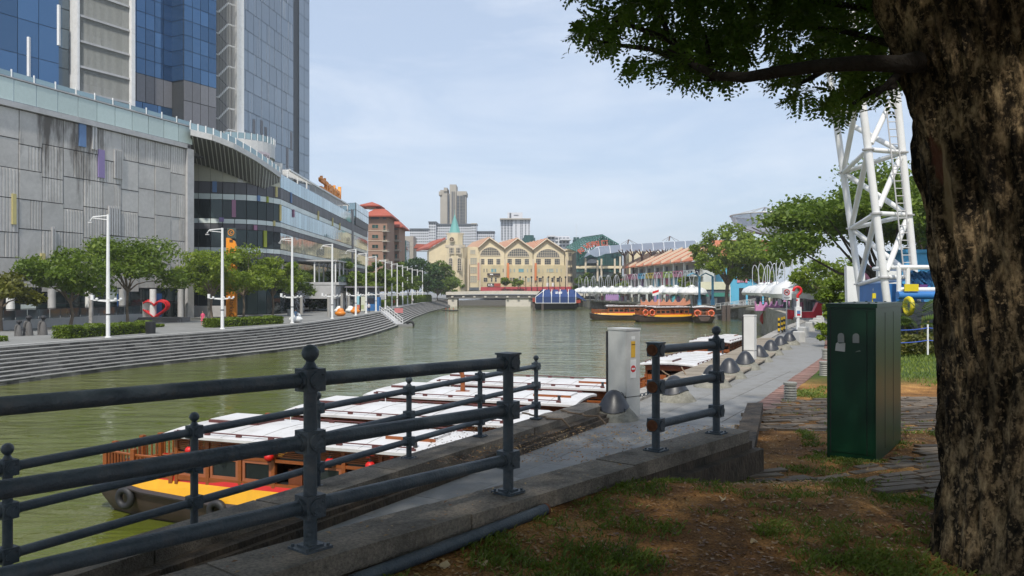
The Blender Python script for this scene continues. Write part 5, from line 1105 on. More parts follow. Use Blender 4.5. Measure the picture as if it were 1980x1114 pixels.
for l, a, r in GB_:
    b = MB(); b.prism(front([(l[0], 960), (r[0], 960), r, (a[0]+28, a[1]+17), a, (a[0]-22, a[1]+17), l], YR-.6), SK); obj('gable_wall', b, B_['cream'], rp_)
    b = MB(); pl_, pa_, pr_ = PT(l[0]-7, l[1]+4, YR-1.4), PT(a[0], a[1]-5, YR-1.4), PT(r[0]+7, r[1]+4, YR-1.4); up_ = Vector((0, 0, .5))
    for p, q in ((pl_, pa_), (pa_, pr_)): b.add([p, q, q+SK, p+SK, p+up_, q+up_, q+SK+up_, p+SK+up_], [(0, 3, 2, 1), (4, 5, 6, 7), (0, 1, 5, 4), (1, 2, 6, 5), (2, 3, 7, 6), (3, 0, 4, 7)])
    rf = obj('roof', b, B_['tile'], rp_)
    for k in range(7):      # pale ridges of the tiling
        b = MB(); p, q = pl_+SK*(k+.5)/7, pa_+SK*(k+.5)/7; b.tube([p+up_*1.2, q+up_*1.2], .28, 4); obj('tile_ridge', b, B_['trim'], rf)
    b = MB()
    for p, q in ((pl_, pa_), (pa_, pr_)): b.tube([p+Vector((0, -.3, .1)), q+Vector((0, -.3, .1))], .32, 5)
    obj('gable_coping', b, B_['trim'], rp_)
for cx, x0, x1, top, bot in ((1063, 980, 1147, 593, 662), (1294, 1205, 1385, 602, 671), (1541, 1445, 1637, 608, 676)):
    c = PT((x0+x1)/2, bot, YR-.6); rx = (PT(x1, bot, YR).x-PT(x0, bot, YR).x)/2; rz_ = PT(cx, top, YR).z-c.z; Yf = YR-.6
    arc_ = [Vector((c.x+rx*math.cos(a), Yf-.05, c.z+rz_*math.sin(a))) for a in [math.pi*i/20 for i in range(21)]]
    b = MB(); b.prism(arc_, (0, .3, 0)); pane = b; fb = MB(); fb.tube(arc_+[arc_[0]], .18, 5)
    for i in range(1, 11):
        X = c.x-rx+2*rx*i/11; h = rz_*math.sqrt(max(0, 1-((X-c.x)/rx)**2)); fb.frame((X-.06, Yf-.14, c.z), (.12, 0, 0), (0, .1, 0), (0, 0, h))
    for j in range(1, 5):
        Z = rz_*j/5; w = rx*math.sqrt(1-(j/5)**2); fb.frame((c.x-w, Yf-.13, c.z+Z-.06), (2*w, 0, 0), (0, .09, 0), (0, 0, .12))
    o = obj('arched_window', fb, B_['trim'], rp_); obj('pane', pane, B_['glass'], o)
for x0, x1 in ((985, 1016), (1040, 1088), (1112, 1148), (1203, 1243), (1267, 1320), (1346, 1385), (1440, 1483), (1511, 1567), (1594, 1641)):
    win(rp_, *Zp(x0, 687), *Zp(x1, 737), YR-.62, 3, 3, B_['glass'], B_['trim'])
b = MB(); zbox(b, 984, 742, 1682, 955, YR-1.6, 3, 0); obj('terrace_wall', b, B_['cream2'], rp_)
YT = YR-1.62
for k in range(14): 
    b = MB(); x = 990+k*50; zbox(b, x, 738, x+7, 905, YT, .3, 0, .35); obj('pilaster', b, B_['cream2'], rp_)
for x0, x1, kk_ in ((1006, 1016, 0), (1030, 1040, 0), (1068, 1114, 1), (1139, 1148, 0), (1164, 1174, 0), (1224, 1238, 2), (1255, 1270, 2), (1291, 1343, 1), (1365, 1378, 2), (1396, 1407, 0), (1458, 1474, 2), (1488, 1502, 2), (1529, 1588, 2), (1608, 1622, 2), (1640, 1654, 2)):
    win(rp_, *Zp(x0, 768), *Zp(x1, 800), YT, 2 if x1-x0 > 20 else 1, 1, (B_['glass'], mat('blind_teal%d' % x0, (.14, .32, .36), .6), mat('blind_pale%d' % x0, (.33, .38, .33), .6))[kk_], B_['trim'], .1)
for x0, x1, kk_ in ((1006, 1044, 0), (1066, 1082, 0), (1100, 1117, 0), (1138, 1176, 0), (1226, 1268, 0), (1290, 1310, 2), (1325, 1345, 2), (1367, 1415, 2), (1460, 1505, 0), (1528, 1550, 2), (1567, 1588, 0), (1610, 1658, 0)):
    win(rp_, *Zp(x0, 843), *Zp(x1, 880), YT, 2 if x1-x0 > 30 else 1, 2, (B_['glass'], 0, mat('blind_low%d' % x0, (.33, .38, .33), .6))[kk_], B_['trim'], .1)
b = MB(); zbox(b, 1682, 615, 1776, 960, YR-.4, 36); zbox(b, 1676, 608, 1780, 618, YR-.4, 37, 0, .5); obj('right_tower', b, B_['cream'], rp_)
for y0, y1 in ((636, 668), (700, 741), (757, 813), (831, 886)): win(rp_, *Zp(1702 if y0 > 640 else 1712, y0), *Zp(1752 if y0 > 640 else 1738, y1), YR-.42, 5, 5, B_['glass'], B_['trim'], .12)
for y0, y1 in ((613, 650), (678, 735), (755, 810), (828, 886)): win(rp_, *Zp(895, y0), *Zp(954 if y0 > 620 else 940, y1), YR-.02, 3, 3, mat('wall_pane%d' % y0, (.36, .36, .30), .5), B_['trim'], .2)
b = MB()
for x in (874, 970, 1178, 1412, 1690): zbox(b, x, 690, x+14, 950, YR-1.9, .5, 0, .3)
obj('rain_pilasters', b, B_['trim'], rp_)
b = MB(); zbox(b, 878, 925, 1780, 950, YR-1.6, 1, 0, 0); obj('ground_floor', b, B_['far_dark'], rp_)
aw = MB(); p0, p1 = PT(985, 921, YR-2), PT(1785, 918, YR-2); aw.add([p0, p1, p1+Vector((0, -5, -1.6)), p0+Vector((0, -5, -1.6)), p1+Vector((0, -5, -2.2)), p0+Vector((0, -5, -2.2))], [(0, 3, 2, 1), (3, 5, 4, 2)])
obj('awning', aw, B_['awning'], rp_)
for x0, x1 in ((1201, 1219), (1430, 1447)):
    b = MB(); zbox(b, x0, 724, x1, 866, YR-2.1, .12, 0, .5); single('hanging_banner', b, mat('banner_orange%d' % x0, (.62, .20, .07), .7), 'tall orange banner on the cream building, ' + ('the left one' if x0 < 1300 else 'the right one'), 'banner', 'orange banners on the cream building')
b = MB(); zbox(b, 958, 720, 972, 865, YR-2.1, .12, 0, .5); single('hanging_banner', b, mat('banner_pinkish', (.55, .25, .18), .7), 'faded pink banner at the left corner of the gabled front', 'banner')
b = MB(); zbox(b, 1037, 808, 1144, 826, YR-2.1, .15, 0, .3); s_ = single('shop_sign', b, mat('sign_dark', (.05, .035, .035), .6), 'dark shop sign across the middle of the cream building', 'sign')
p = PT(1055, 823, YR-2.45); lettering('BAR GRILL', p, (1, 0, 0), (0, 0, 1), 2.2, M['white_paint'], s_, .02, width=14) if 0 else None
b = MB(); zbox(b, 1060, 812, 1086, 822, YR-2.1, .1, 0, .4); obj('white_mark', b, M['white_paint'], s_)
b = MB(); zbox(b, 1095, 891, 1147, 918, YR-2.1, .15, 0, .6); single('shop_sign', b, mat('sign_red', (.38, .05, .03), .6), 'red shop sign above the awning of the cream building', 'sign')
b = MB(); zbox(b, 1037, 891, 1094, 918, YR-2.1, .15, 0, .6); zbox(b, 1048, 897, 1056, 914, YR-2.1, .1, 1, .7); zbox(b, 1066, 895, 1078, 906, YR-2.1, .1, 1, .7); zbox(b, 1062, 910, 1088, 915, YR-2.1, .1, 1, .7); single('shop_sign', b, [M['black'], M['white_paint']], 'black and white picture sign left of the red shop sign', 'sign')
b = MB(); zbox(b, 1527, 886, 1550, 918, YR-2.1, .15, 0, .6); zbox(b, 1572, 886, 1592, 918, YR-2.1, .15, 0, .6); obj('white_panel', b, M['white_paint'], rp_)
rs = random.Random(9)
for i in range(10):
    x = 1310+i*47; mb_ = MB(); p = PT(x, 930, YR-8); mb_.tube([p-Vector((0, 0, 2)), p+Vector((0, 0, 4.2))], .14, 5); mb_.ball(p+Vector((0, 0, 4.4)), .4, 8); single('terrace_lamp', mb_, M['black'], 'thin dark lamp on the restaurant terrace along the red awning', 'lamp', 'thin terrace lamps along the red awning')
for x in (1185, 1295): tree('shrub', 'small round shrub in front of the red awning, ' + ('the left one' if x < 1200 else 'the right one'), PT(x, 955, YR-9), 6.5 if x < 1200 else 5.5, 2.6, M['leaf_light'], M['bark_grey'], n=1200, leaf=.5, seed=x, clumps=8, cat='shrub')
# clock tower
YC = 322.0
ct = thing('clock_tower', 'cream clock tower with a green copper spire', 'tower', PT(765, 960, YC))
def octo(zx0, zx1, zy0, zy1, m, name, k=1.0):
    a, c = PT(zx0, zy1, YC), PT(zx1, zy0, YC); r = (c.x-a.x)/2/math.cos(math.pi/8); b = MB(); cx_ = (a.x+c.x)/2; pts = [Vector((cx_+r*math.cos(math.pi/8+math.pi/4*i), YC+r+r*math.sin(math.pi/8+math.pi/4*i), a.z)) for i in range(8)]; b.prism(pts, (0, 0, c.z-a.z)); return obj(name, b, m, ct)
octo(690, 845, 680, 980, B_['cream'], 'shaft'); octo(700, 835, 590, 680, B_['cream'], 'belfry'); octo(684, 850, 568, 592, B_['trim'], 'cornice'); octo(702, 830, 480, 570, B_['cream'], 'clock_stage'); octo(694, 838, 470, 482, B_['trim'], 'cornice')
c = PT(758, 476, YC); a = PT(758, 300, YC); r = (PT(818, 476, YC).x-PT(708, 476, YC).x)/2*1.02; b = MB(); cy_ = YC+7
pts = [Vector((c.x+r*math.cos(math.pi/8+math.pi/4*i), cy_+r*math.sin(math.pi/8+math.pi/4*i), c.z)) for i in range(8)]
for i in range(8): b.add([pts[i], pts[(i+1) % 8], (c.x, cy_, a.z)], [(0, 1, 2)])
b.tube([Vector((c.x, cy_, a.z-.5)), Vector((c.x, cy_, a.z+1.6))], .1, 5); obj('spire', b, B_['teal'], ct)
p = PT(744, 528, YC-.5); b = MB(); b.tube([p+Vector((0, .8, 0)), p-Vector((0, .15, 0))], .95, 24); ck = obj('clock_face', b, mat('clock_brown', (.10, .06, .03), .6), ct); b = MB(); b.torus(p-Vector((0, .15, 0)), .98, .12, 'Y', 28, 6); b.frame(p+Vector((-.06, -.3, -.55)), (.12, 0, 0), (0, .1, 0), (0, 0, 1.1)); b.frame(p+Vector((-.55, -.32, -.06)), (1.1, 0, 0), (0, .1, 0), (0, 0, .12)); obj('clock_rim', b, B_['trim'], ck)
for x0, x1, y0, y1, nx in ((720, 763, 592, 648, 3), (777, 820, 592, 648, 3)): win(ct, *Zp(x0, y0), *Zp(x1, y1), YC-.1, nx, 4, B_['glass'], B_['trim'], .25)
for x0, x1, y0, y1 in ((720, 750, 680, 790), (790, 823, 680, 785)):
    a, c = PT(x0, y1, YC-.1), PT(x1, y0, YC-.1); rx = (c.x-a.x)/2; arc_ = [Vector((a.x+rx+rx*math.cos(t), YC-.15, c.z-rx*1.3+rx*1.3*math.sin(t))) for t in [math.pi*i/12 for i in range(13)]]+[Vector((a.x, YC-.15, a.z)), Vector((c.x, YC-.15, a.z))]; b = MB(); b.prism(arc_, (0, .4, 0)); f = MB(); f.tube(arc_+[arc_[0]], .2, 5)
    for j in range(1, 5): f.frame((a.x, YC-.3, a.z+(c.z-a.z)*j/5.5), (2*rx, 0, 0), (0, .1, 0), (0, 0, .15))
    f.frame((a.x+rx-.08, YC-.3, a.z), (.16, 0, 0), (0, .1, 0), (0, 0, c.z-a.z)); o = obj('arched_window', f, B_['trim'], ct); obj('pane', b, B_['glass'], o)
an = thing('annex_building', 'plain cream annex with a low red roof left of the clock tower', 'building', PT(620, 900, 336)); b = MB(); b.prism([PT(555, 960, 336), PT(720, 960, 336), PT(720, 530, 336), PT(690, 530, 336), PT(555, 606, 336)], (-4, 30, 0)); obj('wall', b, B_['cream'], an)
b = MB(); p0, p1 = PT(550, 604, 335), PT(692, 526, 335); b.add([p0, p1, p1+Vector((-8, 24, 0)), p0+Vector((-8, 24, 0)), p0+Vector((0, 0, .8)), p1+Vector((0, 0, .8)), p1+Vector((-8, 24, .8)), p0+Vector((-8, 24, .8))], [(0, 3, 2, 1), (4, 5, 6, 7), (0, 1, 5, 4), (1, 2, 6, 5), (2, 3, 7, 6), (3, 0, 4, 7)]); obj('roof', b, B_['tile2'], an)
# bridge
YB = 296.0
br = thing('bridge', 'low pale road bridge across the river in front of the cream building', 'bridge', (wx_(990, YB), YB, WATER))
xa, xb = wx_(862, YB), wx_(1160, YB); bz = [hz_(y, YB) for y in (567.5, 573.5, 577)]
b = MB(); n_ = 24
for i in range(n_):
    f0, f1 = i/n_, (i+1)/n_; x0, x1 = xa+(xb-xa)*f0, xa+(xb-xa)*f1; r0, r1 = .95*math.sin(math.pi*min(1, f0*.8+.2)), .95*math.sin(math.pi*min(1, f1*.8+.2))
    b.add([(x0, YB, bz[1]+r0), (x1, YB, bz[1]+r1), (x1, YB+11, bz[1]+r1), (x0, YB+11, bz[1]+r0), (x0, YB, bz[0]+r0), (x1, YB, bz[0]+r1), (x1, YB+11, bz[0]+r1), (x0, YB+11, bz[0]+r0)], [(0, 3, 2, 1), (4, 5, 6, 7), (0, 1, 5, 4), (2, 3, 7, 6)])
obj('parapet_beam', b, B_['bridge'], br); b = MB(); b.frame((xa, YB+.6, bz[2]), (xb-xa, 0, 0), (0, 9.6, 0), (0, 0, bz[1]-bz[2]+.5)); obj('girder', b, B_['underside'], br)
for i in range(14): b = MB(); b.frame((xa+(xb-xa)*(i+.5)/14, YB-.15, bz[1]-.35), (.8, 0, 0), (0, .8, 0), (0, 0, .5)); obj('bracket', b, B_['bridge'], br)
for x0, x1 in ((866, 884), (978, 1026)): b = MB(); b.frame((wx_(x0, YB+1), YB+1, WATER-1), (wx_(x1, YB+1)-wx_(x0, YB+1), 0, 0), (0, 9, 0), (0, 0, bz[2]-WATER+1.2)); obj('pier', b, B_['bridge'], br)
b = MB(); b.frame((-60, 318, WATER-1), (110, 0, 0), (0, 6, 0), (0, 0, 3.0)); struct('far_quay_wall', b, B_['underside'])
# towers far behind
def slab_tower(name, label, zx0, zy0, zx1, zy1, Y, m, cols, rows, base_zy=620, wm=None, inset=.16, cat='apartment block', depth=14, wfrac=.6):
    a = PT(zx0, base_zy, Y); t = thing(name, label, cat, (a.x, Y, -4)); b = MB(); zbox(b, zx0, zy0, zx1, base_zy, Y, depth); obj('wall', b, m, t)
    w = MB(); W_, H_ = (zx1-zx0)/cols, (zy1-zy0)/rows
    for i in range(cols):
        for j in range(rows):
            x = zx0+W_*(i+.5-wfrac/2); y = zy0+H_*(j+.38); zbox(w, x, y, x+W_*wfrac, y+H_*.52, Y, .3, 0, .15)
    obj('windows', w, wm or B_['far_dark'], t, kind='stuff'); return t
Y5 = 520
for lab, x0, y0, x1, c_, r_ in (('white apartment slab, lowest left wing beside the brown hotel', 396, 441, 552, 9, 7), ('white apartment slab, taller stepped wing left of the clock tower', 552, 383, 612, 3, 9), ('white apartment slab, long middle wing behind the clock tower', 614, 402, 905, 16, 9), ('white apartment slab, narrow stair tower right of the clock tower', 905, 398, 948, 2, 9), ('white apartment slab, low right wing', 934, 463, 1096, 10, 6)):
    t = slab_tower('apartment_block', lab, x0, y0, x1, 600, Y5+(0 if c_ != 16 else 3)+(4 if c_ == 10 else 0), B_['white'], c_, r_); b = MB(); zbox(b, x0-4, y0-5, x1+4, y0+3, Y5-1+(3 if c_ == 16 else 0)+(4 if c_ == 10 else 0), 16); obj('roof', b, B_['far_dark'] if c_ != 2 else B_['concrete'], t)
bt_ = slab_tower('apartment_tower', 'tall beige concrete apartment tower behind the clock tower', 708, 150, 728, 405, 600, B_['concrete'], 1, 20, 700, wfrac=.8)
for x0, y0, x1 in ((648, 118, 707), (636, 130, 660), (726, 72, 780), (784, 128, 858), (836, 128, 866), (678, 98, 706)):
    b = MB(); zbox(b, x0, y0, x1, 700 if x1-x0 > 40 else y0+30, 600-(2 if x1-x0 > 40 else 3), 18); obj('shaft', b, B_['concrete'], bt_)
w = MB()
for j in range(21):
    zbox(w, 786, 165+j*12.2, 806, 171+j*12.2, 597.4, .5); zbox(w, 812, 165+j*12.2, 834, 171+j*12.2, 597.4, .5); zbox(w, 838, 165+j*12.2, 852, 171+j*12.2, 597.4, .5)
    zbox(w, 708, 165+j*12.2, 722, 172+j*12.2, 597.4, .5)
obj('windows', w, B_['far_dark'], bt_, kind='stuff'); b = MB(); zbox(b, 742, 130, 758, 420, 597.5, .5); zbox(b, 764, 130, 770, 420, 597.5, .5); obj('dark_recess', b, mat('recess', (.14, .14, .14), .8), bt_)
wb = slab_tower('apartment_tower', 'white apartment tower with a penthouse, right of the beige tower', 1148, 362, 1250, 535, 530, B_['white'], 4, 13, 640)
b = MB(); zbox(b, 1252, 358, 1392, 640, 529, 15); obj('side_wall', b, B_['white'], wb); b = MB(); zbox(b, 1206, 304, 1330, 360, 531, 10); obj('penthouse', b, B_['white'], wb); b = MB(); zbox(b, 1142, 352, 1398, 362, 527, 18); obj('roof', b, B_['concrete'], wb)
w = MB()
for x in (1272, 1312, 1324, 1352, 1380):
    for j in range(13): zbox(w, x, 368+j*13, x+7, 376+j*13, 528.8, .4)
zbox(w, 1222, 308, 1236, 348, 530.8, .4); zbox(w, 1258, 324, 1296, 330, 530.8, .4); obj('windows', w, B_['far_dark'], wb, kind='stuff')
for lab, x0, y0, x1, y1 in (('round dark teal glass roof turret above the middle gable', 1330, 494, 1436, 560), ('dark teal glass turret beside the green truss', 1745, 510, 1806, 570)):
    a, c = PT(x0, y1+60, 470), PT(x1, y0, 470); b = MB(); r = (c.x-a.x)/2; b.lathe([(r, a.z), (r, c.z-1.5), (r*.8, c.z-1.5), (r*.8, c.z)], ((a.x+c.x)/2, 470, 0), 14); single('glass_turret', b, B_['greenglass'], lab, 'turret')
t = slab_tower('office_block', 'low white office block behind the right gable', 1536, 500, 1720, 590, 450, B_['white'], 6, 3, 640, cat='office', wfrac=.7)
b = MB(); zbox(b, 1540, 494, 1600, 505, 448, 8); zbox(b, 1640, 520, 1735, 532, 446, 8); obj('roof', b, B_['white'], t)
b = MB(); zbox(b, 1773, 400, 1776, 520, 460, .6); single('mast', b, B_['white'], 'thin white mast above the dark teal turret', 'mast')
for lab, x0, y0, x1, Y, m, c_, r_ in (('teal glass office right of the brown hotel', 308, 535, 366, 390, 'greenglass', 4, 6), ('pale beige low building right of the brown hotel', 310, 500, 425, 410, 'concrete', 3, 2)):
    slab_tower('office_block', lab, x0, y0, x1, y0+90, Y, B_[m], c_, r_, 720, cat='office', wm=B_['greenglass'] if m == 'greenglass' else B_['concrete'])
b = MB(); b.prism([PT(428, 600, 398), PT(560, 600, 398), PT(535, 568, 398), PT(450, 563, 398)], (0, 20, 0)); single('red_roof', b, B_['tile2'], 'low red tiled roof left of the annex', 'roof')
# brown hotel
YH = 262.0
ht_ = thing('hotel', 'brown hotel block with stepped red hipped roofs beside the mall', 'hotel', PT(140, 900, YH))
def hip(cx0, cx1, zy_e, zy_r, Y, depth, over, m=B_['tile2'], shrink=.35):
    a, c = PT(cx0, zy_e, Y), PT(cx1, zy_e, Y); zr_ = PT(0, zy_r, Y).z; b = MB(); x0, x1, y0, y1 = a.x-over, c.x+over, Y-over, Y+depth+over; mx_, my_ = (x0+x1)/2, (y0+y1)/2; w_, d_ = (x1-x0)*shrink/2, (y1-y0)*shrink/2
    b.add([(x0, y0, a.z), (x1, y0, a.z), (x1, y1, a.z), (x0, y1, a.z), (mx_-w_, my_-d_, zr_), (mx_+w_, my_-d_, zr_), (mx_+w_, my_+d_, zr_), (mx_-w_, my_+d_, zr_)], [(0, 3, 2, 1), (4, 5, 6, 7), (0, 1, 5, 4), (1, 2, 6, 5), (2, 3, 7, 6), (3, 0, 4, 7)]); b.frame((x0, y0, a.z-.35), (x1-x0, 0, 0), (0, y1-y0, 0), (0, 0, .33)); return b
for (x0, x1, ye, yr, Yv, wx0, wx1, lab) in ((50, 208, 332, 262, YH, (78, 140), (172, 200), 0), (205, 306, 422, 362, YH+18, (214, 244), (270, 296), 1)):
    b = MB(); zbox(b, x0, ye, x1, 960, Yv, 16); obj('wall', b, B_['brownw'], ht_); obj('roof', hip(x0, x1, ye, yr, Yv, 16, 1.6), B_['tile2'], ht_)
    for j, zy in enumerate((400, 484, 566, 645, 726)):
        zy = zy if lab == 0 else zy*.95+100; 
        win(ht_, *Zp(wx0[0], zy), *Zp(wx0[1], zy+40), Yv-.02, 2, 1, B_['greenglass'], B_['brownw'], .25); o = win(ht_, *Zp(wx1[0], zy+6), *Zp(wx1[1], zy+66), Yv-.02, 1, 2, B_['greenglass'], B_['brownw'], .2)
        b = MB(); zbox(b, wx1[0]-6, zy+58, wx1[1]+24, zy+64, Yv-1.8, 2.0); zbox(b, wx1[0]-6, zy+46, wx1[1]+24, zy+48, Yv-1.8, .08); 
        for q in range(8): zbox(b, wx1[0]-6+q*7.6, zy+47, wx1[0]-5+q*7.6, zy+59, Yv-1.8, .08)
        obj('balcony', b, B_['concrete'], ht_)
        b = MB(); zbox(b, x0, zy+52, x1, zy+56, Yv, .2, 0, .15); obj('ledge', b, B_['trim'], ht_)
    for q in ((x0+26, x0+90), (x0+122, x0+150)):
        if q[1] < x1: b = MB(); zbox(b, q[0], ye+12, q[1], ye+26, Yv, .3, 0, .1); obj('attic_window', b, B_['far_dark'], ht_)
b = MB(); zbox(b, 36, 248, 108, 268, YH+7, 5); obj('lantern', b, B_['trim'], ht_); obj('lantern_roof', hip(36, 104, 248, 210, YH+6, 6, 2.2, shrink=.05), B_['tile2'], ht_)
# trees between the far buildings
tree('tree', 'dull olive tree in front of the green glass hall, the left one', at(1132, 566, 284)-Vector((0, 0, 2.3)), 9.5, 5.5, M['leaf_mid'], M['bark_grey'], n=2600, leaf=.5, seed=41)
tree('tree', 'dull olive tree in front of the green glass hall, the middle one', at(1160, 566, 280)-Vector((0, 0, 2.3)), 9, 5.5, M['leaf_mid'], M['bark_grey'], n=2600, leaf=.5, seed=42)
tree('tree', 'yellowish tree in front of the green glass hall, the right one', at(1188, 566, 276)-Vector((0, 0, 2.3)), 10, 4.5, M['leaf_yellow'], M['bark_grey'], n=2200, leaf=.5, seed=43)
# ================================================================ right bank: quay restaurants, canopies, tower
def Zq(zx, zy): return 1100+zx/9.285, 440+zy/9.285
def Q_(zx, zy, Y): return at(*Zq(zx, zy), Y)
steelg = mat('truss_green', (.05, .17, .14), .5, var=.1); brs = mat('strut_brown', (.13, .09, .08), .6)
th_ = thing('truss_hall', 'green steel truss roof with red letters over a green glass hall', 'hall', (wx_(1150, 300), 300, -3.4))
apex, l0, r0 = Q_(600, 130, 300), Q_(190, 440, 300), Q_(890, 300, 300); bk_ = Vector((0, 34, 0)); ab, lb = Q_(240, 180, 336), Q_(-60, 360, 336)
def lattice(p0, p1, q0, q1, nu, nv, r):
    b = MB()
    def S(u, v): return p0.lerp(p1, u).lerp(q0.lerp(q1, u), v)
    for i in range(nu+1): b.tube([S(i/nu, 0), S(i/nu, 1)], r, 4, 0, False)
    for j in range(nv+1): b.tube([S(0, j/nv), S(1, j/nv)], r, 4, 0, False)
    for i in range(nu):
        for j in range(nv): b.tube([S(i/nu, j/nv), S((i+1)/nu, (j+1)/nv)], r*.6, 3, 0, False)
    return b
obj('truss', lattice(l0, apex, lb, ab, 9, 6, .26), steelg, th_); obj('truss', lattice(apex, r0, ab, ab+(r0-apex), 6, 4, .26), steelg, th_)
lo = Vector((0, 1.2, -2.6)); b = lattice(l0, apex, l0+lo, apex+lo, 10, 1, .22); obj('truss', b, steelg, th_); obj('truss', lattice(apex, r0, apex+lo, r0+lo, 8, 1, .22), steelg, th_)
lred = mat('letter_red', (.42, .10, .06), .6)
for ch_, (x, y), a in zip('RIVERSIDE', [(250, 440), (305, 392), (355, 355), (405, 328), (460, 308), (515, 300), (565, 290), (620, 285), (680, 282)], (.8, .75, .65, .5, .35, .25, .15, .1, .05)):
    p = Q_(x, y, 297); lettering(ch_, (p.x-.9, 296.5, p.z-.9), (math.cos(a), 0, math.sin(a)), (-math.sin(a), 0, math.cos(a)), 2.7, lred, th_, .15, 'letter', bold=.10)
b = MB(); a, c = Q_(130, 960, 304), Q_(960, 440, 304); b.frame((a.x, 304, -3.4), (c.x-a.x, 0, 0), (0, 20, 0), (0, 0, c.z+3.4)); obj('hall_core', b, mat('hall_dark', (.05, .07, .07), .7), th_)
for x0, x1, y0, y1 in [(135+i*42, 170+i*42, y0, y1) for i in range(19) for (y0, y1) in ((470, 540), (545, 680), (735, 800))]: 
    if 330 < x0 < 500 and y0 > 500 and y0 < 700: continue
    b = MB(); a, c = Q_(x0, y1, 303.8), Q_(x1, y0, 303.8); b.frame((a.x, 303.6, a.z), (c.x-a.x, 0, 0), (0, .2, 0), (0, 0, c.z-a.z)); obj('pane', b, B_['greenglass'], th_)
for x, y0 in ((285, 550), (500, 590), (570, 560), (810, 560), (905, 520)): b = MB(); a, c = Q_(x, 960, 303), Q_(x+30, y0, 303); b.frame((a.x, 303, -3.4), (c.x-a.x, 0, 0), (0, .8, 0), (0, 0, c.z+3.4)); obj('column', b, B_['trim'], th_)
b = MB(); a, c = Q_(130, 735, 303.3), Q_(960, 690, 303.3); b.frame((a.x, 303.2, a.z), (c.x-a.x, 0, 0), (0, .4, 0), (0, 0, c.z-a.z)); obj('floor_band', b, B_['cream'], th_)
b = MB(); arc_ = [Q_(415+95*math.cos(t), 640+-75*math.sin(t), 303) for t in [math.pi*i/10 for i in range(11)]]; b.prism(arc_, (0, .5, 0)); obj('arched_bay', b, B_['far_dark'], th_)
cb_ = thing('cream_hall', 'cream hall with an arched window behind the membrane roof', 'building', at(1260, 566, 312)); b = MB(); a, c = Q_(1080, 960, 312), Q_(1900, 430, 312); b.frame((a.x, 312, -3.4), (c.x-a.x, 0, 0), (0, 15, 0), (0, 0, c.z+3.4)); obj('wall', b, B_['cream'], cb_)
b = MB(); a, c = Q_(650, 800, 302.4), Q_(930, 560, 302.4)
fr_ = MB(); arc_ = [Q_(1520+165*math.cos(t), 535-105*math.sin(t), 311.8) for t in [math.pi*i/16 for i in range(17)]]; pn = MB(); pn.prism(arc_, (0, .2, 0)); fr_.tube(arc_+[arc_[0]], .2, 5)
for i in range(1, 9): X = arc_[16].lerp(arc_[0], i/9); hh = (arc_[8].z-X.z)*math.sqrt(1-((i/9-.5)*2)**2); fr_.frame((X.x-.08, 311.5, X.z), (.16, 0, 0), (0, .2, 0), (0, 0, hh))
o = obj('arched_window', fr_, B_['trim'], cb_); obj('pane', pn, B_['glass'], o)
win(cb_, *Zq(1160, 585), *Zq(1265, 660), 311.9, 6, 3, B_['glass'], B_['trim'], .2)
# translucent membrane roofs
def membrane(name, rgb, alpha):
    m, N, L, Bd = _nodes(name); Bd.inputs['Base Color'].default_value = (*rgb, 1); Bd.inputs['Roughness'].default_value = .35
    tp = N.new('ShaderNodeBsdfTransparent'); tl = N.new('ShaderNodeBsdfTranslucent'); tl.inputs[0].default_value = (*rgb, 1)
    m1 = N.new('ShaderNodeMixShader'); m1.inputs[0].default_value = .5; m2 = N.new('ShaderNodeMixShader'); m2.inputs[0].default_value = alpha
    L.new(Bd.outputs[0], m1.inputs[1]); L.new(tl.outputs[0], m1.inputs[2]); L.new(tp.outputs[0], m2.inputs[1]); L.new(m1.outputs[0], m2.inputs[2]); L.new(m2.outputs[0], N['Material Output'].inputs[0]); return m
mem = membrane('membrane', (.36, .42, .52), .9)
mr = thing('membrane_roof', 'long blue grey membrane roof on branching struts above the shophouses', 'canopy', at(1240, 566, 262))
tp_ = [(320, 445), (440, 385), (560, 345), (720, 325), (1000, 305), (1300, 290), (1500, 275), (1857, 255), (2300, 232)]; bt2 = [(330, 455), (450, 498), (650, 450), (830, 408), (1060, 395), (1300, 392), (1460, 402), (1650, 358), (1880, 350), (2300, 330)]
def poly_at(P, x):
    for (x0, y0), (x1, y1) in zip(P, P[1:]):
        if x0 <= x <= x1: return y0+(y1-y0)*(x-x0)/(x1-x0)
    return P[-1][1]
xs = [330+(2260-330)*i/40 for i in range(41)]; b = MB(); V = []
for x in xs:
    Yt = 285-(x-330)*.022; T_ = Q_(x, poly_at(tp_, x), Yt); Bo = Q_(x+30, poly_at(bt2, x)+14+22*abs(math.sin((x-330)/300*math.pi)), Yt-16); Bk = T_+Vector((0, 14, -1.5))
    V += [Bo, Bo.lerp(T_, .5)+Vector((0, -.5, .8)), T_, T_+Vector((0, .02, -.03)), Bk]
V2 = []
for k in range(len(xs)): V2 += [V[k*5], V[k*5+1], V[k*5+2], V[k*5+4]]
b.add(V2, [(k*4+j, k*4+j+1, (k+1)*4+j+1, (k+1)*4+j) for k in range(len(xs)-1) for j in range(3)]); obj('membrane', b, mem, mr, True)
for k in range(0, 41, 4):
    b = MB(); b.tube([V2[k*4]+Vector((0, 0, .08)), V2[k*4+1]+Vector((0, 0, .08)), V2[k*4+2]+Vector((0, 0, .08))], .10, 5); obj('rib', b, M['white_paint'], mr)
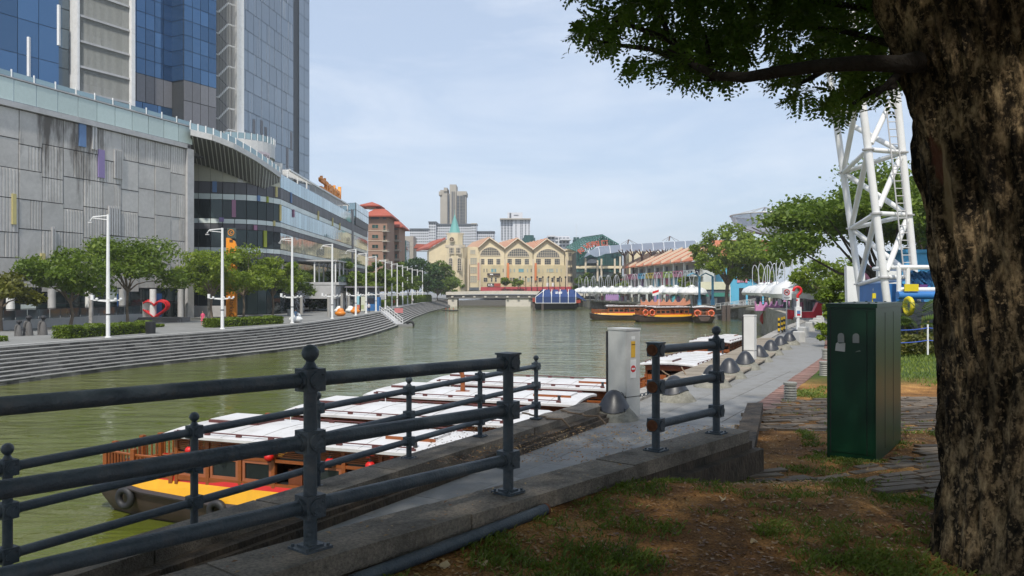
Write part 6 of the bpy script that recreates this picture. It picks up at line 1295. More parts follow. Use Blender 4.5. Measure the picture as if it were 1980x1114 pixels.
for x in (980, 1130, 1290, 1480, 1700, 1950, 2150):
    Yt = 280-(x-330)*.022; foot = Q_(x+20, 720, Yt-8); foot.z = -3.4; hub = Q_(x+20, 520, Yt-8); b = MB(); b.tube([foot, hub], .35, 6)
    for dx, dy in ((-110, -110), (-50, -125), (20, -125), (110, -140), (60, -135)): b.tube([hub, Q_(x+20+dx, 520+dy, Yt-8+(6 if dx > 0 else -4))], .2, 5)
    obj('branching_strut', b, brs, mr)
for x, y in ((1075, 215), (1815, 155)):
    Yt = 262; b = MB(); p = Q_(x, y, Yt); q = Q_(x-20, y+85, Yt); b.tube([p, q], .22, 5)
    for dx in (-140, -70, 90, 160): b.tube([p, Q_(x+dx, y+85, Yt)], .06, 3)
    obj('mast', b, brs, mr)
# big disc canopy
def Zr(zx, zy): return 1380+zx/4.285, 380+zy/4.285
YD = 186.0; dc = thing('disc_canopy', 'wide disc shaped membrane canopy on a fan of brown struts above the trees', 'canopy', at(1490, 580, YD))
cen = at(1487, 417, YD); R1 = wx_(1560, YD)-cen.x; b = MB(); n_ = 40; V = []
for r, dz in ((R1, 0), (R1*.86, -2.6), (R1*.45, -3.4), (R1*.12, -4.4)):
    for j in range(n_): a = 2*math.pi*j/n_; V.append(cen+Vector((r*math.cos(a), r*math.sin(a), dz-(.25*(1-abs(math.cos(a*5))) if r < R1 and r > R1*.5 else 0))))
b.add(V, [(i*n_+j, i*n_+(j+1) % n_, (i+1)*n_+(j+1) % n_, (i+1)*n_+j) for i in range(3) for j in range(n_)]); obj('membrane', b, membrane('membrane_disc', (.36, .38, .45), .66), dc, True)
b = MB(); b.tube([cen+Vector((R1*math.cos(2*math.pi*j/n_), R1*math.sin(2*math.pi*j/n_), .05)) for j in range(n_+1)], .16, 5); tip = at(1479, 401, YD)
b.tube([tip, tip-Vector((0, 0, 2.2))], .16, 5)
for j in range(0, 40, 5): b.tube([tip, V[j]], .05 if j % 2 else .12, 4)
for j in range(0, 40, 5): b.tube([V[j], V[n_+j]], .14, 4)
obj('rim', b, G['metal'], dc)
hub = Vector((cen.x+.6, YD, hz_(458, YD))); b = MB(); 
for j in range(0, 40, 3): b.tube([hub, V[n_+j].lerp(V[2*n_+j], .35)-Vector((0, 0, .2))], .13, 4)
b.tube([hub, Vector((hub.x, hub.y, -3.4))], .4, 8); obj('fan_strut', b, brs, dc)
# shophouses with coloured balconies
def Zs(zx, zy): return 1020+zx/4.285, 440+zy/4.285
def S_(zx, zy, Y): return at(*Zs(zx, zy), Y)
pal = dict(pink=(.62, .25, .33), blue=(.16, .48, .66), yellow=(.66, .48, .07), lime=(.42, .55, .10), cream=(.62, .60, .44), rose=(.55, .16, .24), lav=(.36, .22, .44), white=(.62, .64, .6), teal=(.09, .40, .46))
PM = {k: mat('paint_'+k, v, .7, var=.08, scale=.8) for k, v in pal.items()}
a0, a1 = Vector((wx_(1219, 262), 262, 0)), Vector((wx_(1360, 194), 194, 0)); ds = (a1-a0).normalized(); ns = Vector((ds.y, -ds.x, 0)); Ls = (a1-a0).length; ns = -ns if ns.x > 0 else ns
cols_ = ['rose', 'pink', 'blue', 'yellow', 'pink', 'lime', 'pink', 'white']; dwn = ['pink', 'lav', 'cream', 'blue', 'rose', 'blue', 'cream', 'white']
for i in range(8):
    p = a0+ds*(Ls*i/8); w_ = Ls/8; col = cols_[i]
    t = thing('shophouse', f'{"" if i else "leftmost "}narrow shophouse with a {col} balcony under the tiled roof' + ('' if cols_.count(col) == 1 or i == 0 else f', {ORD[cols_[:i+1].count(col)-1]} {col} one'), 'shophouse', (p.x, p.y, -3.44), 'shophouses with coloured balconies')
    d = ds*w_
    b = MB(); b.frame((p.x, p.y, -3.44), d, -ns*(9 if i < 6 else 5), (0, 0, 10.6)); obj('wall', b, PM['white'], t)
    b = MB(); b.frame(Vector((p.x, p.y, 3.3))+ns*.02, d*.97, ns*2.2, (0, 0, .3)); b.frame(Vector((p.x, p.y, 3.6))+ns*2.1, d*.97, ns*.12, (0, 0, 1.35)); obj('balcony', b, PM[col], t)
    b = MB()
    for q in range(3): b.frame(Vector((p.x, p.y, 4.2))+ns*2.2+d*(.14+.27*q), d*.14, ns*.03, (0, 0, .42))
    obj('balcony_hole', b, M['black'], t, kind='stuff')
    b = MB(); b.frame(Vector((p.x, p.y, -3.4))+ns*.02+d*.15, d*.66, ns*.3, (0, 0, 6.5)); obj('shutters', b, PM[dwn[i]], t)
    b = MB(); b.frame(Vector((p.x, p.y, 3.62))+ns*.02+d*.25, d*.45, ns*.06, (0, 0, 2.8)); obj('doorway', b, B_['far_dark'], t)
    b = MB(); b.frame(Vector((p.x, p.y, -3.4))+ns*2.2, d*.09, -ns*.5, (0, 0, 10.4)); obj('column', b, PM['white'], t)
    e0, e1 = Vector((p.x, p.y, 6.9))+ns*2.9, Vector((p.x, p.y, 11.4))-ns*6; b = MB(); b.add([e0, e0+d, e1+d, e1, e0+Vector((0, 0, .3)), e0+d+Vector((0, 0, .3)), e1+d+Vector((0, 0, .3)), e1+Vector((0, 0, .3))], [(0, 3, 2, 1), (4, 5, 6, 7), (0, 1, 5, 4), (1, 2, 6, 5), (2, 3, 7, 6), (3, 0, 4, 7)]); rf = obj('roof', b, B_['tile'], t)
    b = MB(); b.add([e0, e0+d*.09, e1+d*.09, e1, e0+Vector((0, 0, .9)), e0+d*.09+Vector((0, 0, .9)), e1+d*.09+Vector((0, 0, .9)), e1+Vector((0, 0, .9))], [(0, 3, 2, 1), (4, 5, 6, 7), (0, 1, 5, 4), (1, 2, 6, 5), (2, 3, 7, 6), (3, 0, 4, 7)]); obj('party_wall', b, B_['trim'], rf)
b = MB(); e = a0-ds*14; b.frame((e.x, e.y, -3.4), ds*13, -ns*8, (0, 0, 6.8)); t = thing('corner_house', 'low yellowish corner house at the left end of the shophouses', 'house', (e.x, e.y, -3.4)); obj('wall', b, PM['cream'], t); b = MB(); b.add([Vector((e.x, e.y, 3.3))+ns, Vector((e.x, e.y, 3.3))+ns+ds*14, Vector((e.x, e.y, 6.3))-ns*5+ds*14, Vector((e.x, e.y, 5.2))-ns*5], [(0, 1, 2, 3)]); obj('roof', b, B_['tile'], t)
e = a0-ds*2; b = MB(); b.add([Vector((e.x, e.y, 7.2))-ns*3, Vector((e.x, e.y, 9.4))-ns*3+ds*20, Vector((e.x, e.y, 13.8))-ns*14+ds*20, Vector((e.x, e.y, 11))-ns*14, ], [(0, 1, 2, 3)]); single('back_roof', b, B_['tile2'], 'dark red back roof behind the shophouse row', 'roof')
# blue shophouse
bh = thing('blue_house', 'bright blue house with pink window shutters behind the big tree', 'house', at(1440, 580, 189)); Yb = 189.0
b = MB(); fbox(b, 1396, 494, 1500, 590, Yb, 14); obj('wall', b, mat('house_blue', (.10, .40, .58), .75, var=.08, scale=.4), bh)
b = MB(); p0, p1 = at(1390, 497, Yb-1), at(1506, 497, Yb-1); b.add([p0, p1, p1+Vector((0, 8, 4.5)), p0+Vector((0, 8, 4.5))], [(0, 1, 2, 3)]); obj('roof', b, B_['tile'], bh)
for x0, y0 in ((1425, 534), (1459, 534), (1412, 505), (1440, 506), (1468, 506)):
    o = win(bh, x0+4, y0, x0+16, y0+12, Yb-.02, 3, 1, B_['far_dark'], PM['pink'], .15)
    b = MB(); fbox(b, x0, y0-.5, x0+4, y0+12.5, Yb, .3, 0, .2); fbox(b, x0+16, y0-.5, x0+20, y0+12.5, Yb, .3, 0, .2); obj('shutter', b, PM['pink'], bh)
b = MB(); fbox(b, 1429, 557, 1442, 588, Yb, .2, 0, .05); fbox(b, 1446, 560, 1470, 588, Yb, .2, 0, .05); obj('doorway', b, M['black'], bh)
sf_ = thing('awning_shop', 'dark green awned shop front left of the blue house', 'shop', at(1380, 580, 190)); b = MB(); fbox(b, 1350, 546, 1412, 590, 188.5, 4); obj('wall', b, B_['far_dark'], sf_); b = MB()
for x0, x1 in ((1340, 1366), (1373, 1408)): p0, p1 = at(x0, 566, 188), at(x1, 566, 188); b.add([p0, p1, p1+Vector((0, -3, -.9)), p0+Vector((0, -3, -.9))], [(0, 3, 2, 1)])
obj('awning', b, mat('awning_green', (.015, .13, .10), .7), sf_); b = MB(); fbox(b, 1350, 545, 1412, 560, 188.2, .25); obj('sign_board', b, PM['cream'], sf_)
for i, x in enumerate((1352.5, 1378)): b = MB(); p = at(x, 590, 172); b.lathe([(.45, 0), (.45, 1.2), (.26, 1.2), (.26, 6.2)], p, 12); b.tube([p+Vector((0, 0, 6.2)), p+Vector((-1.5 if i == 0 else -1.5, 0, 6.9)), p+Vector((-2.6, 0, 6.3))], .14, 6); single('gate_post', b, mat('post_blue', (.12, .38, .58), .6) if i == 0 else bpy.data.materials['post_blue'], 'tall light blue post at the boat landing, ' + ('left one of two' if i == 0 else 'right one of two'), 'post', 'light blue posts at the landing', smooth=True)
# white petal canopies with hoops
can_w = mat('canopy_white', (.66, .66, .65), .5, var=.06, scale=.6, dirt=(.45, .45, .44), dirt_amt=.4, dscale=.4); hoop_m = mat('hoop_steel', (.50, .52, .54), .4, .2)
def make_canopy(label):
    t = thing('petal_canopy', label, 'canopy', (0, 0, 0), 'white petal canopies along the quay', local=True); n = 32; V = []; b = MB()
    for r, z in ((3.35, -.65), (3.5, -.1), (3.15, .45), (2.1, .95), (.75, 1.2), (.35, 1.7)):
        for j in range(n): a = 2*math.pi*j/n; k = 1-.05*abs(math.sin(a*4)) if r > 1 else 1; V.append((r*k*math.cos(a), r*k*math.sin(a), z+(.16*abs(math.cos(a*4)) if 1 < r < 3.4 else 0)))
    b.add(V, [(i*n+j, i*n+(j+1) % n, (i+1)*n+(j+1) % n, (i+1)*n+j) for i in range(5) for j in range(n)]+[tuple(range(5*n, 6*n))]); obj('dome', b, can_w, t, True)
    for i, (dx, lean_) in enumerate(((-.9, -.8), (.8, .9))):
        b = MB(); b.tube([(dx-.55+lean_*.1, 0, .8)]+[(dx+lean_*.35*math.sin(math.pi*k/10)+ -.55*math.cos(math.pi*k/10)*1.1, -.2, 1.0+3.9*math.sin(math.pi*k/10)**.65) for k in range(11)]+[(dx+.55, 0, .8)], .065, 6); obj('hoop', b, hoop_m, t, True)
    b = MB(); b.lathe([(.16, -3.2), (.14, 1.2)], (0, 0, 0), 8); obj('mast', b, hoop_m, t, True)
    b = MB()
    for j in range(8): a = 2*math.pi*(j+.5)/8; b.tube([(3.42*math.cos(a), 3.42*math.sin(a), .05), (1.95*math.cos(a), 1.95*math.sin(a), 1.02), (.5*math.cos(a), .5*math.sin(a), 1.5)], .05, 4)
    obj('rib', b, hoop_m, t, kind='stuff'); return t
c0 = make_canopy('x'); spots = []
for i in range(12):
    f = i/11; Y = 186+f*80; x = 1338-(1338-1128)*((1/186-1/Y)/(1/186-1/266))**.92; spots.append((wx_(x, Y), Y, -.55, 1.0))
NEAR = [(1557, 94, 1.2), (1522, 104, .92), (1500, 114, .9), (1484, 123, .9), (1472, 131, .9)]
for x, Y, s_ in NEAR: spots.append((wx_(x, Y), Y, -.35, s_))
for i, (X, Y, Z, s_) in enumerate(spots):
    lab = ('white petal canopy with hoops, ' + (f'{ORD[i]} from the right in the row before the shophouses' if i < 12 else ['largest and nearest, beside the yellow green bush', 'just behind the prohibition sign', 'third from the bush above the pink railing', 'fourth from the bush above the pink railing', 'leftmost one above the pink railing'][i-12]))
    if i == 0: c0['label'] = lab; o = c0
    else: o = dup(c0, lab)
    o.location = (X, Y, Z); o.scale = (s_,)*3; o.rotation_euler = (0, 0, random.uniform(-.4, .4))
# deck, dark fronts and furniture under the canopies
dkk = MB()
for (x0, y0), (x1, y1) in (((50.5, 178), (44, 190)), ((44, 190), (32, 235)), ((32, 235), (27, 275))):
    d = Vector((x1-x0, y1-y0, 0)); n = Vector((d.y, -d.x, 0)).normalized(); n = -n if n.x > 0 else n; dkk.frame((x0, y0, -3.75), d, n*3.0, (0, 0, .42))
struct('quay_deck', dkk, B_['concrete'])
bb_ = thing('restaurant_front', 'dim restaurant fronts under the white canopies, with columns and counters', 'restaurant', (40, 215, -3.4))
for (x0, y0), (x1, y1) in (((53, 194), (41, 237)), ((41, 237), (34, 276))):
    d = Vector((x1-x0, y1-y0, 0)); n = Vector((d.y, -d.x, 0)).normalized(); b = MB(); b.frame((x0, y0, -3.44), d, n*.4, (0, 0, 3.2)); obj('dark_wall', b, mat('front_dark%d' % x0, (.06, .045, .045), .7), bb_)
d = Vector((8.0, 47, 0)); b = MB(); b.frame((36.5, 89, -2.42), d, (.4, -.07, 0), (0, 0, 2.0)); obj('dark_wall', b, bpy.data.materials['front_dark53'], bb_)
for i in range(16): b = MB(); f = random.random(); b.box((35.2+8*f+random.uniform(-1.5, .8), 89+47*f, -2.42), (.6, .6, random.uniform(.7, 1.5))); obj('furniture', b, PM[random.choice(['rose', 'cream', 'teal'])] if i % 3 == 0 else B_['far_dark'], bb_)
rs = random.Random(12)
for i in range(46):
    f = rs.random(); Y = 184+f*82; xe = 46-(Y-184)*.225+rs.uniform(-1.8, 4); b = MB(); c_ = rs.choice(['rose', 'pink', 'white', 'lav', 'cream', 'teal']); b.box((xe, Y, -3.4), (rs.uniform(.3, 1.0), .6, rs.uniform(.8, 1.9))); obj('furniture', b, PM[c_] if rs.random() < .5 else B_['far_dark'], bb_)
def lotus(pts_, Y, depth, m, name, label, n_scal, amp, prow=True, holes=False):
    """platform edge shaped as a boat: scalloped rail with a raised prow"""
    x0, x1, yb, yt = pts_; a, c = at(x0, yb, Y), at(x1, yt, Y); L = c.x-a.x; H = c.z-a.z; N_ = n_scal*8; top_ = []
    for i in range(N_+1):
        f = i/N_; s = abs(math.sin(math.pi*f*n_scal*.78/1)) if f < .78 else 0
        z = (.45+.5*(1-s)**1.5*amp) if f < .78 else .42+.62*math.exp(-((f-.87)/.05)**2)+.5*max(0, (f-.93)/.07)
        top_.append(Vector((a.x+L*f, Y, a.z+H*min(z, 1.15))))
    bot_ = [Vector((a.x+L*(.985-.0*f), Y, a.z+H*.12)) if 0 else Vector((a.x+L*f, Y, a.z+H*(.16*math.sin(math.pi*(1-f))*0+max(0, (f-.9))*2.2))) for f in [1-i/10 for i in range(11)]]
    t = thing(name, label, 'platform', (a.x, Y, a.z)); b = MB(); b.prism(top_+bot_, (0, .5, 0)); obj('hull_rail', b, m, t); b = MB(); b.frame((a.x, Y+.5, a.z), (L*.9, 0, 0), (0, depth, 0), (0, 0, .35)); obj('deck', b, B_['concrete'], t); return t
lotus((1239, 1335, 590.5, 577), 176, 5, mat('peach', (.60, .25, .15), .6), 'boat_platform', 'peach coloured boat shaped dining platform with a scalloped rail', 11, 1)
lotus((1461, 1527, 601, 581), 108, 4, mat('pinkish', (.62, .26, .48), .5), 'boat_platform', 'pink boat shaped dining platform above the quay wall', 8, 1)
lotus((1524, 1590, 617, 586), 67, 3, mat('hull_red', (.50, .015, .03), .4), 'boat_platform', 'glossy red boat shaped dining platform, nearest one', 1, .3)
b = MB(); fbox(b, 1171, 571, 1196, 580, 210, .3); 
for i in range(7): fbox(b, 1172+i*3.6, 569, 1174+i*3.6, 581, 210, .35, 0, .2)
single('purple_railing', b, PM['lav'], 'purple railing under the canopies left of the peach platform', 'railing')
# a landing stage and gangway on the right
gy = 118; lg = thing('gangway', 'grey railed gangway sloping from the right bank to the boats', 'gangway', at(1430, 590, gy)); a, c = at(1462, 588, 148), at(1384, 597, 166); d = c-a; n = Vector((d.y, -d.x, 0)).normalized()
b = MB(); b.add([a, c, c+n*1.8, a+n*1.8, a-Vector((0, 0, .3)), c-Vector((0, 0, .3)), c+n*1.8-Vector((0, 0, .3)), a+n*1.8-Vector((0, 0, .3))], [(0, 1, 2, 3), (7, 6, 5, 4), (0, 4, 5, 1), (2, 6, 7, 3), (1, 5, 6, 2), (3, 7, 4, 0)]); obj('ramp', b, B_['concrete'], lg)
b = MB()
for o_ in (0, 1.8):
    for hh in (.5, 1.0): b.tube([a+n*o_+Vector((0, 0, hh)), c+n*o_+Vector((0, 0, hh))], .05, 5)
    for i in range(9): q = a.lerp(c, i/8)+n*o_; b.tube([q, q+Vector((0, 0, 1))], .045, 5)
obj('handrail', b, M['white_paint'], lg)
b = MB(); b.frame((c.x-6, c.y, WATER-.2), (9, 0, 0), (0, 5, 0), (0, 0, 1.1)); obj('pontoon', b, B_['underside'], lg)
for x in (1399, 1408): b = MB(); q = at(x, 610, 158); b.box((q.x, 158, WATER-.5), (.7, .7, 3.6)); single('mooring_pile', b, mat('pile', (.09, .07, .06), .9) if x == 1399 else bpy.data.materials['pile'], 'dark timber mooring pile at the gangway pontoon, ' + ('left' if x == 1399 else 'right') + ' one of the pair', 'pile', 'mooring piles at the gangway')
b = MB(); q = at(1479, 616, 112); b.ball(q, .75, 12, 0, (1, 1, 1.2)); single('buoy', b, mat('buoy_red', (.5, .05, .05), .5), 'small red buoy floating at the right quay wall', 'buoy', smooth=True)
# question mark and prohibition signs, striped posts
sp_ = on(1543, 637, WALK); qs = thing('question_sign', 'white information post topped by a big red question mark', 'sign', sp_); rq = mat('q_red', (.55, .012, .015), .4, var=.05)
b = MB(); b.lathe([(.10, 0), (.10, 1.85)], sp_, 12); obj('post', b, M['white_paint'], qs, True)
b = MB(); c_ = sp_+Vector((-.04, 0, 2.30)); pts = [c_+Vector((.22*math.cos(a), 0, .21*math.sin(a))) for a in [rad(190-i*18) for i in range(14)]]+[c_+Vector((.02, 0, -.28)), c_+Vector((.02, 0, -.42))]; b.tube(pts, .085, 10); b.ball(c_+Vector((.02, 0, -.56)), .10, 10); obj('question_mark', b, rq, qs, True)
b = MB(); b.box(sp_+Vector((0, 0, .72)), (.34, .22, .62)); bx_ = obj('leaflet_box', b, M['white_paint'], qs); b = MB(); b.frame(sp_+Vector((-.10, -.118, .82)), (.2, 0, 0), (0, .006, 0), (0, 0, .3)); obj('picture', b, mat('pic_blue', (.10, .2, .4), .5), bx_); b = MB(); b.frame(sp_+Vector((-.10, -.122, .82)), (.2, 0, 0), (0, .003, 0), (0, 0, .1)); obj('picture_band', b, rq, bx_)
np_ = on(1521, 640, WALK); ns_ = thing('prohibition_sign', 'white notice plate with a red prohibition ring on a thin post', 'sign', np_); b = MB(); b.lathe([(.035, 0), (.035, 1.9)], np_, 8); obj('post', b, G['metal'], ns_, True)
pl0 = np_+Vector((-.26, -.05, 1.78)); b = MB(); b.frame(pl0, (.52, 0, 0), (0, .03, 0), (0, 0, .66)); pl_o = obj('plate', b, M['white_paint'], ns_); cc = pl0+Vector((.26, -.012, .43)); b = MB(); b.torus(cc, .155, .022, 'Y', 24, 6); b.tube([cc+Vector((-.11, 0, .11)), cc+Vector((.11, 0, -.11))], .018, 6); obj('ring', b, rq, pl_o, True)
b = MB(); b.frame(cc+Vector((-.09, .002, -.05)), (.18, 0, 0), (0, .006, 0), (0, 0, .06)); b.ball(cc+Vector((.05, .002, .05)), .035, 8); obj('pictogram', b, M['black'], pl_o); b = MB(); b.frame(pl0+Vector((.1, -.006, .13)), (.32, 0, 0), (0, .005, 0), (0, 0, .025)); b.frame(pl0+Vector((.14, -.006, .075)), (.24, 0, 0), (0, .005, 0), (0, 0, .02)); obj('text_line', b, M['black'], pl_o, kind='stuff')
ym = mat('post_yellow', (.65, .40, .015), .5)
for i, (x, y) in enumerate(((1506, 645), (1512, 643), (1516.5, 641))):
    p = on(x, y, WALK); t = thing('striped_post', 'yellow and black striped post beside the prohibition sign, ' + ['left', 'middle', 'right'][i] + ' one of three', 'post', p, 'striped posts by the quay')
    for k in range(6): b = MB(); b.lathe([(.06, .14*k), (.06, .14*k+.139)], p, 12); obj('band', b, ym if k % 2 else M['black'], t, True)
for i, (x, y, h) in enumerate(((1400, 573, .85), (1437, 577, .9))): pass
fl = MB(); p = at(1412, 586, 150); fl.tube([p, p+Vector((0, 0, 3.0))], .06, 5); single('flag_pole', fl, M['white_paint'], 'short thin white pole in front of the blue house', 'pole'); 
# bushes, palms and trees on the right
tree('shrub', 'bright yellow green bush left of the green cabinet', on(1622, 640, -2.3), 3.1, 1.25, M['hedge'], M['bark_grey'], n=4200, leaf=.10, seed=51, trunk_h=.1, clumps=18, cat='shrub')
tree('shrub', 'narrow leafy shrub right behind the left edge of the green cabinet', on(1612, 668, -2.3), 1.5, .7, M['leaf_light'], M['bark_grey'], n=1600, leaf=.09, seed=52, trunk_h=.1, clumps=10, cat='shrub')
palm_m = leaf_mat('palm_leaf', [(.05, .09, .015), (.10, .16, .025), (.20, .22, .05)], .4)
def palm(p, H, n_fr, L_, label, seed):
    rs = random.Random(seed); t = thing('palm', label, 'palm', p, 'feathery palms behind the green cabinet'); b = MB(); P_ = []; V = []; Fc = []
    for s_ in range(5): a = rs.random()*6.28; q = p+Vector((math.cos(a)*.25, math.sin(a)*.25, 0)); b.tube([q, q+Vector((math.cos(a)*.15, math.sin(a)*.15, H*rs.uniform(.3, .55)))], [.05, .03], 6)
    obj('trunk', b, mat('palm_stem', (.25, .22, .08), .8) if 'palm_stem' not in bpy.data.materials else bpy.data.materials['palm_stem'], t, True)
    for k in range(n_fr):
        a = rs.random()*6.28; h = H*rs.uniform(.2, .62); el = rs.uniform(.5, 1.25); l = L_*rs.uniform(.7, 1.1); d = Vector((math.cos(a), math.sin(a), 0)); sd_ = Vector((-d.y, d.x, 0)); o0 = p+d*.15+Vector((0, 0, h)); ns_2 = 16
        for i in range(ns_2):
            f = (i+1)/ns_2; pt = o0+d*(l*f*math.cos(el)*(1+.3*f))+Vector((0, 0, l*(math.sin(el)*f-.75*f*f))); w = l*.30*math.sin(math.pi*min(1, .15+f*.85))+.03
            for sg in (-1, 1):
                tipp = pt+sd_*sg*w*.9+d*w*.5-Vector((0, 0, w*.35)); o_ = len(V); tn = (d*.02+Vector((0, 0, .02)))
                V += [pt, pt.lerp(tipp, .5)+d*.028, tipp, pt.lerp(tipp, .5)-d*.028]; Fc.append((o_, o_+1, o_+2, o_+3))
    mb = MB(); mb.add(V, Fc); obj('fronds', mb, palm_m, t)
for i, (x, y, z, H, l, lab) in enumerate([(1655, 640, -2.3, 2.9, 1.5, 'palm just right of the yellow green bush'), (1690, 638, -2.3, 2.6, 1.5, 'palm rising behind the middle of the green cabinet'), (1735, 640, -2.3, 2.7, 1.5, 'palm behind the right edge of the green cabinet'), (1772, 676, -2.25, 2.6, 1.4, 'palm right of the cabinet in front of the blue base'), (1800, 668, -2.25, 2.9, 1.6, 'palm nearest to the tree trunk'), (1825, 640, -2.3, 3.6, 1.8, 'tall palm partly behind the tree trunk')]):
    palm(on(x, y, z), H, 30, l, lab, 60+i)
P_ = []
for i in range(2600): f = random.random(); q = on(1700+f*150, 684-random.random()**2*16, -2.25); P_.append((q.x, q.y, -2.25+random.random()**1.5*.65))
o = link('ground_cover', leaf_mesh('ground_cover', P_, .07, leaf_mat('cover_leaf', [(.06, .07, .015), (.12, .13, .02), (.22, .16, .04)], .3))); o['kind'] = 'stuff'; o['label'] = 'weedy ground cover below the palms'
rf_ = thing('rope_fence', 'thin white post fence with two blue ropes before the palms', 'fence', on(1794, 686, -2.25)); b = MB(); p = on(1794, 686, -2.25); p2 = on(1700, 690, -2.25); p3 = on(1880, 684, -2.25)
b.lathe([(.03, 0), (.03, 1.05)], p, 8); b.lathe([(.03, 0), (.03, 1.05)], p3, 8); b.lathe([(.03, 0), (.03, 1.0)], p2, 8); obj('post', b, M['white_paint'], rf_)
for hh in (.5, .93): b = MB(); catenary(b, p2+Vector((0, 0, hh)), p+Vector((0, 0, hh)), .06, .018); catenary(b, p+Vector((0, 0, hh)), p3+Vector((0, 0, hh)), .05, .018); obj('rope', b, mat('rope_blue%d' % (hh*10), (.05, .10, .40), .7), rf_)
rt_ = tree('rain_tree', 'broad dark spreading rain tree behind the white lattice tower', Vector((wx_(1742, 62), 62, -2.5)), 11.2, 8.6, M['leaf_mid'], mat('bark_dark', (.07, .055, .045), .95, var=.3, scale=3, bump=.5), n=26000, leaf=.17, seed=71, trunk_h=.22, r=.34, lean=(-3.0, 0), clumps=44, umbrella=True, flat=.35, csize=.27, shell=.3)
tree('rain_tree', 'second spreading tree right behind the lattice tower, partly behind the trunk', Vector((wx_(1800, 72), 72, -2.5)), 12.0, 8.0, M['leaf_mid'], bpy.data.materials['bark_dark'], n=13000, leaf=.2, seed=72, trunk_h=.3, r=.25, clumps=26, umbrella=True, flat=.35, csize=.26, shell=.35)
tree('tree', 'tall bright green tree with a forked trunk in front of the blue house', Vector((wx_(1407, 168), 168, -3.44)), 20.0, 8.4, M['leaf_light'], M['bark_grey'], n=11000, leaf=.31, seed=73, trunk_h=.24, r=.42, clumps=42, flat=.75, csize=.19)
tree('tree', 'light green tree between the blue house and the dark rain tree', Vector((wx_(1468, 160), 160, -3.44)), 15.5, 6.6, M['leaf_light'], M['bark_grey'], n=9000, leaf=.32, seed=74, trunk_h=.3, r=.25, clumps=22)
for i, (x, Y, h, s_) in enumerate(((1205, 246, 4.6, 2.6), (1196, 255, 4.6, 2.4), (1325, 200, 5.4, 3.2), (1340, 196, 4.6, 2.4), (1300, 210, 4.2, 2.2))): tree('shrub', 'small green shrub tree behind the canopies, ' + ['left of the yellowish house', 'leftmost one', 'large one under the white balcony', 'beside the gate post', 'below the pink balcony'][i], Vector((wx_(x, Y), Y, -3.44)), h+1.6, s_, M['leaf_light'], M['bark_grey'], n=1500, leaf=.34, seed=80+i, clumps=10, cat='shrub')
tree('tree', 'green tree between the lattice tower and the trunk', Vector((wx_(1600, 88), 88, -2.5)), 6.5, 4.5, M['leaf_light'], M['bark_grey'], n=4500, leaf=.2, seed=90)
for i, (x, Y, c_, w_, h) in enumerate(((1790, 60, (.08, .35, .65), 5, 5.2), (1705, 78, (.55, .2, .3), 3.5, 4.6), (1682, 82, (.6, .5, .12), 1.4, 3.4))): b = MB(); p = Vector((wx_(x, Y), Y, -2.5)); b.box(p, (w_, 3, h)); b.box(p+Vector((0, 0, h)), (w_+.4, 3.4, .25)); b.box(p+Vector((0, -1.52, .4)), (w_*.4, .1, 2.2)); single('fair_booth', b, mat('booth%d' % i, c_, .6), ['bright blue booth far behind the platform', 'pink booth seen through the lattice tower', 'yellow booth seen through the lattice tower'][i], 'booth')
# white lattice tower of the ride
tu = mat('tube_white', (.74, .74, .72), .35, var=.05, dirt=(.55, .54, .5), dirt_amt=.35, dscale=1.2)
lt = thing('lattice_tower', 'white tubular lattice tower with a ladder, leaning above a blue base', 'tower', (15, 33.5, -2.3))
def LV(k): z = .5+2.57*k; return (Vector((15.95-.36*k, 36.6, z-.25)), Vector((14.95-.32*k, 32.0, z)), Vector((16.53-.25*k, 32.7, z)))
levels = [LV(k) for k in range(-1, 6)]; 
for i in range(3):
    b = MB(); b.tube([lv[i] for lv in levels], .15, 14); lg_ = obj('leg', b, tu, lt, True)
    for lv in levels[1:]: b = MB(); c_ = lv[i]; b.lathe([(.23, -.03), (.23, .03)], c_, 14); obj('flange', b, G['metal'], lg_, True)
for k in range(1, 7):
    lv = levels[k]
    for i, j in ((0, 1), (1, 2), (0, 2)): b = MB(); d_ = (lv[j]-lv[i]).normalized(); b.tube([lv[i]+d_*.2, lv[j]-d_*.2], .10, 10); obj('strut', b, tu, lt, True)
    if k < 6:
        up_ = levels[k+1]; dn = lv
        for i, j in ((0, 2), (2, 1), (1, 0)):
            p, q = up_[i], dn[j]; d_ = (q-p).normalized(); b = MB(); b.tube([p+d_*.28, q-d_*.3], .115, 10); obj('brace', b, tu, lt, True)
la = [l[1].lerp(l[2], .66)-Vector((0, .35, 0)) for l in levels[1:]]; b = MB()
for o_ in (-.17, .17): b.tube([p+Vector((o_, 0, 0)) for p in la], .03, 6)
for i in range(44): f = i/43*(len(la)-1); k = min(int(f), len(la)-2); p = la[k].lerp(la[k+1], f-k); b.tube([p-Vector((.17, 0, 0)), p+Vector((.17, 0, 0))], .02, 5)
obj('ladder', b, G['metal'], lt); p = levels[4][0]; b = MB(); b.box(p+Vector((.3, -.3, -.2)), (.9, .5, .12)); obj('floodlight', b, B_['far_dark'], lt)
blu = mat('base_blue', (.03, .17, .46), .5, var=.12, scale=1.2, dirt=(.02, .10, .3), dirt_amt=.4)
rb_ = thing('ride_base', 'blue walled base of the ride with a white framed platform and yellow pads', 'ride', (16, 34, -2.3))
l0 = LV(0); b = MB(); b.prism([(l0[0].x, l0[0].y, -2.3), (l0[1].x, l0[1].y, -2.3), (l0[2].x+.4, l0[2].y, -2.3), (l0[2].x+1, 37, -2.3)], (0, 0, 2.55)); obj('base_wall', b, blu, rb_)
b = MB(); y_ = 31.6; xL, xR = wx_(1738, y_), wx_(1812, y_); zt, zm, zl_ = hz_(517, y_), hz_(560, y_), hz_(571, y_)
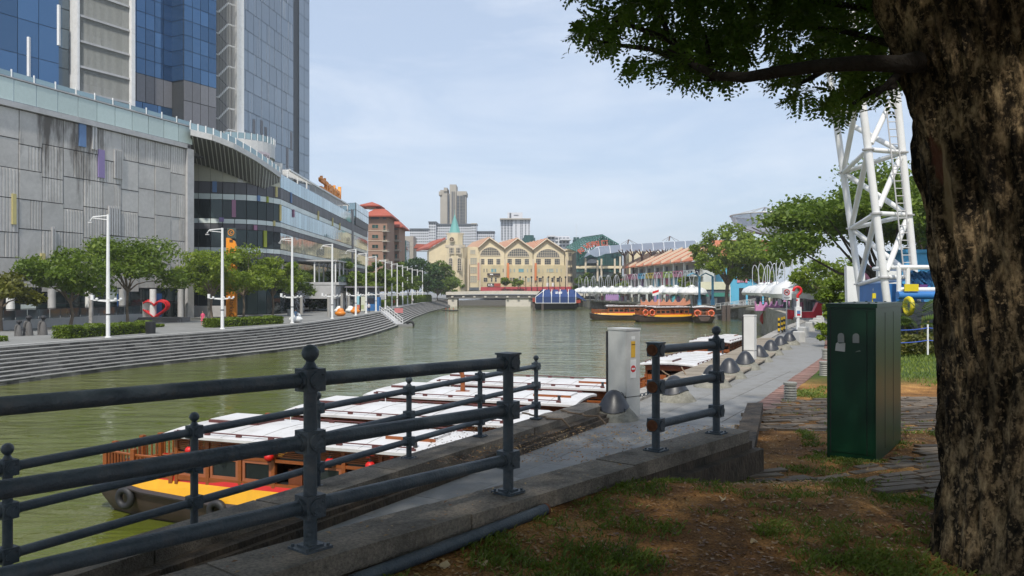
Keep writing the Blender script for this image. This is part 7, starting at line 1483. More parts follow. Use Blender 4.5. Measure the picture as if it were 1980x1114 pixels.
for z_ in (zt, zm): b.tube([(xL, y_, z_), (xR, y_, z_)], .09, 8); b.tube([(xL, y_+2.2, z_), (xR, y_+2.2, z_)], .09, 8)
for x_ in (xL, xL+.35, xR): b.tube([(x_, y_, zt), (x_, y_, zl_)], .09, 8)
b.tube([(xL, y_, zt), (xL, y_+2.2, zt)], .08, 8); obj('platform_frame', b, tu, rb_)
b = MB(); V = []; n_ = 16
for i in range(n_+1):
    for j in range(9): V.append((xL+.55+(xR-xL-.6)*i/n_, y_+.25+.06*math.sin(i*1.7+j*2.2), zm+.1+(zt-zm-.25)*j/8+.05*math.sin(j*2.3+i)))
b.add(V, [(i*9+j, (i+1)*9+j, (i+1)*9+j+1, i*9+j+1) for i in range(n_) for j in range(8)]); obj('tarpaulin', b, mat('tarp', (.015, .09, .22), .5), rb_, True)
b = MB(); b.tube([(xL-.1, y_-.1, zl_), (xR+.3, y_-.1, zl_)], .16, 12); obj('blue_beam', b, blu, rb_, True); b = MB(); b.box((wx_(1775, y_), y_+.5, zl_-1.9), (1.6, 1.5, 1.6)); b.box((wx_(1790, y_), y_+1.2, -2.3), (2.2, 1.5, 1.8)); obj('machine', b, mat('machine_dark', (.03, .035, .05), .5), rb_)
yel = mat('pad_yellow', (.62, .50, .015), .5)
b = MB(); b.box((wx_(1756, y_), y_-.25, zl_+.16), (.55, .06, .28)); obj('yellow_plate', b, yel, rb_); b = MB(); b.torus((wx_(1757, 31), 31, hz_(592, 31)), .30, .09, 'X', 20, 8); obj('yellow_pad', b, yel, rb_, True); b = MB(); b.box((wx_(1690, 31), 31, hz_(577, 31)), (.13, .04, .2)); b.tube([(wx_(1688, 31), 31.05, hz_(600, 31)), (wx_(1688, 31), 31.05, hz_(570, 31))], .02, 5); obj('yellow_flag', b, yel, rb_)
b = MB(); b.frame((xL+.9, y_+.15, zm+.08), (xR-xL-1.2, 0, 0), (0, .05, 0), (0, 0, .12)); obj('purple_seat', b, mat('seat_purple', (.10, .03, .16), .6), rb_)
b = MB(); p = Vector((wx_(1660, 40), 40, -2.3)); b.prism([p+Vector((-.5, 0, 0)), p+Vector((.5, 0, 0)), p+Vector((.3, 0, 3.4)), p+Vector((-.6, 0, 3.5))], (0, .3, 0)); p = p+Vector((1.7, .5, 0)); b.prism([p+Vector((-.5, 0, 0)), p+Vector((.5, 0, 0)), p+Vector((.45, 0, 3.8)), p+Vector((-.45, 0, 3.8))], (0, .3, 0)); single('white_fin', b, tu, 'pair of pale fin panels behind the foot of the lattice tower', 'panel')
# ================================================================ boats
wood = mat('boat_wood', (.25, .072, .017), .4, var=.25, scale=5, stretch=(1, 1, 6), bump=.1); wood2 = mat('boat_wood_dark', (.16, .045, .015), .45, var=.25, scale=5); hullm = mat('boat_hull', (.075, .048, .040), .6, var=.2, scale=2, dirt=(.13, .10, .08), dirt_amt=.4)
roofw = mat('boat_roof', (.60, .59, .585), .55, var=.07, scale=1.2, dirt=(.36, .34, .30), dirt_amt=.55, dscale=.9); yelb = mat('boat_yellow', (.72, .36, .010), .4, var=.06, dirt=(.5, .26, .02), dirt_amt=.3); redb = mat('boat_red', (.55, .02, .015), .4); trimb = mat('boat_trim', (.10, .03, .028), .5)
bglass = glass_mat('boat_glass', (.02, .025, .025), .2, .06, .3)
def make_boat(label):
    """river boat, 11 m: river end towards -x"""
    t = thing('river_boat', label, 'boat', (0, 0, 0), 'wooden river boats', local=True)
    st = [(-6.9, .8, 1.15, .35), (-6.4, 1.15, 1.02, .0), (-4.6, 1.42, .85, -.25), (-2, 1.52, .74, -.3), (2, 1.52, .74, -.3), (4.0, 1.38, .86, -.2), (5.1, .95, 1.05, .0), (5.6, .35, 1.2, .4)]
    b = MB(); V = []
    for x, w_, zt_, zb_ in st: V += [(x, -w_, zt_), (x, -w_*.9, (zt_+zb_)/2), (x, -w_*.55, zb_), (x, w_*.55, zb_), (x, w_*.9, (zt_+zb_)/2), (x, w_, zt_)]
    F = []
    for i in range(len(st)-1):
        for j in range(5): F.append((i*6+j, i*6+j+1, (i+1)*6+j+1, (i+1)*6+j))
        F.append((i*6+5, i*6, (i+1)*6, (i+1)*6+5))
    F += [tuple(range(6))[::-1], tuple(range(len(V)-6, len(V)))]
    F = [f[::-1] for f in F]; b.add(V, F); hu = obj('hull', b, hullm, t, True)
    b = MB(); 
    for sg in (-1, 1): b.tube([(x, sg*(w_+.03), zt_) for x, w_, zt_, _ in st], .075, 8)
    b.tube([(-6.9, -.83, 1.15), (-6.9, .83, 1.15)], .085, 8); obj('rubbing_strake', b, mat('strake', (.045, .035, .035), .6) if 'strake' not in bpy.data.materials else bpy.data.materials['strake'], hu, True)
    for sg in (-1, 1):      # painted sheer boards, leaning in from the gunwale to the sill
        lo_ = [(-6.2, 1.15, 1.03), (-4.6, 1.40, .90), (-2, 1.50, .80), (2, 1.50, .80), (4.0, 1.36, .92), (5.0, 1.0, 1.10)]; P_ = []; b = MB()
        V = [(x, sg*y, z) for x, y, z in lo_]+[(x, sg*(y-.13), max(1.18, z+.12)) for x, y, z in lo_]+[(x, sg*(y-.16), max(1.30, z+.22)) for x, y, z in lo_]; n = len(lo_)
        F = [(i, i+1, n+i+1, n+i) for i in range(n-1)]; F2 = [(n+i, n+i+1, 2*n+i+1, 2*n+i) for i in range(n-1)]
        if sg > 0: F = [f[::-1] for f in F]; F2 = [f[::-1] for f in F2]
        b.add(V, F, 0); b.add(V, F2, 1); obj('sheer_board', b, [yelb, redb], t)
    b = MB(); b.box((-.6, 0, 1.0), (10.8, 2.4, .12)); obj('deck', b, wood2, t)
    xs_ = [-3.55+i*1.01 for i in range(8)]; ys = 1.30
    b = MB()
    b.box((0, 0, 1.3), (7.0, 2.2, .02)); obj('cabin_floor', b, M['black'], t)
    for sg in (-1, 1):
        for x in xs_: b = MB(); b.box((x, sg*ys, 1.12), (.10, .10, 1.2)); obj('post', b, wood, t)
        b = MB(); b.box((0, sg*ys, 1.24), (7.1, .08, .12)); b.box((0, sg*ys, 1.90), (7.1, .07, .07)); b.box((0, sg*ys, 2.28), (7.3, .11, .09)); obj('side_rail', b, wood, t)
        for k in range(5): b = MB(); b.box((0, sg*(ys-.01), 2.03+k*.048), (7.05, .05, .03)); obj('louvre_slat', b, wood, t)
        for i in range(7):
            open_ = (i in (3, 5)) if sg < 0 else (i in (1, 4))
            xm = (xs_[i]+xs_[i+1])/2
            b = MB(); b.box((xm, sg*(ys-.03), 1.955), (.86, .02, .07)); obj('top_light', b, bglass, t)
            if open_: continue
            b = MB(); 
            for dx in (-.40, .40): b.box((xm+dx, sg*(ys-.005), 1.36), (.07, .05, .54))
            for dz in (1.36, 1.83): b.box((xm, sg*(ys-.004), dz), (.73, .045, .07))
            f_ = obj('window', b, mat('sash', (.33, .11, .05), .45) if 'sash' not in bpy.data.materials else bpy.data.materials['sash'], t); b = MB(); b.box((xm, sg*(ys-.02), 1.42), (.73, .015, .42)); obj('pane', b, bglass, f_)
    for x in (-3.6, 3.6):
        b = MB(); 
        for y in (-.75, .75): b.box((x, y, 1.12), (.09, 1.0, .75))
        b.box((x, 0, 2.1), (.09, 2.5, .25)); obj('end_panel', b, wood, t)
    for x in (-2.4, -1.2, 0, 1.2, 2.4):
        b = MB(); b.box((x, -.7, 1.32), (.4, .9, .4)); b.box((x, .7, 1.32), (.4, .9, .4)); obj('bench', b, wood2, t)
    b = MB(); n = 9; L0, L1, hw = -3.95, 3.95, 1.56; V = []
    for x in (L0, L0+.15, L1-.15, L1):
        for j in range(n): f = j/(n-1)*2-1; V.append((x, f*hw*(1 if abs(x) < 3.9 else .97), 2.44+.10*(1-f*f)-(0 if abs(x) < 3.9 else .03)))
    m_ = len(V); V += [(v[0], v[1], v[2]-.07) for v in V]
    F = [(i*n+j, (i+1)*n+j, (i+1)*n+j+1, i*n+j+1) for i in range(3) for j in range(n-1)]; F += [tuple(m_+q for q in f[::-1]) for f in F]
    for i in range(3):
        for j in (0, n-1): q = (i*n+j, m_+i*n+j, m_+(i+1)*n+j, (i+1)*n+j); F.append(q if j == 0 else q[::-1])
    for j in range(n-1):
        for i in (0, 3): q = (i*n+j, i*n+j+1, m_+i*n+j+1, m_+i*n+j); F.append(q if i == 0 else q[::-1])
    b.add(V, F); ro = obj('roof', b, roofw, t)
    b = MB()
    for sg in (-1, 1): b.box((0, sg*1.50, 2.355), (7.7, .05, .035)); 
    for x in (L0+.08, L1-.08): b.box((x, 0, 2.35), (.05, 2.9, .04))
    obj('roof_trim', b, trimb, ro)
    b = MB()
    for k in range(7): x = -3.0+k*1.0; b.tube([(x, f*1.5, 2.442+.10*(1-f*f)) for f in (-1, -.6, -.2, .2, .6, 1)], .012, 4)
    obj('roof_seam', b, mat('roof_seam', (.33, .32, .30), .7) if 'roof_seam' not in bpy.data.materials else bpy.data.materials['roof_seam'], ro, kind='stuff')
    for sg in (-1, 1):
        b = MB(); b.tube([(-3.5, sg*1.36, 2.53), (3.4, sg*1.36, 2.53)], .018, 6)
        for k in range(8): b.box((-3.5+k*.98, sg*1.36, 2.465), (.16, .05, .05))
        obj('grab_rail', b, trimb, ro)
    b = MB(); b.frame((-3.55, -.05, 2.50), (1.55, 0, 0), (0, 1.1, 0), (0, 0, .13)); obj('hatch', b, roofw, ro); b = MB(); b.frame((-3.57, -.10, 2.50), (1.6, 0, 0), (0, .045, 0), (0, 0, .115)); b.frame((-1.99, -.06, 2.50), (.045, 0, 0), (0, 1.15, 0), (0, 0, .115)); obj('hatch_edge', b, trimb, ro)
    b = MB(); b.frame((2.2, -.5, 2.50), (1.3, 0, 0), (0, 1.0, 0), (0, 0, .10)); obj('hatch', b, roofw, ro); b = MB(); b.frame((2.2, -.55, 2.50), (1.35, 0, 0), (0, .045, 0), (0, 0, .10)); obj('hatch_edge', b, wood, ro)
    b = MB(); b.tube([(-1.6, .9, 2.5), (-1.6, .9, 2.85)], .012, 5); obj('aerial', b, M['white_paint'], ro); b = MB(); b.lathe([(.06, 2.5), (.045, 2.6), (.075, 2.66)], (3.3, -1.1, 0), 10); obj('vent', b, M['black'], ro)
    # balustrade on the river end
    b = MB()
    pts_ = [(-3.75, -1.27), (-5.1, -1.22), (-6.3, -1.0), (-6.5, -.5), (-6.5, .5), (-6.3, 1.0), (-5.1, 1.22), (-3.75, 1.27)]
    for p, q in zip(pts_, pts_[1:]):
        for hh in (1.12+.12, 1.12+.62): b.tube([(*p, hh), (*q, hh)], .035, 5)
        L = math.dist(p, q); k = max(2, int(L/.13))
        for i in range(1, k): f = i/k; b.box((p[0]+(q[0]-p[0])*f, p[1]+(q[1]-p[1])*f, 1.24), (.035, .035, .5))
    obj('balustrade', b, wood, t)
    for p in pts_: b = MB(); b.box((*p, 1.05), (.13, .13, .85)); obj('newel', b, wood, t)
    return t
b0 = make_boat('nearest river boat behind the railing, its yellow side and red lanterns in view')
def put(o, x, y, ang): o.location = (x, y, WATER); o.rotation_euler = (0, 0, rad(ang))
put(b0, -5.0, 20.9, -20)
BL = [('second river boat from the camera, its plain white roof behind the nearest one', -2.95, 24.7, -20), ('third river boat from the camera, with a brown tiller standing on its white roof', -1.15, 28.8, -20), ('fourth river boat, the farthest white roof left of the grey cabinet', .75, 32.7, -20),
      ('river boat moored along the quay just right of the grey cabinet', 9.7, 43.6, 63), ('river boat whose white roof shows behind the ball topped post', 16.2, 61.5, 63),
      ('river boat with a long yellow side out on the river, left of three', 23.7, 166, 2), ('river boat with two lifebuoys and a flag, middle of three on the river', 30.6, 156, 24), ('river boat seen end on with two lifebuoys, right of three on the river', 37.0, 154, 78)]
BO = [b0]
for lab, x, y, a in BL:
    o = dup(b0, lab); put(o, x, y, a); BO.append(o)
    if 'on the river' in lab or 'out on' in lab: o.scale = (1.08, 1.12, 1.18)
BO[-1].scale = (1, 1.35, 1.2)
def bw(o, v): return Matrix.Translation(o.location) @ Matrix.Rotation(o.rotation_euler[2], 4, 'Z') @ Vector([a_*b_ for a_, b_ in zip(v, o.scale)])
lan = mat('lantern_red', (.60, .012, .010), .5, var=.08)
for i, x in enumerate((-3.0, -2.0, -.55, 1.2, 2.3, 3.2)):
    p = bw(b0, (x, -1.46, 2.06)); t = thing('paper_lantern', ['leftmost red lantern on the nearest boat, over the first window', 'second red lantern on the nearest boat', 'third red lantern on the nearest boat, partly behind a rail', 'fourth red lantern, just left of the big ball topped post', 'fifth red lantern, right of the big ball topped post', 'rightmost red lantern on the nearest boat'][i], 'lantern', p, 'red lanterns under the eave of the nearest boat'); b = MB(); b.ball(p, .12, 14, 0, (1, 1, .88)); obj('shade', b, lan, t, True); b = MB(); b.lathe([(.045, .10), (.045, .135)], p, 10); b.lathe([(.045, -.13), (.045, -.10)], p, 10); b.tube([p+Vector((0, 0, .13)), p+Vector((0, 0, .24))], .008, 5); obj('cap', b, M['black'], t)
for i, (x, y) in enumerate(((-6.85, -.80), (-5.2, -1.42), (-2.0, -1.62))):
    p = bw(b0, (x, y, .62 if i else .75)); a = rad(-20)+(0 if i else -.6); b = MB(); b.torus((0, 0, 0), .215, .095, 'Y', 20, 10); o = single('tyre_fender', b, M['black'], ['black tyre hung at the river end of the nearest boat', 'black tyre hung on the side of the nearest boat below the yellow board', 'black tyre on the nearest boat behind the stone coping'][i], 'tyre', 'tyres hung on the nearest boat', smooth=True); o.location = p; o.rotation_euler = (0, 0, a)
b = MB(); p = bw(BO[2], (-.6, -.2, 2.5)); b.tube([p, p+Vector((0, 0, .55)), p+Vector((-.04, 0, .72)), p+Vector((-.2, 0, .80))], [.09, .08, .09, .05], 8); b.box(p-Vector((0, 0, .03)), (.5, .3, .08)); single('tiller', b, wood, 'curved brown tiller head standing on the third boat roof', 'tiller', smooth=True)
bu = mat('buoy_orange', (.66, .11, .03), .5); bw_ = mat('buoy_white', (.7, .68, .64), .5)
for i, (o_, x, y) in enumerate(((BO[7], -5.8, -1.35), (BO[7], -4.5, -1.5), (BO[8], -6.75, -.9), (BO[8], -6.75, .9), (BO[6], 4.6, -1.2))):
    p = bw(o_, (x, y, 1.55)); a = o_.rotation_euler[2]-(math.pi/2 if i in (2, 3) else 0); t = thing('lifebuoy', ['orange lifebuoy at the left end of the middle boat', 'orange lifebuoy next to the flag on the middle boat', 'orange lifebuoy on the left half of the end-on boat', 'orange lifebuoy on the right half of the end-on boat', 'orange lifebuoy at the right end of the long yellow sided boat'][i], 'lifebuoy', p, 'lifebuoys on the river boats', local=True, rz=a); b = MB(); b.torus((0, 0, 0), .52, .14, 'Y', 24, 8); obj('ring', b, bu, t, True); b = MB()
    for k in range(4): c = math.pi/4+math.pi/2*k; b.torus((.52*math.cos(c), 0, .52*math.sin(c)), .13, .035, 'X' if 0 else 'Z', 10, 5)
    obj('rope_band', b, bw_, t, True)
p = bw(BO[7], (-2.0, 0, 2.4)); t = thing('flag', 'small red and white flag on a staff on the middle boat', 'flag', p); b = MB(); b.tube([p, p+Vector((0, 0, 3.6))], .05, 6); obj('staff', b, M['white_paint'], t)
for k, m_ in ((0, M['white_paint']), (1, lan)):
    b = MB(); V = []
    for i in range(7):
        for j in range(2): V.append(p+Vector((-.06-.20*i, .08*math.sin(i*1.3), 2.5+.45*k+.45*j-.06*i)))
    b.add(V, [(i*2, i*2+1, i*2+3, i*2+2) for i in range(6)]); b.add([v+Vector((0, .01, 0)) for v in V], [(i*2, i*2+2, i*2+3, i*2+1) for i in range(6)]); obj('red_half' if k else 'white_half', b, m_, t)
# big boat under blue awnings
YW = 252.0; bb2 = thing('awning_boat', 'large dark hulled boat under a navy blue awning by the bridge', 'boat', at(1085, 598, YW)); nav = mat('awning_navy', (.012, .04, .15), .7, var=.15)
xL, xR = wx_(1030, YW), wx_(1120, YW); b = MB(); zz = [hz_(y, YW) for y in (586, 592, 598.5)]
V = []; stn = [(0, .2, 1.0, 1.6), (.08, .8, .4, .2), (.3, 1, .0, 0), (.7, 1, 0, 0), (.9, .8, .3, .1), (1, .25, .9, 1.2)]
for f, w_, dz, db in stn: x = xL+(xR-xL)*f; V += [(x, YW+2.5-2.5*w_, zz[0]+dz), (x, YW+2.5-1.4*w_, zz[2]-.3+db), (x, YW+2.5+1.4*w_, zz[2]-.3+db), (x, YW+2.5+2.5*w_, zz[0]+dz)]
F = []
for i in range(len(stn)-1): F += [(i*4+j, (i+1)*4+j, (i+1)*4+j+1, i*4+j+1) for j in range(3)]+[(i*4+3, (i+1)*4+3, (i+1)*4, i*4)]
b.add(V, F); obj('hull', b, mat('hull_black', (.018, .018, .024), .5), bb2)
b = MB(); b.frame((xL+.8, YW-.05, zz[0]-.1), (xR-xL-1.4, 0, 0), (0, .1, 0), (0, 0, .35)); b.frame((xR-3.0, YW-.2, zz[0]), (3.4, 0, 0), (0, 4, 0), (0, 0, 1.0)); b.frame((xL, YW, zz[0]+.3), (1.8, 0, 0), (0, 4, 0), (0, 0, 1.3)); obj('red_upperworks', b, mat('upper_red', (.34, .05, .03), .5), bb2)
t0, t1, e0_, e1_ = hz_(560, YW), hz_(562, YW), hz_(574, YW), hz_(586, YW); X = [xL+(xR-xL)*f for f in (.06, .22, .40, .58, .76, .92)]; b = MB()
for x0, x1 in zip(X, X[1:]):
    o_ = .04; b.add([(x0+o_, YW-1, e0_), (x1-o_, YW-1, e0_), (x1-o_-.3, YW+2.2, t0), (x0+o_+(3.2 if x0 == X[0] else .6), YW+2.2, t0)], [(0, 1, 2, 3)]); b.add([(x0+o_, YW-1, e0_), (x0+o_, YW-1, e1_), (x1-o_, YW-1, e1_), (x1-o_, YW-1, e0_)], [(0, 1, 2, 3)]); b.add([(x0+(3.2 if x0 == X[0] else .6), YW+2.2, t0), (x1-.3, YW+2.2, t0), (x1, YW+5.5, e0_), (x0, YW+5.5, e0_)], [(0, 1, 2, 3)])
b.add([(X[-1], YW-1, e0_), (X[-1]+3.6, YW+1, e0_-1.4), (X[-1]+3.6, YW+4, e0_-1.4), (X[-1], YW+5.5, e0_), (X[-1]-.3, YW+2.2, t0)], [(0, 1, 4), (1, 2, 4), (2, 3, 4)]); obj('awning', b, nav, bb2)
b = MB()
for x in X: b.tube([(x, YW-1.05, e1_), (x, YW-1.05, e0_), (x+(3.2 if x == X[0] else .3), YW+2.2, t0+.05)], .12, 4)
b.tube([(X[0], YW-1.08, e1_), (X[-1], YW-1.08, e1_)], .10, 4); obj('white_piping', b, M['white_paint'], bb2)
for k, (dx, w_) in enumerate(((.9, .8), (1.9, 1.1))): b = MB(); p = Vector((X[2]+.4+dx, YW+.4, e0_+(t0-e0_)*.44)); b.frame(p, (w_, 0, 0), (0, -.05, .04), (0, .32, .22)); b.frame(p+Vector((.1, .5, .38)), (w_, 0, 0), (0, -.05, .04), (0, .25, .17)); obj('white_emblem', b, M['white_paint'], bb2)
for x in (1032, 1049): b = MB(); q = at(x, 600, 246); b.box((q.x, 246, WATER-.4), (.7, .7, 2.4)); single('mooring_pile', b, bpy.data.materials['pile'], 'dark pile in the water before the navy boat, ' + ('left one' if x == 1032 else 'right one'), 'pile')
p = on(871, 601, WATER); t = thing('rowing_boat', 'small dark boat with a red crew near the river steps', 'boat', p); b = MB(); b.prism([p+Vector((-2.6, 0, .15)), p+Vector((-2.0, 0, -.2)), p+Vector((2.0, 0, -.2)), p+Vector((2.6, 0, .3)), p+Vector((2, 0, .25)), p+Vector((-2, 0, .2))], (0, 1.0, 0)); obj('hull', b, M['black'], t)
for i, dx in enumerate((-1.4, -.3, .9)): person(0, 0, (.5, .06, .03), (.05, .05, .06), ['front', 'middle', 'rear'][i]+' person in red sitting in the small boat by the steps', 1.6, p=p+Vector((dx, .5, -.25)), sit=True, face=1.57)
# ================================================================ the big tree beside the camera
def bark_mat():
    m, N, L, B = _nodes('big_bark'); B.inputs['Roughness'].default_value = .95; B.inputs['Specular IOR Level'].default_value = .2
    t = N.new('ShaderNodeTexCoord'); mp = N.new('ShaderNodeMapping'); mp.inputs['Scale'].default_value = (1, 1, .42); L.new(t.outputs['Object'], mp.inputs[0])
    n1 = N.new('ShaderNodeTexNoise'); n1.inputs['Scale'].default_value = 15; n1.inputs['Detail'].default_value = 9; n1.inputs['Roughness'].default_value = .72; L.new(mp.outputs[0], n1.inputs['Vector'])
    c = N.new('ShaderNodeValToRGB'); e = c.color_ramp.elements; e[0].position = .38; e[0].color = (.014, .011, .008, 1); e[1].position = .66; e[1].color = (.50, .37, .21, 1); q = e.new(.47); q.color = (.05, .037, .023, 1); q = e.new(.54); q.color = (.22, .155, .085, 1); L.new(n1.outputs[0], c.inputs[0])
    n3 = N.new('ShaderNodeTexNoise'); n3.inputs['Scale'].default_value = 2.2; n3.inputs['Detail'].default_value = 5; L.new(t.outputs['Object'], n3.inputs['Vector']); r3 = N.new('ShaderNodeMapRange'); r3.inputs[1].default_value = .42; r3.inputs[2].default_value = .62; r3.inputs[3].default_value = .25; r3.inputs[4].default_value = 1.05; L.new(n3.outputs[0], r3.inputs[0])
    x = N.new('ShaderNodeMixRGB'); x.blend_type = 'MULTIPLY'; x.inputs[0].default_value = 1; L.new(c.outputs[0], x.inputs[1]); L.new(r3.outputs[0], x.inputs[2])
    v = N.new('ShaderNodeTexVoronoi'); v.inputs['Scale'].default_value = 42; L.new(mp.outputs[0], v.inputs['Vector']); gr = N.new('ShaderNodeMapRange'); gr.inputs[1].default_value = .0; gr.inputs[2].default_value = .5; gr.inputs[3].default_value = .6; gr.inputs[4].default_value = 1.25; L.new(v.outputs['Distance'], gr.inputs[0])
    y = N.new('ShaderNodeMixRGB'); y.blend_type = 'MULTIPLY'; y.inputs[0].default_value = .8; L.new(x.outputs[0], y.inputs[1]); L.new(gr.outputs[0], y.inputs[2]); fl = N.new('ShaderNodeTexNoise'); fl.inputs['Scale'].default_value = 34; fl.inputs['Detail'].default_value = 6; fl.inputs['Roughness'].default_value = .6; L.new(t.outputs['Object'], fl.inputs['Vector'])
    fr = N.new('ShaderNodeMapRange'); fr.inputs[1].default_value = .56; fr.inputs[2].default_value = .61; L.new(fl.outputs[0], fr.inputs[0]); fm = N.new('ShaderNodeMath'); fm.operation = 'MULTIPLY'; L.new(fr.outputs[0], fm.inputs[0]); L.new(r3.outputs[0], fm.inputs[1])
    fx = N.new('ShaderNodeMixRGB'); fx.inputs[2].default_value = (.36, .26, .15, 1); L.new(fm.outputs[0], fx.inputs[0]); L.new(y.outputs[0], fx.inputs[1]); last = fx.outputs[0]
    # a long worn scar, and the red wood bared at its head
    for cen, ry, rz, col in (((2.631, 4.836, .60), .062, .34, (.36, .26, .14)), ((2.621, 4.905, .80), .05, .16, (.15, .06, .036))):
        mpp = N.new('ShaderNodeMapping'); mpp.inputs['Location'].default_value = (-cen[0]/.35, -cen[1]/ry, -cen[2]/rz); mpp.inputs['Scale'].default_value = (1/.35, 1/ry, 1/rz); L.new(t.outputs['Object'], mpp.inputs[0])
        ln = N.new('ShaderNodeVectorMath'); ln.operation = 'LENGTH'; L.new(mpp.outputs[0], ln.inputs[0]); sm = N.new('ShaderNodeMath'); sm.operation = 'MULTIPLY_ADD'; sm.inputs[1].default_value = 1.2; L.new(n1.outputs[0], sm.inputs[0]); L.new(ln.outputs['Value'], sm.inputs[2])
        mk = N.new('ShaderNodeMapRange'); mk.inputs[1].default_value = 1.45; mk.inputs[2].default_value = 1.65; mk.inputs[3].default_value = .9; mk.inputs[4].default_value = 0; L.new(sm.outputs[0], mk.inputs[0])
        sx = N.new('ShaderNodeMixRGB'); sx.inputs[2].default_value = (*col, 1); L.new(mk.outputs[0], sx.inputs[0]); L.new(last, sx.inputs[1]); last = sx.outputs[0]
    L.new(last, B.inputs['Base Color'])
    n2 = N.new('ShaderNodeTexNoise'); n2.inputs['Scale'].default_value = 45; n2.inputs['Detail'].default_value = 6; L.new(mp.outputs[0], n2.inputs['Vector']); ad = N.new('ShaderNodeMath'); ad.operation = 'MULTIPLY_ADD'; ad.inputs[1].default_value = .5; L.new(n2.outputs[0], ad.inputs[0]); L.new(n1.outputs[0], ad.inputs[2])
    bp = N.new('ShaderNodeBump'); bp.inputs['Strength'].default_value = .9; bp.inputs['Distance'].default_value = .04; L.new(ad.outputs[0], bp.inputs['Height']); L.new(bp.outputs[0], B.inputs['Normal']); return m
barkm = bark_mat(); TRY = 4.95; big = thing('rain_tree', 'huge rough barked tree filling the right edge, with a limb and leaves overhead', 'tree', (3.0, TRY, -1.8))
prof = [(-2.1, 2.36), (-1.66, 2.465), (-1.3, 2.48), (-1.0, 2.48), (-.5, 2.47), (-.12, 2.455), (.48, 2.39), (1.08, 2.29), (1.67, 2.13), (2.4, 1.85), (3.4, 1.35), (4.4, .75)]
prof = [(z, x+.25) for z, x in prof]; zz_ = [p[0] for p in prof]; NV, NU = 240, 180; b = MB(); V = []
for i in range(NV+1):
    z = zz_[0]+(zz_[-1]-zz_[0])*i/NV; xl_ = float(np.interp(z, zz_, [p[1] for p in prof])); r = .56 if z > -1.2 else .56+.10*(-1.2-z); r *= (1 if z < 2 else 1+.05*(z-2)); ye = TRY
    for j in range(NU):
        a = 2*math.pi*j/NU; ca, sa = math.cos(a), math.sin(a); p = Vector((ca*4, sa*4, z*1.1)); rid = abs(noise.noise(p*1.3+Vector((0, 0, 9))))*.075 + .035*noise.noise(Vector((ca*9, sa*9, z*2.2)))+.02*noise.noise(Vector((ca*22, sa*22, z*6)))+.012*noise.noise(Vector((ca*40, sa*40, z*14)))
        rr_ = r-.035+rid; V.append((xl_+.555+rr_*ca, ye+rr_*sa, z))
b.add(V, [(i*NU+j, i*NU+(j+1) % NU, (i+1)*NU+(j+1) % NU, (i+1)*NU+j) for i in range(NV) for j in range(NU)]); tr_o = obj('trunk', b, barkm, big, True)
# limb and its branches
lm_ = [(1800, 116, 4.9), (1740, 124, 4.75), (1660, 122, 4.8), (1580, 128, 4.9), (1510, 138, 5.0), (1440, 150, 5.1), (1390, 147, 5.2), (1345, 128, 5.3), (1305, 85, 5.75), (1275, 30, 5.9), (1255, -30, 6.1)]
b = MB(); b.tube([at(x, y, Y) for x, y, Y in lm_], [.075, .052, .046, .041, .038, .034, .029, .024, .021, .018, .015], 12); 
b.tube([at(1390, 148, 5.5), at(1372, 151, 5.45), at(1358, 140, 5.4), at(1330, 112, 5.3), at(1290, 95, 5.2)], [.034, .026, .014, .010, .005], 8)
for pts_ in ([(1375, 148, 5.45), (1370, 100, 5.8), (1362, 60, 6.2)], [(1740, 90, 5.4), (1640, 62, 5.7), (1560, 52, 6.0), (1490, 60, 6.3)], [(1700, 20, 5.6), (1560, 0, 6.0), (1430, -10, 6.4), (1330, 20, 6.6)], [(1340, 125, 5.6), (1260, 95, 5.8), (1200, 88, 6.0), (1130, 75, 6.2)], [(1300, 80, 5.75), (1250, 60, 5.9), (1190, 40, 6.0)], [(1730, 165, 5.0), (1690, 175, 5.2), (1650, 200, 5.4)], [(1600, 130, 5.1), (1570, 150, 5.3), (1540, 165, 5.5)], [(1740, 140, 4.8), (1710, 170, 4.75), (1695, 185, 4.7)]):
    n = len(pts_); b.tube([at(*p) for p in pts_], [.022*(1-i/n)+.004 for i in range(n)], 7)
obj('limb', b, mat('limb_bark', (.022, .017, .013), .95, var=.35, scale=12, bump=.6, bscale=40), big, True)
OUT = [(1078, -60), (1105, 5), (1150, 8), (1165, 22), (1190, 40), (1200, 55), (1150, 62), (1092, 78), (1110, 98), (1160, 116), (1205, 128), (1235, 160), (1290, 158), (1330, 190), (1388, 186), (1415, 158), (1440, 166), (1470, 156), (1500, 178), (1520, 158), (1560, 150), (1535, 185), (1580, 205), (1620, 225), (1660, 238), (1690, 222), (1712, 205), (1742, 150), (1770, 130), (1790, -60)]
def spray(P, d, L, leafl, V):
    """pinnate leaf: leaflets in pairs along a drooping stalk"""
    d = d.normalized(); sd_ = d.cross(Vector((random.gauss(0, .35), random.gauss(0, .35), 1))).normalized(); nr_ = sd_.cross(d); k = 8
    for i in range(k):
        f = (i+.6)/k; pt = P+d*L*f-Vector((0, 0, .25*L*f*f)); s = leafl*(.75+.5*math.sin(math.pi*f))
        for sg in (-1, 1):
            ax = (sd_*sg*.85+d*.55+nr_*random.gauss(-.1, .25)).normalized(); w_ = ax.cross(nr_).normalized()*s*.27; tp = pt+ax*s; md = pt+ax*s*.55; V += [pt, md+w_, tp, md-w_]
V = []; cnt = 0; rs = random.Random(33)
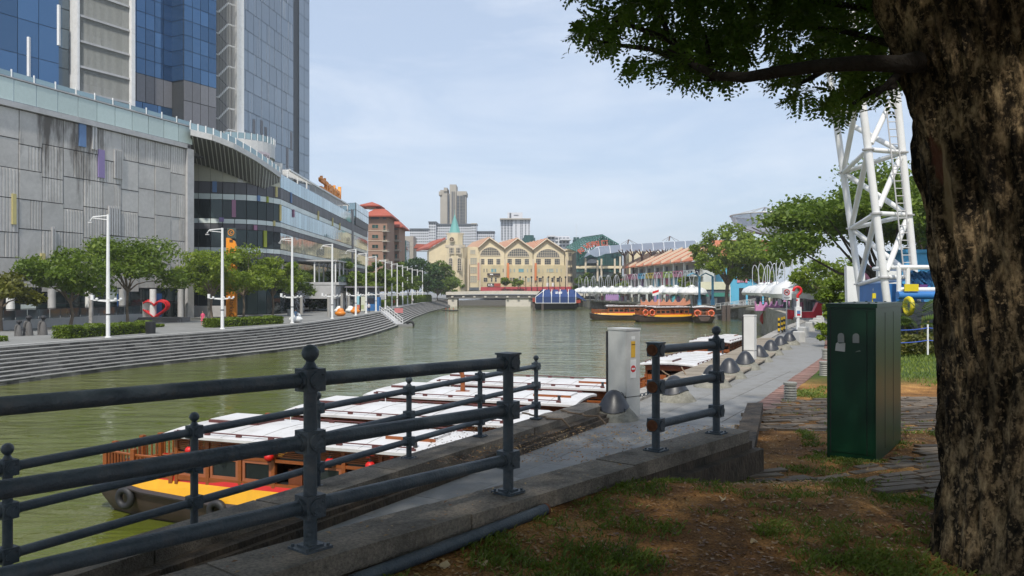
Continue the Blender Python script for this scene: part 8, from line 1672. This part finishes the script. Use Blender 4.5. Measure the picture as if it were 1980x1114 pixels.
while cnt < 2450:
    x, y = rs.uniform(1085, 1780), rs.uniform(-60, 240)
    if not inpoly(x, y, OUT): continue
    g_ = noise.noise(Vector((x*.016, y*.022, 4)))+.5*noise.noise(Vector((x*.05, y*.06, 8)))
    if g_ < -.08 and y > 4: continue
    if y > 150 and 1390 < x < 1540 and g_ < .05: continue
    Y = rs.uniform(5.3, 7.9) if y < 125 else rs.uniform(5.1, 6.5); P = at(x, y-(34 if x < 1500 else 8), Y); spray(P, Vector((rs.gauss(-.25, .6), rs.gauss(0, .5), rs.gauss(-.35, .45))), rs.uniform(.12, .22), .043*(Y/5.8), V); cnt += 1
Vn = np.array([tuple(v) for v in V]); n = len(Vn)//4; me = bpy.data.meshes.new('crown'); me.vertices.add(n*4); me.vertices.foreach_set('co', Vn.ravel()); me.loops.add(n*4); me.loops.foreach_set('vertex_index', np.arange(n*4, dtype=np.int32)); me.polygons.add(n); me.polygons.foreach_set('loop_start', np.arange(0, n*4, 4, dtype=np.int32)); me.polygons.foreach_set('loop_total', np.full(n, 4, dtype=np.int32)); big_leaf = leaf_mat('big_leaf', [(.035, .07, .010), (.085, .16, .02), (.16, .25, .035)], .55); me.materials.append(big_leaf); me.update(calc_edges=True); link('crown', me, big)
# the rest of the crown, overhead and behind the camera
P_ = []; rs2 = np.random.default_rng(5)
while len(P_) < 54000:
    q = rs2.random((20000, 3))*np.array([21, 22, 5.2])+np.array([-10.5, -11, 2.6])
    okk = (q[:, 2] > .364*q[:, 1]+.45)
    r_e = ((q[:, 0]+.8)/9.2)**2+((q[:, 1]+.8)/10.2)**2; okk &= (r_e < 1.08) | (((q[:, 0]-5.5)/4.5)**2+((q[:, 1]-6)/5.0)**2 < 1)
    okk &= (q[:, 2] < 3.9+3.4*(1-np.minimum(r_e, 1.1)*.5)+np.maximum(0, q[:, 1]-6)*.4)
    P_ += [tuple(v) for v in q[okk]]
link('crown', leaf_mesh('crown', np.array(P_[:54000]), .125, big_leaf), big)
b = MB()
for tgt in ((-5, -2, 5), (-3, -7, 5.5), (2, -7, 5.6), (6.5, -1, 5.4), (-1.5, 2.5, 5.6), (5, 6, 6)): a = Vector((1.35, TRY, 4.3)); c = Vector(tgt); b.tube([a, a.lerp(c, .4)+Vector((0, 0, .7)), c], [.3, .16, .04], 8)
obj('limb', b, bpy.data.materials['limb_bark'], big, True)
# ================================================================ grass, litter
gr_m = leaf_mat('grass_blade', [(.07, .11, .015), (.14, .20, .025), (.27, .30, .06)], .35)
def gdens(x, y): return noise.noise(Vector((x*1.1+3, y*1.1, 7)))+.6*noise.noise(Vector((x*3.1, y*3.1, 2)))
V = []; rs = random.Random(8); k = 0
def near_wall(x, y): return (Vector((x, y, 0))-P0).dot(N2) < .27 and y < 9.6
tries = 0
while k < 3800 and tries < 90000:
    tries += 1
    x, y = rs.uniform(-1.2, 7.5), 4.2+rs.random()**1.4*15
    if x > y*.62 or x < -.95*y*.25-.6 or near_wall(x, y) or x < edge_x(y)+.5 and y > 9.6 or inpoly(x, y, AR1) and rs.random() < .93 or inpoly(x, y, AR2) and rs.random() < .96: continue
    if gdens(x, y) < rs.uniform(-.10, .62)-(.25 if (8.5 < y < 11.5 and 2.7 < x < 4.2) else 0)-(.12 if (x < 1.3 and y < 7) else 0): continue
    z = ground_z(x, y); k += 1
    for q in range(rs.randint(4, 8)):
        a = rs.random()*6.28; h = rs.uniform(.015, .045)*(1 if y < 12 else 1.2); lx, ly = math.cos(a)*h*rs.uniform(.5, 1.6), math.sin(a)*h*rs.uniform(.5, 1.6); bx_, by_ = x+rs.gauss(0, .035), y+rs.gauss(0, .035); w_ = .0045*(1 if y < 9 else 1.6); px_, py_ = -math.sin(a)*w_, math.cos(a)*w_
        V += [(bx_-px_, by_-py_, z-.005), (bx_+px_, by_+py_, z-.005), (bx_+lx*.5+px_*.8, by_+ly*.5+py_*.8, z+h*.75), (bx_+lx, by_+ly, z+h)]
mb = MB(); mb.add(V, [(i, i+1, i+2, i+3) for i in range(0, len(V), 4)]); o = obj('grass', mb, gr_m); o['kind'] = 'stuff'; o['label'] = 'thin worn grass on the earth under the big tree'
V = []
for i in range(9000):
    x, y = rs.uniform(10, 26), rs.uniform(19, 30); x = max(x, edge_x(y)+.8+rs.random()*3); z = ground_z(x, y); a = rs.random()*6.28; h = rs.uniform(.04, .09); V += [(x-.012, y, z), (x+.012, y, z), (x+.012+math.cos(a)*.04, y+math.sin(a)*.04, z+h), (x+math.cos(a)*.05, y+math.sin(a)*.05, z+h)]
mb = MB(); mb.add(V, [(i, i+1, i+2, i+3) for i in range(0, len(V), 4)]); o = obj('lawn_grass', mb, gr_m); o['kind'] = 'stuff'; o['label'] = 'mown lawn beyond the green cabinet'
lit = leaf_mat('litter', [(.05, .022, .010), (.22, .10, .03), (.42, .26, .09), (.55, .42, .24)], .1)
P_ = []; N_ = []
while len(P_) < 24000:
    x, y = rs.uniform(-1.2, 7), 4.1+rs.random()**1.5*9
    if near_wall(x, y) and (Vector((x, y, 0))-P0).dot(N2) < .26: continue
    P_.append((x, y, ground_z(x, y)+.006)); N_.append((rs.gauss(0, .2), rs.gauss(0, .2), 2.5))
o = link('leaf_litter', leaf_mesh('leaf_litter', P_, .014, lit, aspect=.5, jitter=.7, N=np.array(N_))); o['kind'] = 'stuff'; o['label'] = 'small dry fallen leaves on the earth'
P_ = []; N_ = []
for i in range(230):
    s = rs.uniform(-1, 12); q = Q0+U*(s-8)+NR*rs.uniform(.6, 3.5); P_.append((q.x, q.y, WALK+.012)); N_.append((0, 0, 3))
for i in range(160): s = rs.uniform(-2, 5.6); q = P0+U2*s+N2*rs.uniform(-.17, .17); P_.append((q.x, q.y, wz2(s)+.012)); N_.append((0, 0, 3))
o = link('leaf_litter', leaf_mesh('leaf_litter', P_, .014, lit, aspect=.45, N=np.array(N_))); o['kind'] = 'stuff'; o['label'] = 'dry leaves scattered on the walkway and copings'
pale = mat('dead_leaf', (.42, .33, .20), .8, var=.2, scale=20)
for i, (x, y, lab) in enumerate(((850, 1098, 'large curled pale dead leaf beside the loose rail pipe'), (930, 1094, 'smaller pale dead leaf right of the large curled one'), (1070, 978, 'dead brown leaf by the end of the loose pipe'), (1398, 968, 'grey dead leaf near the parapet end'), (1458, 1052, 'white scrap lying in the middle of the bare earth'))):
    x_, y_ = gp(x, y); z = ground_z(x_, y_); b = MB(); R_ = .035 if i != 0 else .045; V = [Vector((x_, y_, z+.012))]
    for j in range(9): a = 2*math.pi*j/9; r = R_*(1+.5*math.cos(a*2+i)+.25*math.sin(a*3)); V.append(Vector((x_+r*math.cos(a), y_+r*.7*math.sin(a), z+.012+.02*math.sin(a*2+i)+.006)))
    b.add(V, [(0, j+1, (j+1) % 9+1) for j in range(9)]); single('dead_leaf', b, pale, lab, 'leaf')

# ================================================================ the humid air
hm = bpy.data.materials.new('haze'); hm.use_nodes = True; N = hm.node_tree.nodes; N.remove(N['Principled BSDF']); pvn = N.new('ShaderNodeVolumePrincipled'); pvn.inputs['Color'].default_value = (.86, .90, .95, 1); pvn.inputs['Density'].default_value = .00024
hm.node_tree.links.new(pvn.outputs[0], N['Material Output'].inputs['Volume']); b = MB(); b.box((0, 700, -10.5), (2900, 2900, 92)); o = obj('haze', b, hm); o['kind'] = 'stuff'; o['label'] = 'thin humid haze over the whole place'
